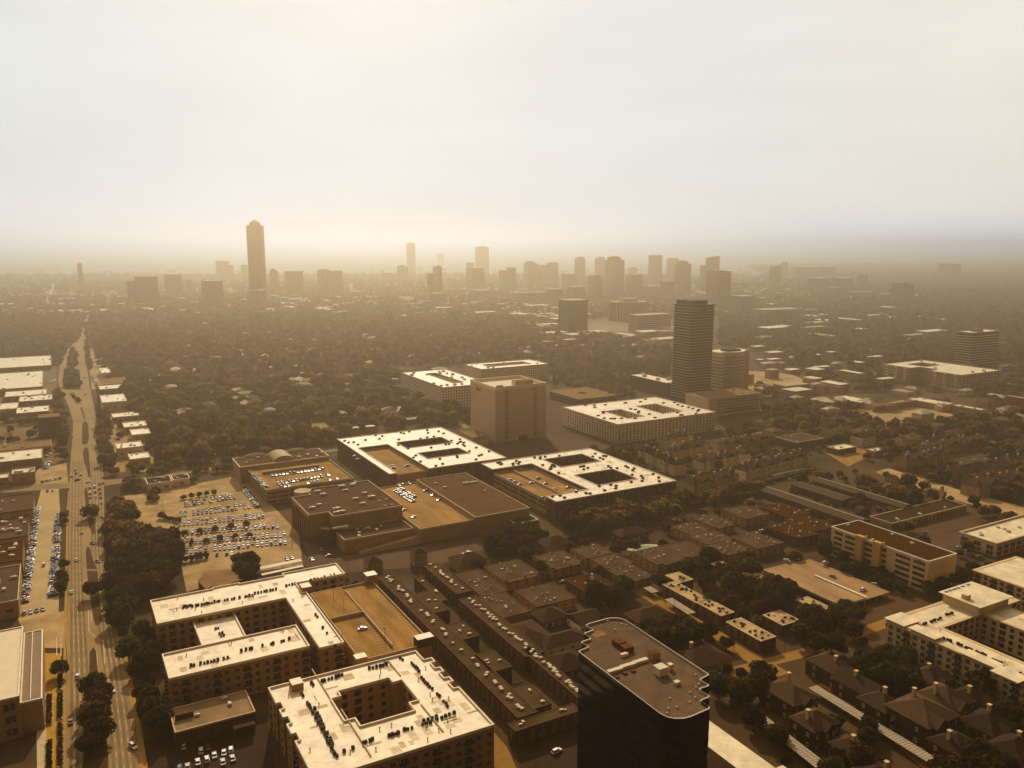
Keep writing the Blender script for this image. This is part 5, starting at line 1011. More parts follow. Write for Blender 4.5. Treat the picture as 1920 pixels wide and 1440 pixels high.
for args in [
    (146, 157, 494, 551, 'lone slim tower far left beside the bright road', 'box', 1), (241, 293, 519, 574, 'wide dark office slab at left, with a lower wing', 'slab', 4), (234, 256, 527, 572, 'low wing in front of the wide dark slab at left', 'slab', 4, 29), (301, 338, 515, 557, 'dark square office block right of the wide slab at left', 'slab', 4),
    (345, 360, 524, 552, 'small pale block between two dark office blocks at left', 'slab', 1), (371, 416, 527, 578, 'dark squat office block left of the tallest tower', 'slab', 4), (400, 428, 490, 527, 'pale far block behind, left of the tallest tower', 'box', 0), (427, 438, 497, 528, 'thin pale block attached right of the pale far block', 'slab', 0),
    (450, 464, 497, 526, 'narrow faint tower just left of the tallest one', 'box', 0), (504, 522, 505, 552, 'narrow stepped tower just right of the tallest one', 'step', 1), (529, 567, 509, 554, 'wide tan ribbed block right of the tallest tower', 'slab', 3), (593, 618, 506, 553, 'tan apartment tower of a pair right of centre left, left half', 'box', 1), (616, 642, 508, 553, 'tan apartment tower of the same pair, right half', 'slab', 1),
    (743, 765, 498, 532, 'stepped block in front of the tapering far tower', 'step', 1), (761, 779, 456, 512, 'tapering pale tower rising alone above the horizon', 'box', 0, 10), (819, 832, 475, 498, 'very faint small tower on the horizon', 'slab', 1), (800, 816, 513, 562, 'lower half of the twin-topped tower', 'slab', 1), (811, 829, 498, 561, 'arched twin-topped tower left of centre', 'dome', 1),
    (874, 889, 493, 532, 'small faint tower left of the tall flat one', 'slab', 0), (890, 917, 463, 517, 'tall flat-topped tower alone near the centre', 'box', 0, 5), (873, 908, 503, 546, 'tan block in front of the tall flat-topped tower', 'slab', 0), (936, 953, 507, 546, 'left half of the stepped tan block at centre', 'slab', 1), (950, 968, 502, 546, 'right half of the stepped tan block at centre', 'slab', 0),
    (982, 1009, 491, 538, 'broad tower with notched top, left of three', 'step', 1), (1009, 1027, 497, 538, 'lower tower in the middle of three', 'slab', 1), (1025, 1047, 493, 539, 'tower with sloped corner, right of three', 'box', 1), (1078, 1097, 481, 536, 'rounded-top tower, left of two', 'dome', 1, 12), (1116, 1135, 481, 532, 'rounded-top tower, right of two', 'dome', 1, 12),
    (1136, 1171, 482, 557, 'broad residential tower with rows of balconies', 'step', 2), (1054, 1083, 514, 549, 'square tan block before the left rounded tower', 'slab', 1), (1103, 1131, 514, 564, 'ribbed block with small pitched crown', 'pyr', 3), (1176, 1206, 515, 556, 'square brown block before the stepped gable tower', 'slab', 0), (1179, 1195, 500, 530, 'stepped gable tower behind the square brown block', 'pyr', 1),
    (1218, 1241, 479, 537, 'tall tower with framed open top', 'slab', 0, 8), (1251, 1273, 485, 531, 'plain tall tower left of the banded pair', 'box', 1), (1239, 1265, 528, 559, 'dark low block under the plain tall tower', 'slab', 4), (1267, 1296, 490, 558, 'round-cornered residential tower behind the dark balcony tower', 'step', 2), (1313, 1328, 498, 546, 'lower shoulder of the stepped bronze tower', 'slab', 0), (1326, 1348, 480, 547, 'stepped bronze tower right of the dark balcony tower', 'wedge', 0, 8),
    (1328, 1372, 509, 580, 'white-banded office tower right above the dark balcony tower', 'box', 2), (1375, 1419, 556, 589, 'framed tan hotel block below the white-banded tower', 'slab', 3), (1445, 1465, 497, 543, 'pale rounded apartment tower, left of two at right', 'dome', 1), (1465, 1478, 490, 526, 'slim apartment tower behind, right of two at right', 'pyr', 1), (1493, 1545, 501, 526, 'long faint slab far behind at right', 'slab', 0, 10, 'skyline_tower', 'tower', .4), (1546, 1569, 501, 526, 'faint square block at the end of the long slab', 'slab', 0),
    (1521, 1560, 522, 549, 'dark low office block, left of two at right', 'slab', 4), (1567, 1603, 522, 549, 'dark low office block, right of two at right', 'slab', 4), (1611, 1630, 515, 545, 'round striped tower at right', 'round', 2), (1679, 1717, 531, 568, 'brown apartment slab with notched top at right', 'step', 3), (1769, 1806, 495, 526, 'lone ribbed block far right on the wooded horizon', 'slab', 3),
    (1048, 1103, 564, 627, 'dark glass office block standing before the skyline at centre', 'slab', 4), (1064, 1098, 538, 567, 'ribbed block behind the dark glass office block', 'slab', 3), (1145, 1223, 562, 604, 'drum-shaped hotel with ribbed crown', 'drum', 3), (1180, 1262, 591, 622, 'long low garage at the foot of the drum-shaped hotel', 'slab', 2, 29, 'parking_garage', 'parking garage', .4),
    (1027, 1055, 543, 570, 'tan mid-rise block at centre in the haze', 'slab', 3), (962, 1030, 549, 570, 'long low banded office at centre in the haze', 'slab', 2, 20, 'low_office', 'office building', .3), (1553, 1592, 540, 563, 'stepped low banded office at right', 'step', 2), (1594, 1643, 548, 560, 'long low office beside the stepped banded one', 'slab', 2, 15, 'low_office', 'office building', .4), (1651, 1679, 552, 566, 'low pale office left of the notched brown slab', 'slab', 2), (1417, 1510, 581, 600, 'pale apartment row below the framed hotel block', 'slab', 1, 20, 'low_apartments', 'apartment building', .4),
    (882, 922, 545, 564, 'pale low-rise at centre left in the haze', 'slab', 1), (803, 834, 551, 572, 'brown mid-rise below the twin-topped tower', 'slab', 0), (715, 735, 512, 528, 'small faint tower left of the stepped block', 'slab', 0), (1373, 1398, 530, 552, 'small tan mid-rise right of the white-banded tower', 'slab', 1), (1206, 1240, 537, 560, 'tan mid-rise right of the square brown block', 'slab', 1), (460, 498, 545, 583, 'pale block at the foot of the tallest tower', 'slab', 1), (636, 643, 530, 556, 'faint narrow block at the edge of the tan pair', 'slab', 1),
    (55, 66, 465, 474, 'tiny faint block on the horizon far left', 'slab', 0), (250, 262, 464, 474, 'tiny faint block on the horizon left of the tallest tower', 'slab', 0), (340, 352, 466, 474, 'tiny faint low block on the left horizon', 'slab', 0), (838, 848, 467, 474, 'tiny faint block on the horizon at the centre', 'slab', 0), (955, 966, 466, 474, 'tiny faint block on the horizon right of the flat-topped tower', 'slab', 0), (984, 996, 466, 474, 'tiny faint second block on the horizon right of the flat-topped tower', 'slab', 0)]:
    tower(*args)

# low roofs scattered in haze and woods
LOWR = [rnd_tint(mat('low_white_roof', (0.72, 0.58, 0.38), .8, .12, .05), .12), rnd_tint(mat('low_tan_roof', (0.36, 0.25, 0.13), .9, .2, .05), .3)]
def low_building(X, Y, W, D, H, rz, label, cat, group, ro, wm=TANW):
    o = thing('low_building' if cat != 'house' else 'house', label, cat, (X, Y, 0), rz, group); b = MB(); b.box(-W / 2, W / 2, -D / 2, D / 2, 0, H - .3); b.build('wall', wm, o)
    r = MB(); r.box(-W / 2 - .3, W / 2 + .3, -D / 2 - .3, D / 2 + .3, H - .29, H, 0, True); r.build('roof', ro, o)
    c, s = math.cos(rz), math.sin(rz); POLYOCC.append([(X + c * x - s * y, Y + s * x + c * y) for x, y in ((-W / 2 - 1, -D / 2 - 6), (W / 2 + 1, -D / 2 - 6), (W / 2 + 1, D / 2 + 1), (-W / 2 - 1, D / 2 + 1))])
for n, (x0, x1, y0, y1, grp, lab, cnt) in enumerate([(-60, 460, 482, 520, 'low roofs in the left haze', 'flat low roof in the bright haze behind the left office blocks', 26), (-60, 240, 556, 596, 'low roofs beside the bright crossing', 'flat low roof near the bright crossing at the top of the boulevard', 18), (240, 640, 562, 588, 'low roofs below the left office blocks', 'flat low roof in the haze below the left office blocks', 18),
        (640, 1030, 540, 602, 'low roofs below the central towers', 'flat bright low roof in the haze below the central towers', 46), (980, 1270, 585, 660, 'low roofs round the dark glass block', 'flat low roof around the dark glass office block', 28), (1380, 1760, 545, 640, 'low roofs in the right-hand woods', 'flat low roof in the woods below the right-hand towers', 34), (1340, 1660, 655, 745, 'low roofs right of the dark tower', 'flat low roof in the car parks right of the dark tower', 24)]):
    for i in range(cnt):
        x, y = random.uniform(x0, x1), random.uniform(y0, y1)
        X, Y = P(x, y); f = min(1.0, 600 / (Y)) if y > 640 else 1
        low_building(X, Y, random.uniform(22, 75) * (f if y > 640 else 1), random.uniform(16, 40) * f, random.uniform(6, 13), R(29 + random.choice((0, 0, 90)) + random.uniform(-3, 3)), lab, 'low building', grp, LOWR[0 if random.random() < .75 else 1])
b = MB(); FLM = [MATS['low_white_roof'], MATS['low_tan_roof'], TANW]
for i in range(1500):
    x, y = random.uniform(-250, 1520), 486 + 108 * random.random() ** 1.3
    X, Y = P(x, y)
    if blocked_pt(X, Y): continue
    W, D, H = random.uniform(12, 45), random.uniform(10, 26), random.uniform(5, 14); c, s_ = math.cos(TH), math.sin(TH); sw = random.random() < .4
    if sw: W, D = D, W
    q = [(X + c * px_ - s_ * py_, Y + s_ * px_ + c * py_) for px_, py_ in ((-W / 2, -D / 2), (W / 2, -D / 2), (W / 2, D / 2), (-W / 2, D / 2))]
    b.prism(q, 0, H, 2, 0 if random.random() < .45 else 1)
o = b.build('far_city', FLM); o['kind'] = 'stuff'; o['label'] = 'continuous low city dissolving in the far haze'
# houses showing among the trees
def hip_roof(b, x0, x1, y0, y1, h, rise, m=0, hip=0.5):
    W, D = x1 - x0, y1 - y0
    if W >= D:
        k = D / 2 * hip * 2 if hip else 0; A, B = (x0 + k, (y0 + y1) / 2, h + rise), (x1 - k, (y0 + y1) / 2, h + rise)
        b.quad([(x0, y0, h), (x1, y0, h), B, A], m); b.quad([(x1, y1, h), (x0, y1, h), A, B], m); b.quad([(x0, y1, h), (x0, y0, h), A], m); b.quad([(x1, y0, h), (x1, y1, h), B], m)
    else:
        k = W / 2 * hip * 2 if hip else 0; A, B = ((x0 + x1) / 2, y0 + k, h + rise), ((x0 + x1) / 2, y1 - k, h + rise)
        b.quad([(x1, y0, h), (x1, y1, h), B, A], m); b.quad([(x0, y1, h), (x0, y0, h), A, B], m); b.quad([(x0, y0, h), (x1, y0, h), A], m); b.quad([(x1, y1, h), (x0, y1, h), B], m)
def house(p, W, D, h, rise, rz, label, group=None, wall=TANW, roof=SHINGLE, hip=0.5, chim=0, win=2, name='house', cat='house', world=False, wing=None):
    X, Y = p if world else P(*p); o = thing(name, label, cat, (X, Y, 0), rz, group)
    b = MB(); b.box(-W / 2, W / 2, -D / 2, D / 2, 0, h)
    if hip == 0:
        if W >= D:
            for x in (-W / 2, W / 2): b.quad([(x, -D / 2, h), (x, D / 2, h), (x, 0, h + rise - .15)])
        else:
            for y in (-D / 2, D / 2): b.quad([(-W / 2, y, h), (W / 2, y, h), (0, y, h + rise - .15)])
    r = MB(); e = .45; hip_roof(r, -W / 2 - e, W / 2 + e, -D / 2 - e, D / 2 + e, h + .02, rise, 0, hip)
    if wing:
        wx, ww_, wd = wing; b.box(wx - ww_ / 2, wx + ww_ / 2, -D / 2 - wd, -D / 2 - .01, 0, h - .3)
        A, B = (wx, -D / 2 - wd - e, h + rise * .6), (wx, 0, h + rise * .6); r.quad([(wx + ww_ / 2 + e, -D / 2 - wd - e, h - .27), (wx + ww_ / 2 + e, 0, h - .27), B, A]); r.quad([(wx - ww_ / 2 - e, 0, h - .27), (wx - ww_ / 2 - e, -D / 2 - wd - e, h - .27), A, B])
        b.quad([(wx - ww_ / 2, -D / 2 - wd - .02, h - .3), (wx + ww_ / 2, -D / 2 - wd - .02, h - .3), (wx, -D / 2 - wd - .02, h + rise * .6 - .35)])
    b.build('wall', wall, o); ro_ = r.build('roof', roof, o)
    for i in range(chim):
        c = MB(); x = random.uniform(-W * .3, W * .3); y = random.uniform(-D * .15, D * .3); c.box(x - .7, x + .7, y - .6, y + .6, h, h + rise + 1.3, 0); c.box(x - .85, x + .85, y - .75, y + .75, h + rise + 1.3, h + rise + 1.6, 0); c.build('chimney', CREAMW, ro_)
    fl = 2 if h > 5 else 1
    if win:
        for i in range(win):
            for f in range(fl):
                ob('window', win_mesh(COPE), o, (-W / 2 + W * (i + .5) / win, -D / 2 - (wing[2] if wing and abs(-W / 2 + W * (i + .5) / win - wing[0]) < wing[1] / 2 + .6 else 0), 1.0 + f * h / fl), 0, (1.3, 1, 1.6))
                if i < 2: ob('window', win_mesh(COPE), o, (-W / 2, -D / 2 + D * (i + .5) / 2, 1.0 + f * h / fl), -math.pi / 2, (1.2, 1, 1.5))
    c, s = math.cos(rz), math.sin(rz); POLYOCC.append([(X + c * x - s * y, Y + s * x + c * y) for x, y in ((-W / 2 - 1, -D / 2 - 2), (W / 2 + 1, -D / 2 - 2), (W / 2 + 1, D / 2 + 1), (-W / 2 - 1, D / 2 + 1))])
    return o
HROOF = rnd_tint(mat('house_roof', (0.102, 0.055, 0.024), .9, .3, .3), .5); PALER = rnd_tint(mat('pale_house_roof', (0.52, 0.4, 0.24), .9, .15, .2), .25)
for n, (x0, x1, y0, y1, grp, lab, cnt) in enumerate([(300, 880, 610, 700, 'house roofs far in the wooded quarter', 'house roof showing far back among the trees of the wooded quarter', 85), (300, 860, 700, 790, 'house roofs in the near wooded quarter', 'house roof showing among the nearer trees of the wooded quarter', 85), (880, 1250, 640, 700, 'house roofs behind the pale flats', 'house roof among the trees behind the long pale flats', 34), (1420, 1920, 640, 760, 'house roofs in the right woods', 'house roof among the trees at right, above the white-strip apartments', 40), (1430, 1920, 755, 830, 'houses in the right-hand trees', 'house half hidden in the trees at right, below the shop roofs', 34)]):
    for i in range(cnt):
        x, y = random.uniform(x0, x1), random.uniform(y0, y1); br = random.random()
        house((x, y), random.uniform(14, 24), random.uniform(9, 14), random.uniform(5.5, 8.0), random.uniform(2, 3.5), R(29 + random.choice((0, 90)) + random.uniform(-4, 4)), lab, grp, CREAMW if br < .4 else TANW, PALER if br < .35 else HROOF, .5, 0, 0)
for lab, p, W, D, h in (('bright white roof alone among the trees left of the tan slab', (728, 705), 16, 14, 7), ('bright white flat roof in the trees just left of the tan slab', (738, 778), 15, 9, 6), ('white-roofed ring house far back in the woods', (508, 627), 26, 20, 6), ('long pale roof in the woods right of the shops', (272, 722), 24, 9, 6), ('white roof beside the trees above the white-roofed block, left', (664, 812), 9, 7, 6), ('white roof beside the trees above the white-roofed block, right', (694, 809), 9, 7, 6), ('low brown roof with pale edge in the trees left of the tan slab', (776, 792), 17, 10, 5), ('pale roof in woods right of centre left', (740, 718), 12, 9, 6), ('bright small roof in woods at centre', (575, 706), 26, 9, 6), ('pale roof in the woods straight above the full parking deck', (480, 683), 12, 10, 7)):
    X, Y = P(*p); low_building(X, Y, W, D, h, TH, lab, 'house', None, LOWR[0])

# townhouses with chimneys
def town_row(p, q, n, D, h, rise, label, group, wall=CREAMW, chim=1, hip=0, alt=True, roof=SHINGLE):
    a, c = Vector(P(*p)), Vector(P(*q)); d = (c - a); Ln = d.length; d /= Ln; rz = math.atan2(d.y, d.x); w_ = Ln / n; nrm = Vector((-d.y, d.x))
    for i in range(n):
        pos = a + d * (w_ * (i + .5)) + nrm * (D / 2 + (0.8 if i % 2 else 0)); hh = h + (0.5 if i % 3 == 1 else 0)
        house((pos.x, pos.y), w_ - .05, D, hh, rise, rz, label, group, wall, roof, hip if i % 2 or not alt else .5, chim, 2, 'townhouse', 'townhouse', True, (0, w_ * .62, 1.2) if i % 2 == 0 else None)
town_row((1398, 905), (1520, 872), 9, 11, 9, 3.5, 'pale gabled townhouse in the row facing the carport lane', 'townhouses facing the carport lane', WHITEW)
town_row((1300, 930), (1385, 912), 5, 12, 8.5, 4, 'brown gabled townhouse in the front row beside the white-roofed block', 'townhouses beside the white-roofed block')
town_row((1196, 862), (1262, 893), 6, 11, 9, 3.5, 'townhouse in the row turned towards the white-roofed block', 'townhouses turned towards the white-roofed block', CREAMW)
town_row((1255, 868), (1330, 851), 5, 12, 8.5, 4, 'townhouse in the back row below the large white apartment block', 'townhouses below the large white block')
town_row((1318, 886), (1408, 868), 6, 12, 8.5, 4, 'townhouse in the middle row of the brown-roofed estate', 'townhouses in the middle of the estate')
town_row((1360, 852), (1442, 838), 6, 11, 8.5, 3.5, 'townhouse in the rear row near the flat brown clinic', 'townhouses near the clinic', TANW)
town_row((1250, 845), (1300, 832), 3, 12, 9, 4, 'townhouse in the short row tucked under the large white apartment block', 'townhouses in the short row')
town_row((1700, 882), (1790, 865), 6, 14, 7.5, 3.5, 'brown-roofed townhouse with white chimney, in the front row left of the wide street', 'townhouses above the wide street, front row', TANW, 1)
town_row((1730, 860), (1850, 838), 7, 14, 7.5, 3.5, 'brown-roofed townhouse with white chimney, in the back row left of the wide street', 'townhouses above the wide street, back row', TANW, 1)
town_row((1835, 935), (1935, 912), 5, 15, 8, 4, 'brown-roofed corner townhouse with white chimney near the right edge', 'corner townhouses near the right edge', TANW, 1)
town_row((1810, 905), (1935, 880), 6, 14, 8, 4, 'brown-roofed townhouse with white chimney behind the corner group', 'townhouses behind the corner group', TANW, 1)
for lab, p, W, D, h, r, hip, wl, rf in (('white two-storey house with bright dormer among the trees at right', (1618, 834), 20, 13, 9, 4, 0, WHITEW, SHINGLE), ('tan villa with dark hip roof left of the white two-storey house', (1577, 822), 15, 12, 9, 3, .5, CREAMW, HROOF), ('pale house with tall gables in the dark trees at right', (1752, 838), 20, 14, 6, 6, 0, CREAMW, HROOF), ('pale stucco house with low roof near the white shop roof', (1690, 835), 14, 11, 6, 3, .5, WHITEW, HROOF), ('pale house on the rise below the golden yard', (1545, 803), 16, 12, 9, 3, .5, CREAMW, HROOF)):
    house(p, W, D, h, r, R(29), lab, None, wl, rf, hip, 1, 3)
# brown hip-roofed houses left of the black tower
for lab, p, W, D, h, r, hip, wl in (('large brown hip-roofed house left of the black tower', (985, 1205), 22, 26, 4, 4.5, .5, BRICKW), ('long white-walled house with brown roof behind the black tower roof, left', (1052, 1212), 24, 12, 4, 3, .5, WHITEW), ('brown hip-roofed house partly hidden by the black tower', (1062, 1255), 18, 16, 4, 4, .5, BRICKW), ('white-walled gable house touching the trees above the tower', (1095, 1172), 14, 14, 4, 3.5, 0, WHITEW),
        ('rust-roofed house on the street above the tower', (1215, 1165), 22, 14, 4, 3.5, .5, BRICKW), ('brown-roofed house with white chimney right of the tower', (1310, 1245), 24, 18, 4, 4, .5, TANW), ('brown house behind the trees above the tower, left', (1030, 1165), 16, 14, 4, 3.5, .5, BRICKW), ('tile-roofed house by the mall ramp with two pale hip lines', (880, 1062), 20, 16, 5, 4, .5, TANW), ('tile-roofed house with pale hip lines above the flat blocks', (1040, 1030), 20, 16, 5, 4, .5, TANW), ('dark-roofed house among the trees left of the round pool', (1180, 1010), 22, 12, 5, 3, .5, BRICKW),
        ('small hall with pyramid roof and white cap near the pool court', (700, 1072), 9, 9, 7, 3, .5, TANW), ('second small hall with pyramid roof at the head of the brown strip', (785, 1058), 8, 8, 8, 3, .5, TANW)):
    house(p, W, D, h, r, R(29), lab, None, wl, rnd_tint(mat('tile_roof', (0.055, 0.0232, 0.0072), .9, .25, .5), .25) if 'tile_roof' not in MATS else MATS['tile_roof'], hip, 1 if 'chimney' in lab else 0, 4)
# white-flecked barracks in the grove
SPECK = roof_mat('worn_white_roof', (0.442, 0.28, 0.12), (0.03, 0.02, 0.012), 1.0)
for lab, c, w_ in (('worn white-roofed barrack nearest the street, upper', ((1256, 1092), (1316, 1128)), 9), ('worn white-roofed barrack nearest the street, middle', ((1322, 1126), (1362, 1152)), 9), ('worn white-roofed barrack nearest the street, lower', ((1382, 1160), (1434, 1200)), 10), ('worn white-roofed barrack at the upper end of the grove', ((1262, 1075), (1285, 1090)), 10), ('worn white-roofed barrack across the grove, close to the open deck', ((1404, 1072), (1440, 1092)), 9), ('worn white-roofed barrack across the grove, lower', ((1502, 1122), (1548, 1142)), 9), ('worn white-roofed barrack in the middle of the grove', ((1440, 1150), (1490, 1166)), 12), ('worn white-roofed barrack at the top of the grove beside the white sedan', ((1330, 1062), (1375, 1056)), 8)):
    a, q = uv(P(*c[0], 6)), uv(P(*c[1], 6)); u = (a[0] + q[0]) / 2; v0, v1 = sorted((a[1], q[1])); v1 = max(v1, v0 + 6)
    block('barrack', lab, 'apartment building', [(u - w_ / 2, u + w_ / 2, v0, v1)], 6, BRICKW, SPECK, floors=2, pitch=4, cope=TANC, cope_h=.1, limit=20, rtu=2, rs=1.0)
    bk = [o for o in COL.objects if o.get('category') == 'apartment building'][-1]
    for i in range(max(5, int((v1 - v0) / 2.2))): ob('condenser', COND, bk, (w_ / 2 + random.uniform(-.8, .8) * w_ * .4, random.uniform(1, v1 - v0 - 1), 6.003), 0, (1.3, .8, .7))
# brick townhouses and carports, bottom right
BR = rnd_tint(mat('dark_red_brick', (0.055, 0.0225, 0.007), .9, .25, .4), .2)
G_B = 'brick townhouses with brown shingle roofs at the bottom right'
for lab, p, W, D, h, r, hip in (('brick townhouse between the carport strip and the gold lane, upper', (1478, 1330), 16, 20, 8, 4, .5), ('brick townhouse between the carport strip and the gold lane, lower', (1525, 1385), 16, 14, 8, 4, .5), ('long brick townhouse row behind the long carport, upper end', (1560, 1275), 14, 22, 7, 4, .5), ('long brick townhouse row behind the long carport, middle', (1612, 1312), 14, 22, 7, 4, 0), ('long brick townhouse row behind the long carport, lower end', (1650, 1345), 14, 16, 7, 4, .5),
        ('large brick hip-roofed townhouse in the middle of the bottom right estate', (1725, 1370), 22, 22, 9, 5, .5), ('brick townhouse right of the large hip-roofed one', (1770, 1340), 18, 18, 8, 5, .5), ('brown hip-roofed house in the trees by the cream complex', (1745, 1290), 16, 14, 6, 4, .5), ('brown hip-roofed house at the right edge below the cream complex', (1850, 1385), 18, 16, 7, 4, .5), ('brick house at the bottom right corner', (1900, 1435), 20, 16, 7, 4, .5), ('brick house below the large hip-roofed one', (1790, 1425), 16, 16, 7, 4, .5),
        ('small brown roof at the bottom between lane and carport, upper', (1590, 1425), 12, 12, 6, 3, .5), ('small brown roof at the bottom between lane and carport, lower', (1640, 1480), 16, 14, 6, 3, .5), ('brown house under the cream complex wall', (1820, 1330), 16, 14, 6, 4, .5)):
    W *= .88; D *= .88
    house(p, W, D, h, r, R(29), lab, G_B, BR, SHINGLE, hip, 1, 4, 'townhouse', 'townhouse', False, (random.uniform(-W * .2, W * .2), W * .4, 1.5))
CORR = mat('corrugated_sheet', (0.36, 0.27, 0.17), .6, .45, 1.0, streak=(0.02, 1.6, 1))
def carport(name, label, p, q, wd, h=3.0, grp='carports with ribbed roofs', m=None):
    a, c = Vector(P(*p, h)), Vector(P(*q, h)); d = c - a; Ln = d.length; rz = math.atan2(d.y, d.x); o = thing(name, label, 'carport', (a.x, a.y, 0), rz, grp); b = MB()
    n = int(Ln / 1.3)
    for i in range(n): b.box(Ln * i / n, Ln * (i + .86) / n, 0, wd, h - .15, h + .05, 0, True)
    b.box(0, Ln, .1, wd - .1, h - .28, h - .16, 0, True); b.build('roof', m or CORR, o)
    for i in range(0, n, 5):
        for y in (.3, wd - .3): b = MB(); b.box(-.08, .08, -.08, .08, 0, h - .29); b.build('post', METALD, o, (Ln * (i + .4) / n, y, 0))
    POLYOCC.append([tuple(a), tuple(c), tuple(c + Vector((-d.y, d.x)) / Ln * wd), tuple(a + Vector((-d.y, d.x)) / Ln * wd)])
carport('carport', 'ribbed carport left of the brick townhouses', (1402, 1338), (1545, 1452), 5.5)
carport('carport', 'longest ribbed carport along the gold lane', (1516, 1290), (1738, 1428), 5.0)
carport('carport', 'pale carport along the street above the tower', (1246, 1124), (1290, 1152), 5.0)
carport('carport', 'small carport at the upper end of the street above the tower', (1206, 1102), (1222, 1112), 5.0)
carport('carport', 'white-edged carport beside the short lot, left of the cinema', (488, 1068), (567, 1052), 4.5, 3, None, COPE)
carport('carport', 'second white-edged carport beside the short lot', (492, 1079), (570, 1062), 3.0, 3, None, COPE)
carport('carport', 'pale-roofed carport in the lane before the gabled townhouses', (1455, 893), (1520, 880), 6, 3, None, TANC)
carport('carport', 'long dark carport right at the foot of the gabled townhouses', (1400, 910), (1530, 878), 5, 3, None, BRICKW)

# ------------------------------------------------------------------ cars
def car_meshes():
    def ring(b, prof, w0, w1, m):                     # profile (x,z) extruded across, narrower at the top
        zs = [p[1] for p in prof]; zl, zh = min(zs), max(zs); k = len(b.v); n = len(prof)
        for s in (-1, 1):
            for x, z in prof: b.v.append((x, s * (w0 + (w1 - w0) * (z - zl) / max(.01, zh - zl)), z))
        for i in range(n): b.f.append((k + i, k + (i + 1) % n, k + n + (i + 1) % n, k + n + i)); b.m.append(m)
        b.f.append(tuple(k + n - 1 - i for i in range(n))); b.m.append(m); b.f.append(tuple(k + n + i for i in range(n))); b.m.append(m)
    out = {}
    for kind, L_, hood, cab, roof, hgt in (('sedan', 4.6, .85, (-1.7, 1.0), (-1.05, .35), 1.42), ('suv', 4.7, 1.0, (-2.15, 1.0), (-1.95, .45), 1.72)):
        l = L_ / 2; body = MB(); ring(body, [(-l, .45), (-l + .1, .3), (l - .1, .3), (l, .5), (l - .08, .72), (l - .9, hood), (cab[0], hood + .05), (-l + .05, hood - .02)], .88, .84, 0)
        ring(body, [(roof[0] + .05, hgt - .03), (roof[1] - .05, hgt - .03), (roof[1] - .2, hgt + .02), (roof[0] + .2, hgt + .02)], .63, .58, 0)
        cabn = MB(); ring(cabn, [(cab[0] + .05, hood + .03), (cab[1], hood - .02), (roof[1], hgt - .03), (roof[0], hgt - .03)], .82, .64, 0)
        wh = MB()
        for i in range(10): pass
        k = len(wh.v)
        for s in (-.11, .11):
            for i in range(10): wh.v.append((.32 * math.cos(math.pi * i / 5), s, .32 * math.sin(math.pi * i / 5)))
        for i in range(10): wh.f.append((k + i, k + (i + 1) % 10, k + 10 + (i + 1) % 10, k + 10 + i)); wh.m.append(0)
        wh.f.append(tuple(k + i for i in range(10))); wh.f.append(tuple(k + 10 + i for i in range(10))); wh.m += [0, 0]
        out[kind] = (body, cabn, wh)
    return out
CM = car_meshes(); TYRE = mat('tyre_rubber', (.02, .018, .015), .9, 0)
PAINTS = [('white', (.75, .68, .56)), ('silver', (.48, .42, .33)), ('grey', (.16, .13, .10)), ('black', (.012, .010, .008)), ('red', (.16, .02, .01))]
CARMESH = {}
for kind, (bd, cb, wh) in CM.items():
    for nm, c in PAINTS:
        pm = mat('car_paint_' + nm, c, .28, 0, spec=.6); CARMESH[kind, nm] = bd.mesh('car_body', pm)
    CARMESH[kind, 'glass'] = cb.mesh('car_glass', GLASS); CARMESH[kind, 'wheel'] = wh.mesh('wheel', TYRE)
CARS = []
def car(X, Y, z, rz, where, group, wheels=False, col=None, kind=None):
    kind = kind or random.choice(('sedan', 'sedan', 'suv')); col = col or random.choices([p[0] for p in PAINTS], (30, 22, 19, 23, 6))[0]
    CARS.append((X, Y, z, rz, where, group, wheels, col, kind))
def car_row(p, q, z, where, group, fill=.85, ang=90, pitch=2.75, wheels=False):
    a, c = Vector(P(*p, z)), Vector(P(*q, z)); d = c - a; Ln = d.length; d /= Ln; rz = math.atan2(d.y, d.x) + R(ang); n = max(1, int(Ln / pitch)); nr = Vector((-d.y, d.x))
    for i in range(n):
        if random.random() > fill: continue
        s = a + d * (Ln * (i + .5) / n) + nr * random.uniform(-.4, .4); car(s.x, s.y, z + .07, rz + random.choice((0, math.pi)) + random.gauss(0, .02), where, group, wheels)
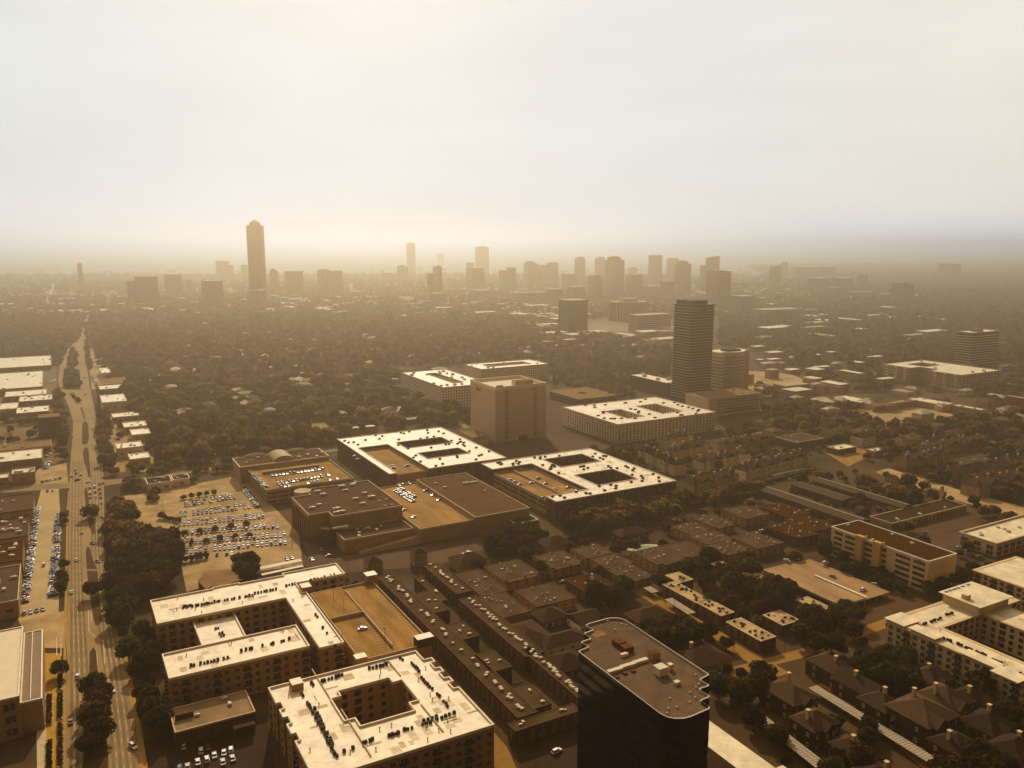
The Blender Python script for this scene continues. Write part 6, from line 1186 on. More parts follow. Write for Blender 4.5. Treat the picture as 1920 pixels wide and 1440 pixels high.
# on the roads first
for p, az, col, kind, where in (((146, 1270), 92, 'white', 'suv', 'on the near carriageway left of the median trees'), ((133, 1355), 92, 'grey', 'sedan', 'beside the dark median trees at the bottom of the boulevard'), ((209, 1297), -62, 'white', 'suv', 'half under the median trees on the right carriageway'), ((250, 1402), -64, 'white', 'suv', 'in the right carriageway at the very bottom'), ((134, 1112), 92, 'white', 'sedan', 'near the kerb on the left carriageway'),
        ((143, 1051), 95, 'white', 'sedan', 'alone on the left carriageway beside the tapered median'), ((184, 1054), -64, 'grey', 'sedan', 'in the turning bay beside the tapered median'), ((153, 1000), 95, 'silver', 'sedan', 'below the lone round median tree'), ((174, 1020), -64, 'black', 'sedan', 'in the turning bay above the tapered median'), ((188, 998), -64, 'black', 'suv', 'on the right carriageway beside the oak belt'),
        ((222, 1166), 30, 'white', 'sedan', 'in the oak shade right of the boulevard'), ((166, 905), 20, 'white', 'sedan', 'turning in the crossing'), ((146, 901), 20, 'black', 'suv', 'crossing the junction on the left'), ((196, 896), 25, 'black', 'sedan', 'leaving the junction to the right'), ((137, 820), 100, 'white', 'sedan', 'on the far left carriageway by the long median'), ((175, 806), -60, 'grey', 'sedan', 'on the far right carriageway by the long median'), ((160, 741), -60, 'black', 'sedan', 'far up the right carriageway'), ((157, 709), -60, 'black', 'sedan', 'far up beside the tree median'), ((193, 970), -64, 'silver', 'sedan', 'on the right lane next to the oak belt')):
    X, Y = P(*p); car(X, Y, .08, R(az + 29 if abs(az) < 60 else az + 25), where, 'cars driving on the boulevard', True, col, kind)
for k, (x, y) in enumerate(((168, 916), (178, 914), (187, 909), (194, 907), (169, 926), (179, 923), (187, 918), (169, 934), (180, 932), (188, 926), (189, 934), (190, 944), (135, 894), (143, 888), (152, 891), (142, 882))): X, Y = P(x, y); car(X, Y, .08, R(117.5), 'queueing at the crossing of the boulevard' if x > 160 else 'waiting above the crossing of the boulevard', 'cars queueing at the crossing')
for p in ((1044, 1411),): X, Y = P(*p); car(X, Y, .08, R(40), 'alone in the dark lot left of the black tower', None, True, 'white', 'suv')
for p, col in (((1341, 1265), 'silver'), ((1355, 1257), 'white')): X, Y = P(*p); car(X, Y, .08, R(-20), 'parked right of the black tower', None, True, col, 'sedan')
# bottom left lot
for i, (x, y) in enumerate(((371, 1425), (388, 1420), (402, 1412), (420, 1407), (433, 1402), (337, 1436), (352, 1434), (390, 1397), (377, 1404), (345, 1395), (418, 1425), (436, 1418))): X, Y = P(x, y + 6); car(X, Y, .05, R(112 + random.uniform(-4, 4)), 'in the lot at the bottom, below the grey-roofed shop', 'cars in the bottom left lot', True, 'white' if i < 3 else None)
# roof of the decks
for p, z, a in (((680, 1180), H3 + .02, 29), ((1475, 1052), 4.22, 119), ((1492, 1048), 4.22, 119), ((1547, 1057), 4.22, 29), ((1561, 1082), 3.32, 119), ((1618, 1107), 3.32, 40)): X, Y = P(*p, z); car(X, Y, z, R(a), 'alone on the golden parking deck' if z > 5 else 'standing on the pale open parking deck', 'cars on the pale open deck' if z < 5 else None, True)
LAB = 'in the big surface car park, '
G1 = 'cars in the big surface car park'
ORD = ('first', 'second', 'third', 'fourth', 'fifth', 'sixth', 'seventh')
for k in range(7):
    for half in (0, 1):
        t = (k + half * .31 + .1) / 7; lx, ly = 338 - 14 * t, 944 + 122 * t; f = 1.0 if k < 6 else .62
        rx, ry = (432 + 190 * t, 926 + 128 * t) if t < .56 else (538 + 4 * (t - .56), 998 + 96 * (t - .56)); rx, ry = lx + (rx - lx) * f, ly + (ry - ly) * f
        car_row((lx, ly), (rx, ry), .05, LAB + ORD[k] + ' double row from the top', G1, (.55, .88, .93, .95, .93, .9, .6)[k])
car_row((505, 1055), (552, 1047), .05, 'in the short row by the white-edged carports', 'cars by the carports', .6)
car_row((455, 914), (485, 952), .05, 'along the side of the full parking deck', 'cars along the full parking deck', .85); car_row((622, 876), (664, 905), .05, 'in the lane between the full deck and the tan-decked block', 'cars in the lane behind the cinema', .8)
G2 = 'cars on the full parking deck'
car_row((507, 893), (608, 880), HG + .02, 'on the full parking deck, rear row', G2, .9); car_row((512, 910), (618, 891), HG + .02, 'on the full parking deck, middle row', G2, .85); car_row((516, 916), (634, 898), HG + .02, 'on the full parking deck, front row', G2, .6); car_row((476, 893), (499, 915), HG + .02, 'on the full parking deck, left column', G2, .85)
G3 = 'cars on the ochre deck'
car_row((738, 913), (770, 907), HD + .02, 'on the ochre deck behind the cinema, back row', G3, .8); car_row((742, 920), (776, 942), HD + .02, 'on the ochre deck behind the cinema, left column', G3, .95); car_row((748, 916), (778, 934), HD + .02, 'on the ochre deck behind the cinema, right column', G3, .8); car_row((786, 912), (802, 924), HD + .02, 'on the ochre deck by the wing', G3, .5)
for p in ((776, 970), (757, 957), (823, 938), (812, 929)): X, Y = P(*p, HD); car(X, Y, HD + .02, R(60), 'scattered on the ochre deck behind the cinema', G3)
for p in ((958, 901), (966, 905), (975, 909), (997, 906), (1010, 898), (1023, 908), (1040, 918), (1020, 935), (1065, 915), (1082, 922)): X, Y = P(*p, 10.5); car(X, Y, 10.52, R(30 + random.uniform(-8, 8)), 'on the deck wrapped by the two-court white block', 'cars on the wrapped ochre deck')
for p in ((666, 857), (672, 862), (697, 858), (708, 869), (713, 873), (736, 874), (738, 878), (764, 874)): X, Y = P(*p, 11); car(X, Y, 11.02, R(30), 'on the tan deck wrapped by the left white block', 'cars on the wrapped tan deck')
G4 = 'cars in the long pale car park'
car_row((70, 952), (52, 1085), .05, 'in the left column of the long pale car park', G4, .95); car_row((110, 965), (106, 1018), .05, 'in the upper right column of the long pale car park', G4, .95); car_row((106, 1027), (98, 1120), .05, 'in the lower right column of the long pale car park', G4, .9); car_row((52, 1088), (45, 1132), .05, 'at the lower left end of the long pale car park', G4, .9)
car_row((40, 1152), (86, 1142), .05, 'in the bottom row of the long pale car park', G4, .8); car_row((84, 922), (104, 920), .05, 'at the head of the long pale car park', G4, .9); X, Y = P(83, 1060); car(X, Y, .06, R(110), 'driving down the long pale car park', None, False, 'white', 'suv')
car_row((76, 905), (116, 897), .05, 'in the small lot by the corner shop', 'cars by the corner shop', .6); car_row((84, 858), (96, 850), .05, 'beside the cream shop row', 'cars beside the cream shop row', .9)
for p_, q_ in (((4, 905), (60, 900)), ((70, 800), (100, 795)), ((84, 880), (92, 866)), ((15, 790), (60, 786)), ((96, 720), (104, 706))): car_row(p_, q_, .05, 'between the shops left of the boulevard', 'cars between the left shops', .75)
for p_, q_ in (((172, 705), (180, 722)), ((195, 785), (205, 812)), ((222, 826), (226, 810)), ((178, 660), (205, 664)), ((180, 672), (214, 676))): car_row(p_, q_, .05, 'in the small lots right of the upper boulevard', 'cars right of the upper boulevard', .75)
car_row((198, 815), (206, 835), .05, 'in the tan car park right of the road', 'cars in the tan car park', .7)
for p in ((868, 1042), (880, 1038), (1056, 1092), (1062, 1090), (1330, 1060), (1405, 990), (1435, 994), (1428, 997), (1735, 1000), (1800, 1028), (1815, 1032), (1835, 1044), (1432, 912), (1450, 907), (1478, 899), (1495, 896), (1345, 932), (1640, 1098), (1690, 1110), (1890, 1075), (603, 1031), (610, 1036), (617, 1043), (585, 1050)): X, Y = P(*p); car(X, Y, .06, R(random.choice((29, 119)) + random.uniform(-8, 8)), 'parked by itself between the flat apartment blocks' if p[0] < 1450 else 'parked along the lanes at right', 'scattered parked cars between the blocks' if p[0] < 1450 else 'scattered parked cars at right')

CARS.sort(key=lambda q: q[0] ** 2 + q[1] ** 2)
for X, Y, z, rz, where, group, wheels, col, kind in CARS[:296]:
    o = tag(ob('car', CARMESH[kind, col], None, (X, Y, z), rz), f'{col} {"tall" if kind == "suv" else "low"} car {where}', 'car', group)
    ob('windows', CARMESH[kind, 'glass'], o)
    if wheels:
        for x in (-1.4, 1.4):
            for y in (-.78, .78): ob('wheel', CARMESH[kind, 'wheel'], o, (x, y, .32))
b = MB(); pms = [MATS['car_paint_' + p[0]] for p in PAINTS] + [GLASS]
for X, Y, z, rz, where, group, wheels, col, kind in CARS[296:]:
    c, s_ = math.cos(rz), math.sin(rz)
    for src, mi in ((CM[kind][0], [p[0] for p in PAINTS].index(col)), (CM[kind][1], 5)):
        k = len(b.v); b.v += [(X + c * x - s_ * y, Y + s_ * x + c * y, z + h) for x, y, h in src.v]; b.f += [tuple(k + i for i in f) for f in src.f]; b.m += [mi] * len(src.f)
print(len(CARS), 'cars')
if b.v: o = b.build('distant_cars', pms); o['kind'] = 'stuff'; o['label'] = 'remaining small cars parked in the farther rows'

# ------------------------------------------------------------------ trees
def crown_arrays(n, size, r, h, lobes, seed):
    """n leaf-clump quads spread through several lobes: crown radius r, crown height h, resting at z=0"""
    g_ = np.random.default_rng(seed); C, Rr = [], []
    for i in range(lobes):
        a = 2 * math.pi * i / max(1, lobes - 1) + g_.uniform(-.5, .5); q = g_.uniform(.35, .62) * r if i else 0
        C.append((q * math.cos(a), q * math.sin(a), h * (g_.uniform(.36, .56) if i else .62))); Rr.append((r * g_.uniform(.40, .56), h * g_.uniform(.28, .38)))
    C, Rr = np.array(C), np.array(Rr); k = g_.integers(0, lobes, n); d = g_.normal(size=(n, 3)); d /= np.linalg.norm(d, axis=1)[:, None]; rad = g_.uniform(.55, 1.06, n) ** .6
    p = C[k] + d * np.stack([Rr[k, 0], Rr[k, 0], Rr[k, 1]], 1) * rad[:, None]; p[:, 2] = np.maximum(p[:, 2], .05 * h)
    nrm = d * .8 + g_.normal(size=(n, 3)) * .75; nrm /= np.linalg.norm(nrm, axis=1)[:, None]
    t = np.cross(nrm, g_.normal(size=(n, 3))); t /= np.linalg.norm(t, axis=1)[:, None]; b = np.cross(nrm, t); s = size * g_.uniform(.65, 1.3, n)[:, None] / 2
    return np.stack([p - t * s - b * s * .7, p + t * s - b * s, p + t * s * .8 + b * s, p - t * s + b * s * .8], 1)
def quads_mesh(name, Qd, m):
    n = len(Qd); me = bpy.data.meshes.new(name); me.vertices.add(n * 4); me.vertices.foreach_set('co', Qd.reshape(-1).astype(np.float32)); me.loops.add(n * 4); me.loops.foreach_set('vertex_index', np.arange(n * 4, dtype=np.int32))
    me.polygons.add(n); me.polygons.foreach_set('loop_start', np.arange(0, n * 4, 4, dtype=np.int32)); me.materials.append(m); me.update(calc_edges=True); return me
CROWNS = [quads_mesh('crown', crown_arrays(1150, 1.05, 6.0, 8.2 + .5 * i, 7 + i % 3, 100 + i), LEAFS[i % 3]) for i in range(6)]
def trunk_mesh():
    b = MB(); b.tube((0, 0, 0), (.1, 0, 3.0), .38, .28, 7)
    for i in range(5): a = 2 * math.pi * i / 5; b.tube((.1, 0, 2.8), (2.6 * math.cos(a), 2.6 * math.sin(a), 5.6), .2, .07, 5)
    return b.mesh('trunk', BARK)
TRUNK = trunk_mesh()
def inside(pts, poly):
    x, y = pts[:, 0], pts[:, 1]; r = np.zeros(len(pts), bool); n = len(poly)
    for i in range(n):
        x0, y0 = poly[i]; x1, y1 = poly[(i + 1) % n]
        if y0 == y1: continue
        c = ((y0 > y) != (y1 > y)) & (x < (x1 - x0) * (y - y0) / (y1 - y0) + x0); r ^= c
    return r
def blocked(pts, m=0.0):
    U = pts[:, 0] * CT + pts[:, 1] * ST; V = -pts[:, 0] * ST + pts[:, 1] * CT; r = np.zeros(len(pts), bool)
    for q in OCC: r |= (U > q[0] - m) & (U < q[1] + m) & (V > q[2] - m) & (V < q[3] + m)
    for poly in POLYOCC:
        a = np.array(poly); lo, hi = a.min(0), a.max(0); k = (pts[:, 0] > lo[0]) & (pts[:, 0] < hi[0]) & (pts[:, 1] > lo[1]) & (pts[:, 1] < hi[1])
        if k.any(): idx = np.where(k)[0]; r[idx] |= inside(pts[idx], poly)
    return r
def scatter(poly_px, sp, keep=1.0):
    pw = np.array([P(*p) for p in poly_px]); lo, hi = pw.min(0), pw.max(0); nx, ny = int((hi[0] - lo[0]) / sp) + 1, int((hi[1] - lo[1]) / sp) + 1
    gx, gy = np.meshgrid(np.arange(nx), np.arange(ny)); pts = np.stack([gx.ravel() + .5 * (gy.ravel() % 2), gy.ravel() * .9], 1) * sp + lo + rng.uniform(-.36, .36, (nx * ny, 2)) * sp
    pts = pts[inside(pts, [tuple(q) for q in pw])]; return pts[rng.random(len(pts)) < keep]
NT = 0
def tree(X, Y, s, label, group, sh=1.0):
    global NT
    NT += 1; o = thing('tree', label, 'tree', (X, Y, 0), random.uniform(0, 6.28), group); k = random.randrange(6); hz = s * random.uniform(.85, 1.15) * sh
    ob('crown', CROWNS[k], o, (0, 0, 2.4 * s), 0, (s * random.uniform(.9, 1.1), s, hz)); ob('trunk', TRUNK, o, None, 0, (s, s, s))
ZN = [  # polygon in ground pixels, spacing (m), size range, keep, label, group
    ([(212, 940), (240, 935), (252, 985), (262, 1050), (255, 1120), (245, 1200), (222, 1240), (212, 1180), (206, 1100), (203, 1010)], 8.5, (.8, 1.15), 1, 'broad dark oak in the belt along the right side of the boulevard', 'oaks along the boulevard'),
    ([(255, 1000), (322, 1012), (335, 1040), (330, 1075), (312, 1110), (280, 1120), (262, 1090)], 9, (.95, 1.25), 1, 'broad dark oak in the grove between the oak belt and the big car park', 'oaks at the corner of the big car park'),
    ([(232, 1230), (270, 1180), (292, 1240), (305, 1320), (300, 1390), (270, 1420), (262, 1330)], 8.5, (.75, 1.05), .8, 'dark tree in the shade left of the E-shaped apartment house', 'trees beside the E-shaped apartment house'),
    ([(440, 1052), (478, 1052), (488, 1085), (470, 1110), (430, 1105)], 8, (.8, 1.0), 1, 'dark tree between the many-sided pavilion and the carports', 'trees by the pavilion'),
    ([(113, 770), (124, 770), (124, 855), (110, 855)], 9, (.75, 1.0), .9, 'dark street tree along the left kerb above the crossing', 'street trees left of the upper boulevard'),
    ([(116, 955), (124, 955), (123, 1010), (114, 1015)], 6.5, (.45, .6), 1, 'small tree in the hedge row beside the long pale car park', 'hedge trees by the long pale car park'), ([(112, 1030), (122, 1025), (121, 1150), (108, 1150)], 6.5, (.45, .6), 1, 'small tree in the hedge row beside the long pale car park', 'hedge trees by the long pale car park'),
    ([(180, 745), (200, 742), (206, 800), (212, 880), (190, 890), (186, 830)], 10, (.7, .95), .8, 'dark street tree right of the upper boulevard', 'street trees right of the upper boulevard'),
    ([(890, 1022), (985, 1000), (1020, 1010), (1005, 1040), (915, 1045)], 9, (.85, 1.1), 1, 'dark tree in the clump in front of the brown cinema wing', 'trees before the cinema wing'),
    ([(1040, 985), (1270, 935), (1300, 950), (1190, 990), (1090, 1012)], 9.5, (.9, 1.15), .95, 'rounded dark tree along the front of the two-court white block', 'trees before the two-court white block'),
    ([(1290, 945), (1400, 918), (1450, 905), (1440, 925), (1380, 940), (1310, 962)], 9, (.75, 1.0), .9, 'dark tree before the gabled townhouses', 'trees before the gabled townhouses'),
    ([(1340, 1085), (1402, 1070), (1490, 1125), (1500, 1150), (1440, 1165), (1395, 1130)], 8.5, (.85, 1.2), 1, 'dark tree in the grove between the worn white barracks', 'trees in the barracks grove'), ([(1270, 1105), (1320, 1090), (1400, 1150), (1390, 1175), (1330, 1160)], 9, (.7, .95), .7, 'dark tree in the grove between the worn white barracks', 'trees in the barracks grove'),
    ([(1195, 1195), (1250, 1185), (1300, 1215), (1290, 1240), (1230, 1230)], 7.5, (.95, 1.15), 1, 'large dense dark tree close behind the black tower roof', 'trees behind the black tower'),
    ([(1480, 1180), (1560, 1150), (1620, 1150), (1650, 1190), (1570, 1230), (1490, 1225)], 8.5, (.85, 1.15), 1, 'dark tree on the corner below the pale open deck', 'trees at the corner below the open deck'),
    ([(1340, 1300), (1440, 1270), (1470, 1290), (1430, 1325), (1350, 1330)], 8.5, (.85, 1.1), .95, 'dark tree right of the black tower foot', 'trees right of the black tower foot'),
    ([(1590, 1290), (1640, 1235), (1720, 1250), (1730, 1290), (1660, 1320)], 8.5, (.9, 1.2), .95, 'green-tinged tree beside the cream apartment complex', 'trees beside the cream complex'), ([(1780, 1330), (1840, 1290), (1930, 1350), (1930, 1400), (1850, 1380)], 9, (.85, 1.1), .8, 'dark tree under the wall of the cream complex', 'trees under the cream complex'),
    ([(1560, 1420), (1700, 1470), (1560, 1500)], 9, (.8, 1.0), .7, 'tree between the roofs at the bottom right', 'trees at the bottom right'), ([(1740, 1440), (1860, 1420), (1920, 1470), (1760, 1500)], 8, (.9, 1.2), .95, 'green tree cut by the bottom edge at right', 'trees at the bottom right edge'),
    ([(1600, 915), (1700, 905), (1740, 935), (1690, 965), (1640, 950)], 10, (.85, 1.15), .8, 'round dark tree between the ridged rows and the wide street', 'trees by the wide street'), ([(1700, 895), (1800, 915), (1920, 950), (1920, 930), (1820, 895), (1720, 880)], 9, (.75, 1.05), .9, 'dark tree lining the upper side of the wide street', 'trees along the wide street'),
    ([(1730, 1110), (1800, 1085), (1815, 1100), (1745, 1130)], 7, (.75, .95), 1, 'dark clipped tree at the blank end of the mustard office', 'trees at the end of the mustard office'), ([(1560, 1050), (1600, 1062), (1740, 1120), (1720, 1130), (1570, 1075)], 9, (.55, .75), .8, 'small tree in front of the mustard office', 'trees before the mustard office'),
    ([(1240, 1050), (1310, 1040), (1350, 1055), (1290, 1085), (1245, 1080)], 9, (.8, 1.05), .9, 'tree between the flat blocks and the grove', 'trees between the flat blocks'), ([(1120, 1120), (1180, 1095), (1200, 1110), (1150, 1150), (1110, 1150)], 8, (.85, 1.1), 1, 'large tree on the lane above the black tower', 'trees on the lane above the black tower'), ([(975, 1145), (1030, 1135), (1050, 1160), (1000, 1175)], 8, (.8, 1.05), .9, 'tree behind the brown hip-roofed houses', 'trees behind the brown hip-roofed houses'),
    ([(880, 1055), (1000, 1045), (1010, 1060), (1180, 1040), (1180, 1030), (1060, 1015), (900, 1040)], 12, (.65, .9), .5, 'tree among the flat worn-roofed blocks', 'trees among the flat blocks'), ([(1480, 1012), (1560, 1000), (1570, 1045), (1500, 1035)], 9, (.75, 1.0), .9, 'tree left of the mustard office', 'trees left of the mustard office'), ([(1400, 1018), (1480, 1002), (1490, 1025), (1430, 1040)], 9, (.7, 1.0), .9, 'tree beside the flat block near the open deck', 'trees near the open deck'),
    ([(1560, 930), (1650, 965), (1640, 975), (1550, 940)], 8, (.5, .7), .9, 'shrubby tree in the gap between two ridged rows', 'trees between the ridged rows'), ([(930, 1400), (960, 1375), (975, 1440), (950, 1460)], 8, (.6, .8), .9, 'small tree left of the dark lot at the bottom', 'trees by the bottom lot'), ([(280, 905), (295, 915), (300, 940), (282, 945)], 8, (.55, .75), .8, 'small tree at the edge of the big car park', 'car park trees'),
    ([(290, 900), (370, 895), (372, 905), (300, 912)], 9, (.5, .7), .8, 'small tree before the restaurant', 'trees before the restaurant'), ([(935, 828), (1030, 818), (1040, 830), (945, 842)], 9, (.6, .85), .9, 'dark tree at the foot of the tall tan slab', 'trees at the foot of the tan slab'), ([(1100, 850), (1180, 850), (1290, 825), (1290, 838), (1180, 866)], 9, (.6, .85), .8, 'tree at the foot of the large white apartment block', 'trees at the large white block')]
ZN += [([(880, 1040), (1100, 1000), (1300, 960), (1500, 900), (1700, 870), (1920, 860), (1940, 1480), (1330, 1480), (1330, 1260), (1180, 1160), (1085, 1230), (900, 1150)], 12.5, (.35, .9), .6, 'small garden tree between the low blocks at the right', 'garden trees at the right'),
       ([(640, 1090), (760, 1050), (880, 1040), (1085, 1230), (1085, 1330), (960, 1370), (800, 1200)], 13, (.3, .55), .45, 'small garden tree in the courts of the brown strips', 'garden trees among the brown strips'),
       ([(0, 770), (110, 770), (125, 865), (125, 900), (0, 920)], 15, (.5, .85), .5, 'tree between the shop roofs left of the boulevard', 'trees between the left shops'), ([(200, 690), (300, 760), (310, 890), (200, 890)], 14, (.45, .8), .5, 'tree between the shops right of the boulevard', 'trees between the right-hand shops')]
ZN += [([(200, 897), (275, 893), (430, 871), (432, 866), (275, 887), (200, 890)], 10, (.55, .85), .75, 'street tree along the cross street above the big car park', 'trees along the cross street'), ([(210, 903), (270, 901), (270, 922), (236, 926), (212, 918)], 9, (.6, .9), .8, 'tree on the corner plot left of the restaurant', 'trees by the restaurant'), ([(358, 884), (440, 874), (440, 884), (360, 894)], 8, (.5, .8), .7, 'tree right of the restaurant wing', 'trees right of the restaurant')]
near = []
for poly, sp, sz, keep, lab, grp in ZN:
    pts = scatter(poly, sp, keep); pts = pts[~blocked(pts, 1.0)]
    for p in pts: near.append((p[0] ** 2 + p[1] ** 2, p[0], p[1], random.uniform(*sz), lab, grp))
for x, y, s in ((170, 972, 1.15), (174, 1122, .95), (176, 1308, .95), (189, 1325, .9), (178, 1368, 1.0), (191, 1392, .95), (172, 1415, .9), (184, 1345, .95), (112, 1268, .75)):
    X, Y = P(x, y); near.append((X * X + Y * Y, X, Y, s, 'lone round tree in the median near the car park' if y < 1000 else 'tree on the median beside the turning bay' if y < 1200 else 'palm-like tree at the corner of the cream hall' if x < 120 else 'dark tree in the clump on the lower median', 'trees on the lower median'))
for i in range(26):
    t = i / 26; p = [((300, 975), (345, 985)), ((335, 1010), (540, 978)), ((350, 1026), (540, 1000)), ((330, 1060), (420, 1045)), ((340, 940), (440, 925))][i % 5]; f = (i // 5) / 7 + .05
    X, Y = P(p[0][0] + f * (p[1][0] - p[0][0]), p[0][1] + f * (p[1][1] - p[0][1]) - 3); near.append((X * X + Y * Y, X, Y, random.uniform(.3, .45), 'small tree between the rows of the big car park', 'car park trees in rows'))
near.sort(key=lambda q: q[0])
extra = []
for q in near:
    if NT < 296: tree(q[1], q[2], q[3], q[4], q[5])
    else: extra.append((q[1], q[2], q[3]))
# the wooded quarters beyond: one mass per quarter
TMPL = {k: [crown_arrays(n, sz, 6.0, 8.5, lb, 300 + 10 * k + i) for i in range(5)] for k, (n, sz, lb) in enumerate(((260, 1.9, 6), (110, 2.6, 5), (36, 4.6, 3)))}
def woods(name, polys, label, extra=()):
    Ps, Sz, Kd = [], [], []
    for poly, sp, keep, sz, kd, *over in polys:
        p = scatter(poly, sp, keep); p = p if over else p[~blocked(p, .5)]; Ps.append(p); Sz.append(rng.uniform(sz[0], sz[1], len(p))); Kd.append(np.full(len(p), kd))
    if len(extra): e = np.array(extra); Ps.append(e[:, :2]); Sz.append(e[:, 2]); Kd.append(np.zeros(len(e)))
    Ps, Sz, Kd = np.concatenate(Ps), np.concatenate(Sz), np.concatenate(Kd); out, MI = [], []
    for kd in (0, 1, 2):
        for j in range(5):
            k = np.where((Kd == kd) & (np.arange(len(Ps)) % 5 == j))[0]
            if not len(k): continue
            T = TMPL[kd][j]; a = rng.uniform(0, 6.28, len(k)); c, s = np.cos(a), np.sin(a); z = Sz[k] * rng.uniform(.8, 1.25, len(k))
            x = T[None, :, :, 0] * Sz[k][:, None, None]; y = T[None, :, :, 1] * Sz[k][:, None, None]
            X = x * c[:, None, None] - y * s[:, None, None] + Ps[k, 0][:, None, None]; Y = x * s[:, None, None] + y * c[:, None, None] + Ps[k, 1][:, None, None]; Zz = T[None, :, :, 2] * z[:, None, None] + (1.5 * z)[:, None, None]
            out.append(np.stack([X, Y, Zz], -1).reshape(-1, 4, 3)); MI.append(np.full(len(out[-1]), (0, 1, 2, 0, 2)[j], np.int32))
    Qd = np.concatenate(out); print(name, len(Ps), 'trees', len(Qd), 'quads'); o = ob(name, quads_mesh(name, Qd, WOODS)); o.data.materials.append(WOODS2); o.data.materials.append(WOODS3); o.data.polygons.foreach_set('material_index', np.concatenate(MI)); o.data.update(); o['kind'] = 'stuff'; o['label'] = label; return o
woods('woods', [([(195, 700), (330, 690), (640, 690), (860, 690), (880, 700), (760, 700), (750, 720), (850, 760), (890, 800), (830, 800), (730, 806), (640, 822), (600, 838), (430, 862), (300, 880), (285, 830), (240, 770)], 12, .86, (.5, 1.55), 0),
                ([(170, 610), (640, 590), (1000, 585), (1040, 625), (1180, 640), (1260, 660), (1250, 700), (1030, 700), (1030, 678), (870, 688), (640, 690), (195, 700), (175, 650)], 13.5, .84, (.55, 1.6), 1)], 'dense brown-green treetops filling the quarter right of the boulevard', extra)
woods('woods', [([(-80, 604), (150, 600), (158, 612), (140, 650), (108, 668), (-80, 672)], 12, .95, (.75, 1.15), 1), ([(112, 690), (122, 690), (124, 740), (112, 765)], 9, .9, (.7, .95), 0), ([(124, 695), (147, 695), (148, 727), (123, 727)], 8, 1, (.75, .95), 0, 1), ([(128, 690), (147, 688), (143, 665), (139, 652), (132, 665)], 8.5, 1, (.65, .85), 0, 1), ([(141, 752), (134, 742), (147, 745), (152, 760)], 9, .8, (.35, .5), 0, 1), ([(158, 600), (165, 600), (168, 640), (172, 690), (168, 700), (160, 655)], 9, .8, (.5, .7), 0, 1), ([(100, 680), (112, 660), (128, 645), (150, 620), (150, 634), (132, 650), (119, 668), (110, 690)], 9, .9, (.6, .8), 0, 1), ([(0, 770), (70, 775), (70, 800), (-30, 795)], 11, .7, (.7, 1), 0), ([(100, 735), (118, 740), (116, 770), (100, 770)], 9, .9, (.7, 1), 0)], 'treetops left of the boulevard beyond the store roofs')
woods('woods', [([(1420, 760), (1530, 770), (1700, 800), (1940, 770), (1990, 870), (1920, 900), (1830, 850), (1700, 860), (1560, 870), (1520, 840), (1440, 800)], 11.5, .86, (.55, 1.25), 0), ([(1340, 815), (1470, 800), (1530, 850), (1400, 840)], 11, .75, (.6, .9), 0), ([(1190, 830), (1500, 840), (1520, 870), (1400, 885), (1300, 925), (1260, 900), (1200, 880)], 14, .5, (.5, .8), 0)], 'dark treetops between the houses at the right')
woods('woods', [([(1350, 600), (1560, 570), (1990, 545), (1990, 680), (1780, 680), (1660, 690), (1480, 690), (1420, 655), (1345, 650)], 13, .88, (.65, 1.35), 1), ([(1030, 690), (1260, 670), (1250, 705), (1180, 720), (1160, 745), (1040, 725)], 11, .7, (.7, 1.0), 0), ([(1480, 690), (1680, 690), (1680, 735), (1560, 735)], 12, .5, (.7, 1.0), 0), ([(1880, 690), (1990, 690), (1990, 760), (1800, 760), (1880, 740)], 11, .8, (.7, 1.1), 0), ([(1415, 720), (1450, 740), (1540, 750), (1640, 775), (1540, 775), (1420, 760)], 11, .7, (.7, 1.0), 0), ([(1130, 742), (1190, 735), (1195, 745), (1140, 752)], 9, .8, (.6, .9), 0)], 'wooded suburb fading into haze below the right-hand towers')
woods('far_woods', [([(-200, 560), (160, 560), (640, 548), (1000, 545), (1300, 560), (1500, 545), (1560, 570), (1350, 600), (1040, 600), (640, 592), (150, 604), (-200, 606)], 17, .58, (1.0, 1.5), 2), ([(1400, 500), (2100, 490), (2100, 548), (1990, 548), (1560, 572), (1500, 548)], 26, .8, (1.4, 2.0), 2), ([(-200, 520), (640, 515), (1300, 520), (1500, 520), (1500, 545), (1000, 545), (-200, 560)], 34, .5, (1.4, 2.1), 2)], 'far treetops dissolving in the haze')

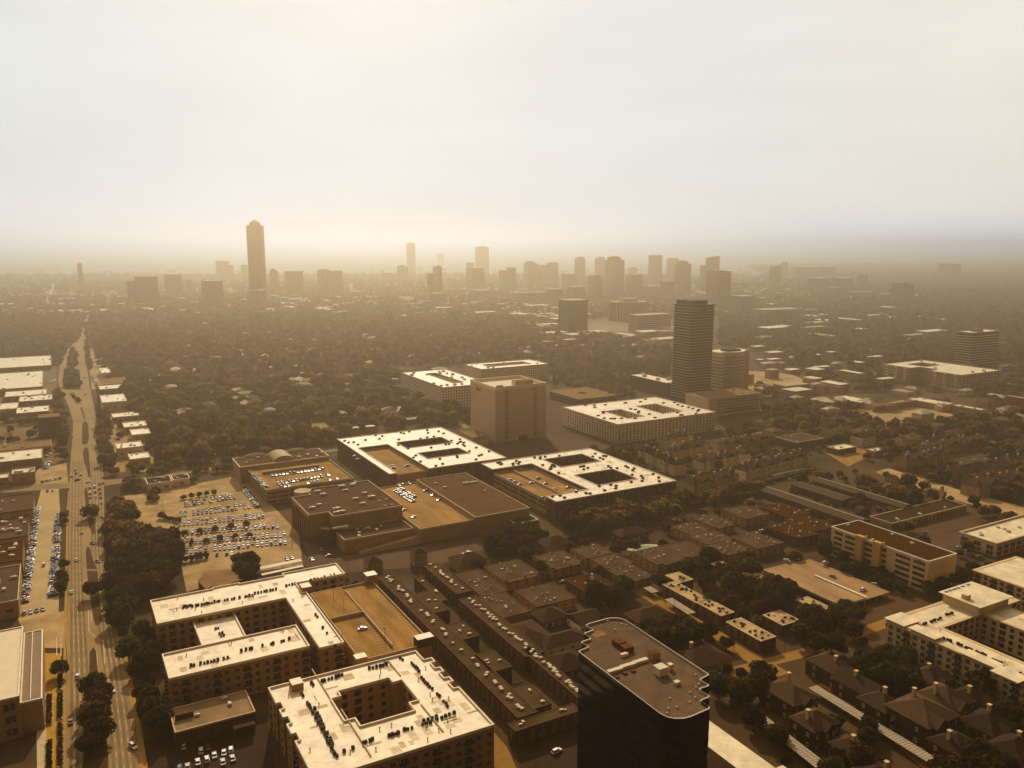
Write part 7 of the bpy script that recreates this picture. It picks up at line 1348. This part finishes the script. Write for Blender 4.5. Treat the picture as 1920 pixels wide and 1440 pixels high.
# ------------------------------------------------------------------ lamp posts and poles
def pole_mesh(h, arm):
    b = MB(); b.tube((0, 0, 0), (0, 0, h), .12, .07, 6); b.tube((0, 0, h - .1), (arm, 0, h + .15), .06, .05, 5); b.box(arm - .3, arm + .35, -.14, .14, h + .05, h + .2, 0, True); return b.mesh('street_lamp', METALD)
LAMP = pole_mesh(10, 2.2)
for i, (x, y, lab, grp) in enumerate([(x, y, 'thin dark lamp post standing in the big car park', 'lamp posts in the big car park') for x, y in ((305, 958), (430, 1000), (462, 985), (395, 968), (520, 1012), (440, 955), (360, 1030), (548, 1025))] + [(x, y, 'thin lamp post at the edge of the boulevard', 'lamp posts along the boulevard') for x, y in ((126, 1240), (127, 1085), (199, 1040), (233, 1255), (256, 1390), (198, 900), (131, 870))] +
        [(x, y, 'thin pole along the lanes at the right', 'poles along the right-hand lanes') for x, y in ((1376, 1220), (1470, 1235), (1434, 1230), (1590, 1192), (1615, 1182), (1850, 1085), (1790, 1085), (1805, 1110), (1665, 890), (1740, 930), (1330, 865), (1540, 905), (1264, 1155))] + [(x, y, 'thin pole between the brown strip and the ring-shaped house', 'poles by the brown strip') for x, y in ((932, 1365), (955, 1395), (985, 1375), (1005, 1420), (845, 1240))]):
    tag(ob('street_lamp', LAMP, None, (*P(x, y), .02), random.uniform(0, 6.28)), lab, 'street lamp', grp)
X, Y = P(330, 1372); b = MB(); b.box(-1.0, 1.0, -.15, .15, 1.2, 6.2, 0, True)
X, Y = P(283, 1362); sg = thing('pylon_sign', 'white pylon sign with dark marks at bottom left, by the boulevard', 'sign', (X, Y, 0), R(5)); b = MB(); b.box(-1.0, 1.0, -.2, .2, .8, 5.2, 0, True); b.build('panel', WHITEW, sg); b = MB(); b.box(-.7, .7, -.24, -.21, 2.0, 3.2); b.box(-.5, .5, -.24, -.21, 3.5, 4.0); b.build('panel_mark', BRICKW, sg); b = MB(); b.box(-.8, -.5, -.12, .12, 0, .79); b.box(.5, .8, -.12, .12, 0, .79); b.build('leg', METALD, sg)
X, Y = P(1764, 945); sg = thing('pylon_sign', 'tall white-fronted pylon sign beside the wide street at right', 'sign', (X, Y, 0), R(20)); b = MB(); b.box(-1.6, 1.6, -.3, .3, 2, 14, 0, True); b.build('panel', WHITEW, sg); b = MB(); b.box(-1.2, -.8, -.2, .2, 0, 1.99); b.box(.8, 1.2, -.2, .2, 0, 1.99); b.build('leg', METALD, sg)

# ------------------------------------------------------------------ air
hb = MB(); hb.box(-26000, 26000, -26000, 26000, -1.5, 270, 0, True)
hz = hb.build('haze', bpy.data.materials.new('haze_air')); struct(hz, 'stuff'); hz['label'] = 'warm haze filling the air over the whole city'
hm = hz.data.materials[0]; hm.use_nodes = True; t = hm.node_tree; t.nodes.clear()
pvol = t.nodes.new('ShaderNodeVolumePrincipled'); om = t.nodes.new('ShaderNodeOutputMaterial'); t.links.new(pvol.outputs[0], om.inputs['Volume'])
pvol.inputs['Color'].default_value = (1.0, 0.71, 0.43, 1); pvol.inputs['Absorption Color'].default_value = (1, 1, 1, 1)
pvol.inputs['Density'].default_value = 0.00033; pvol.inputs['Anisotropy'].default_value = 0.82
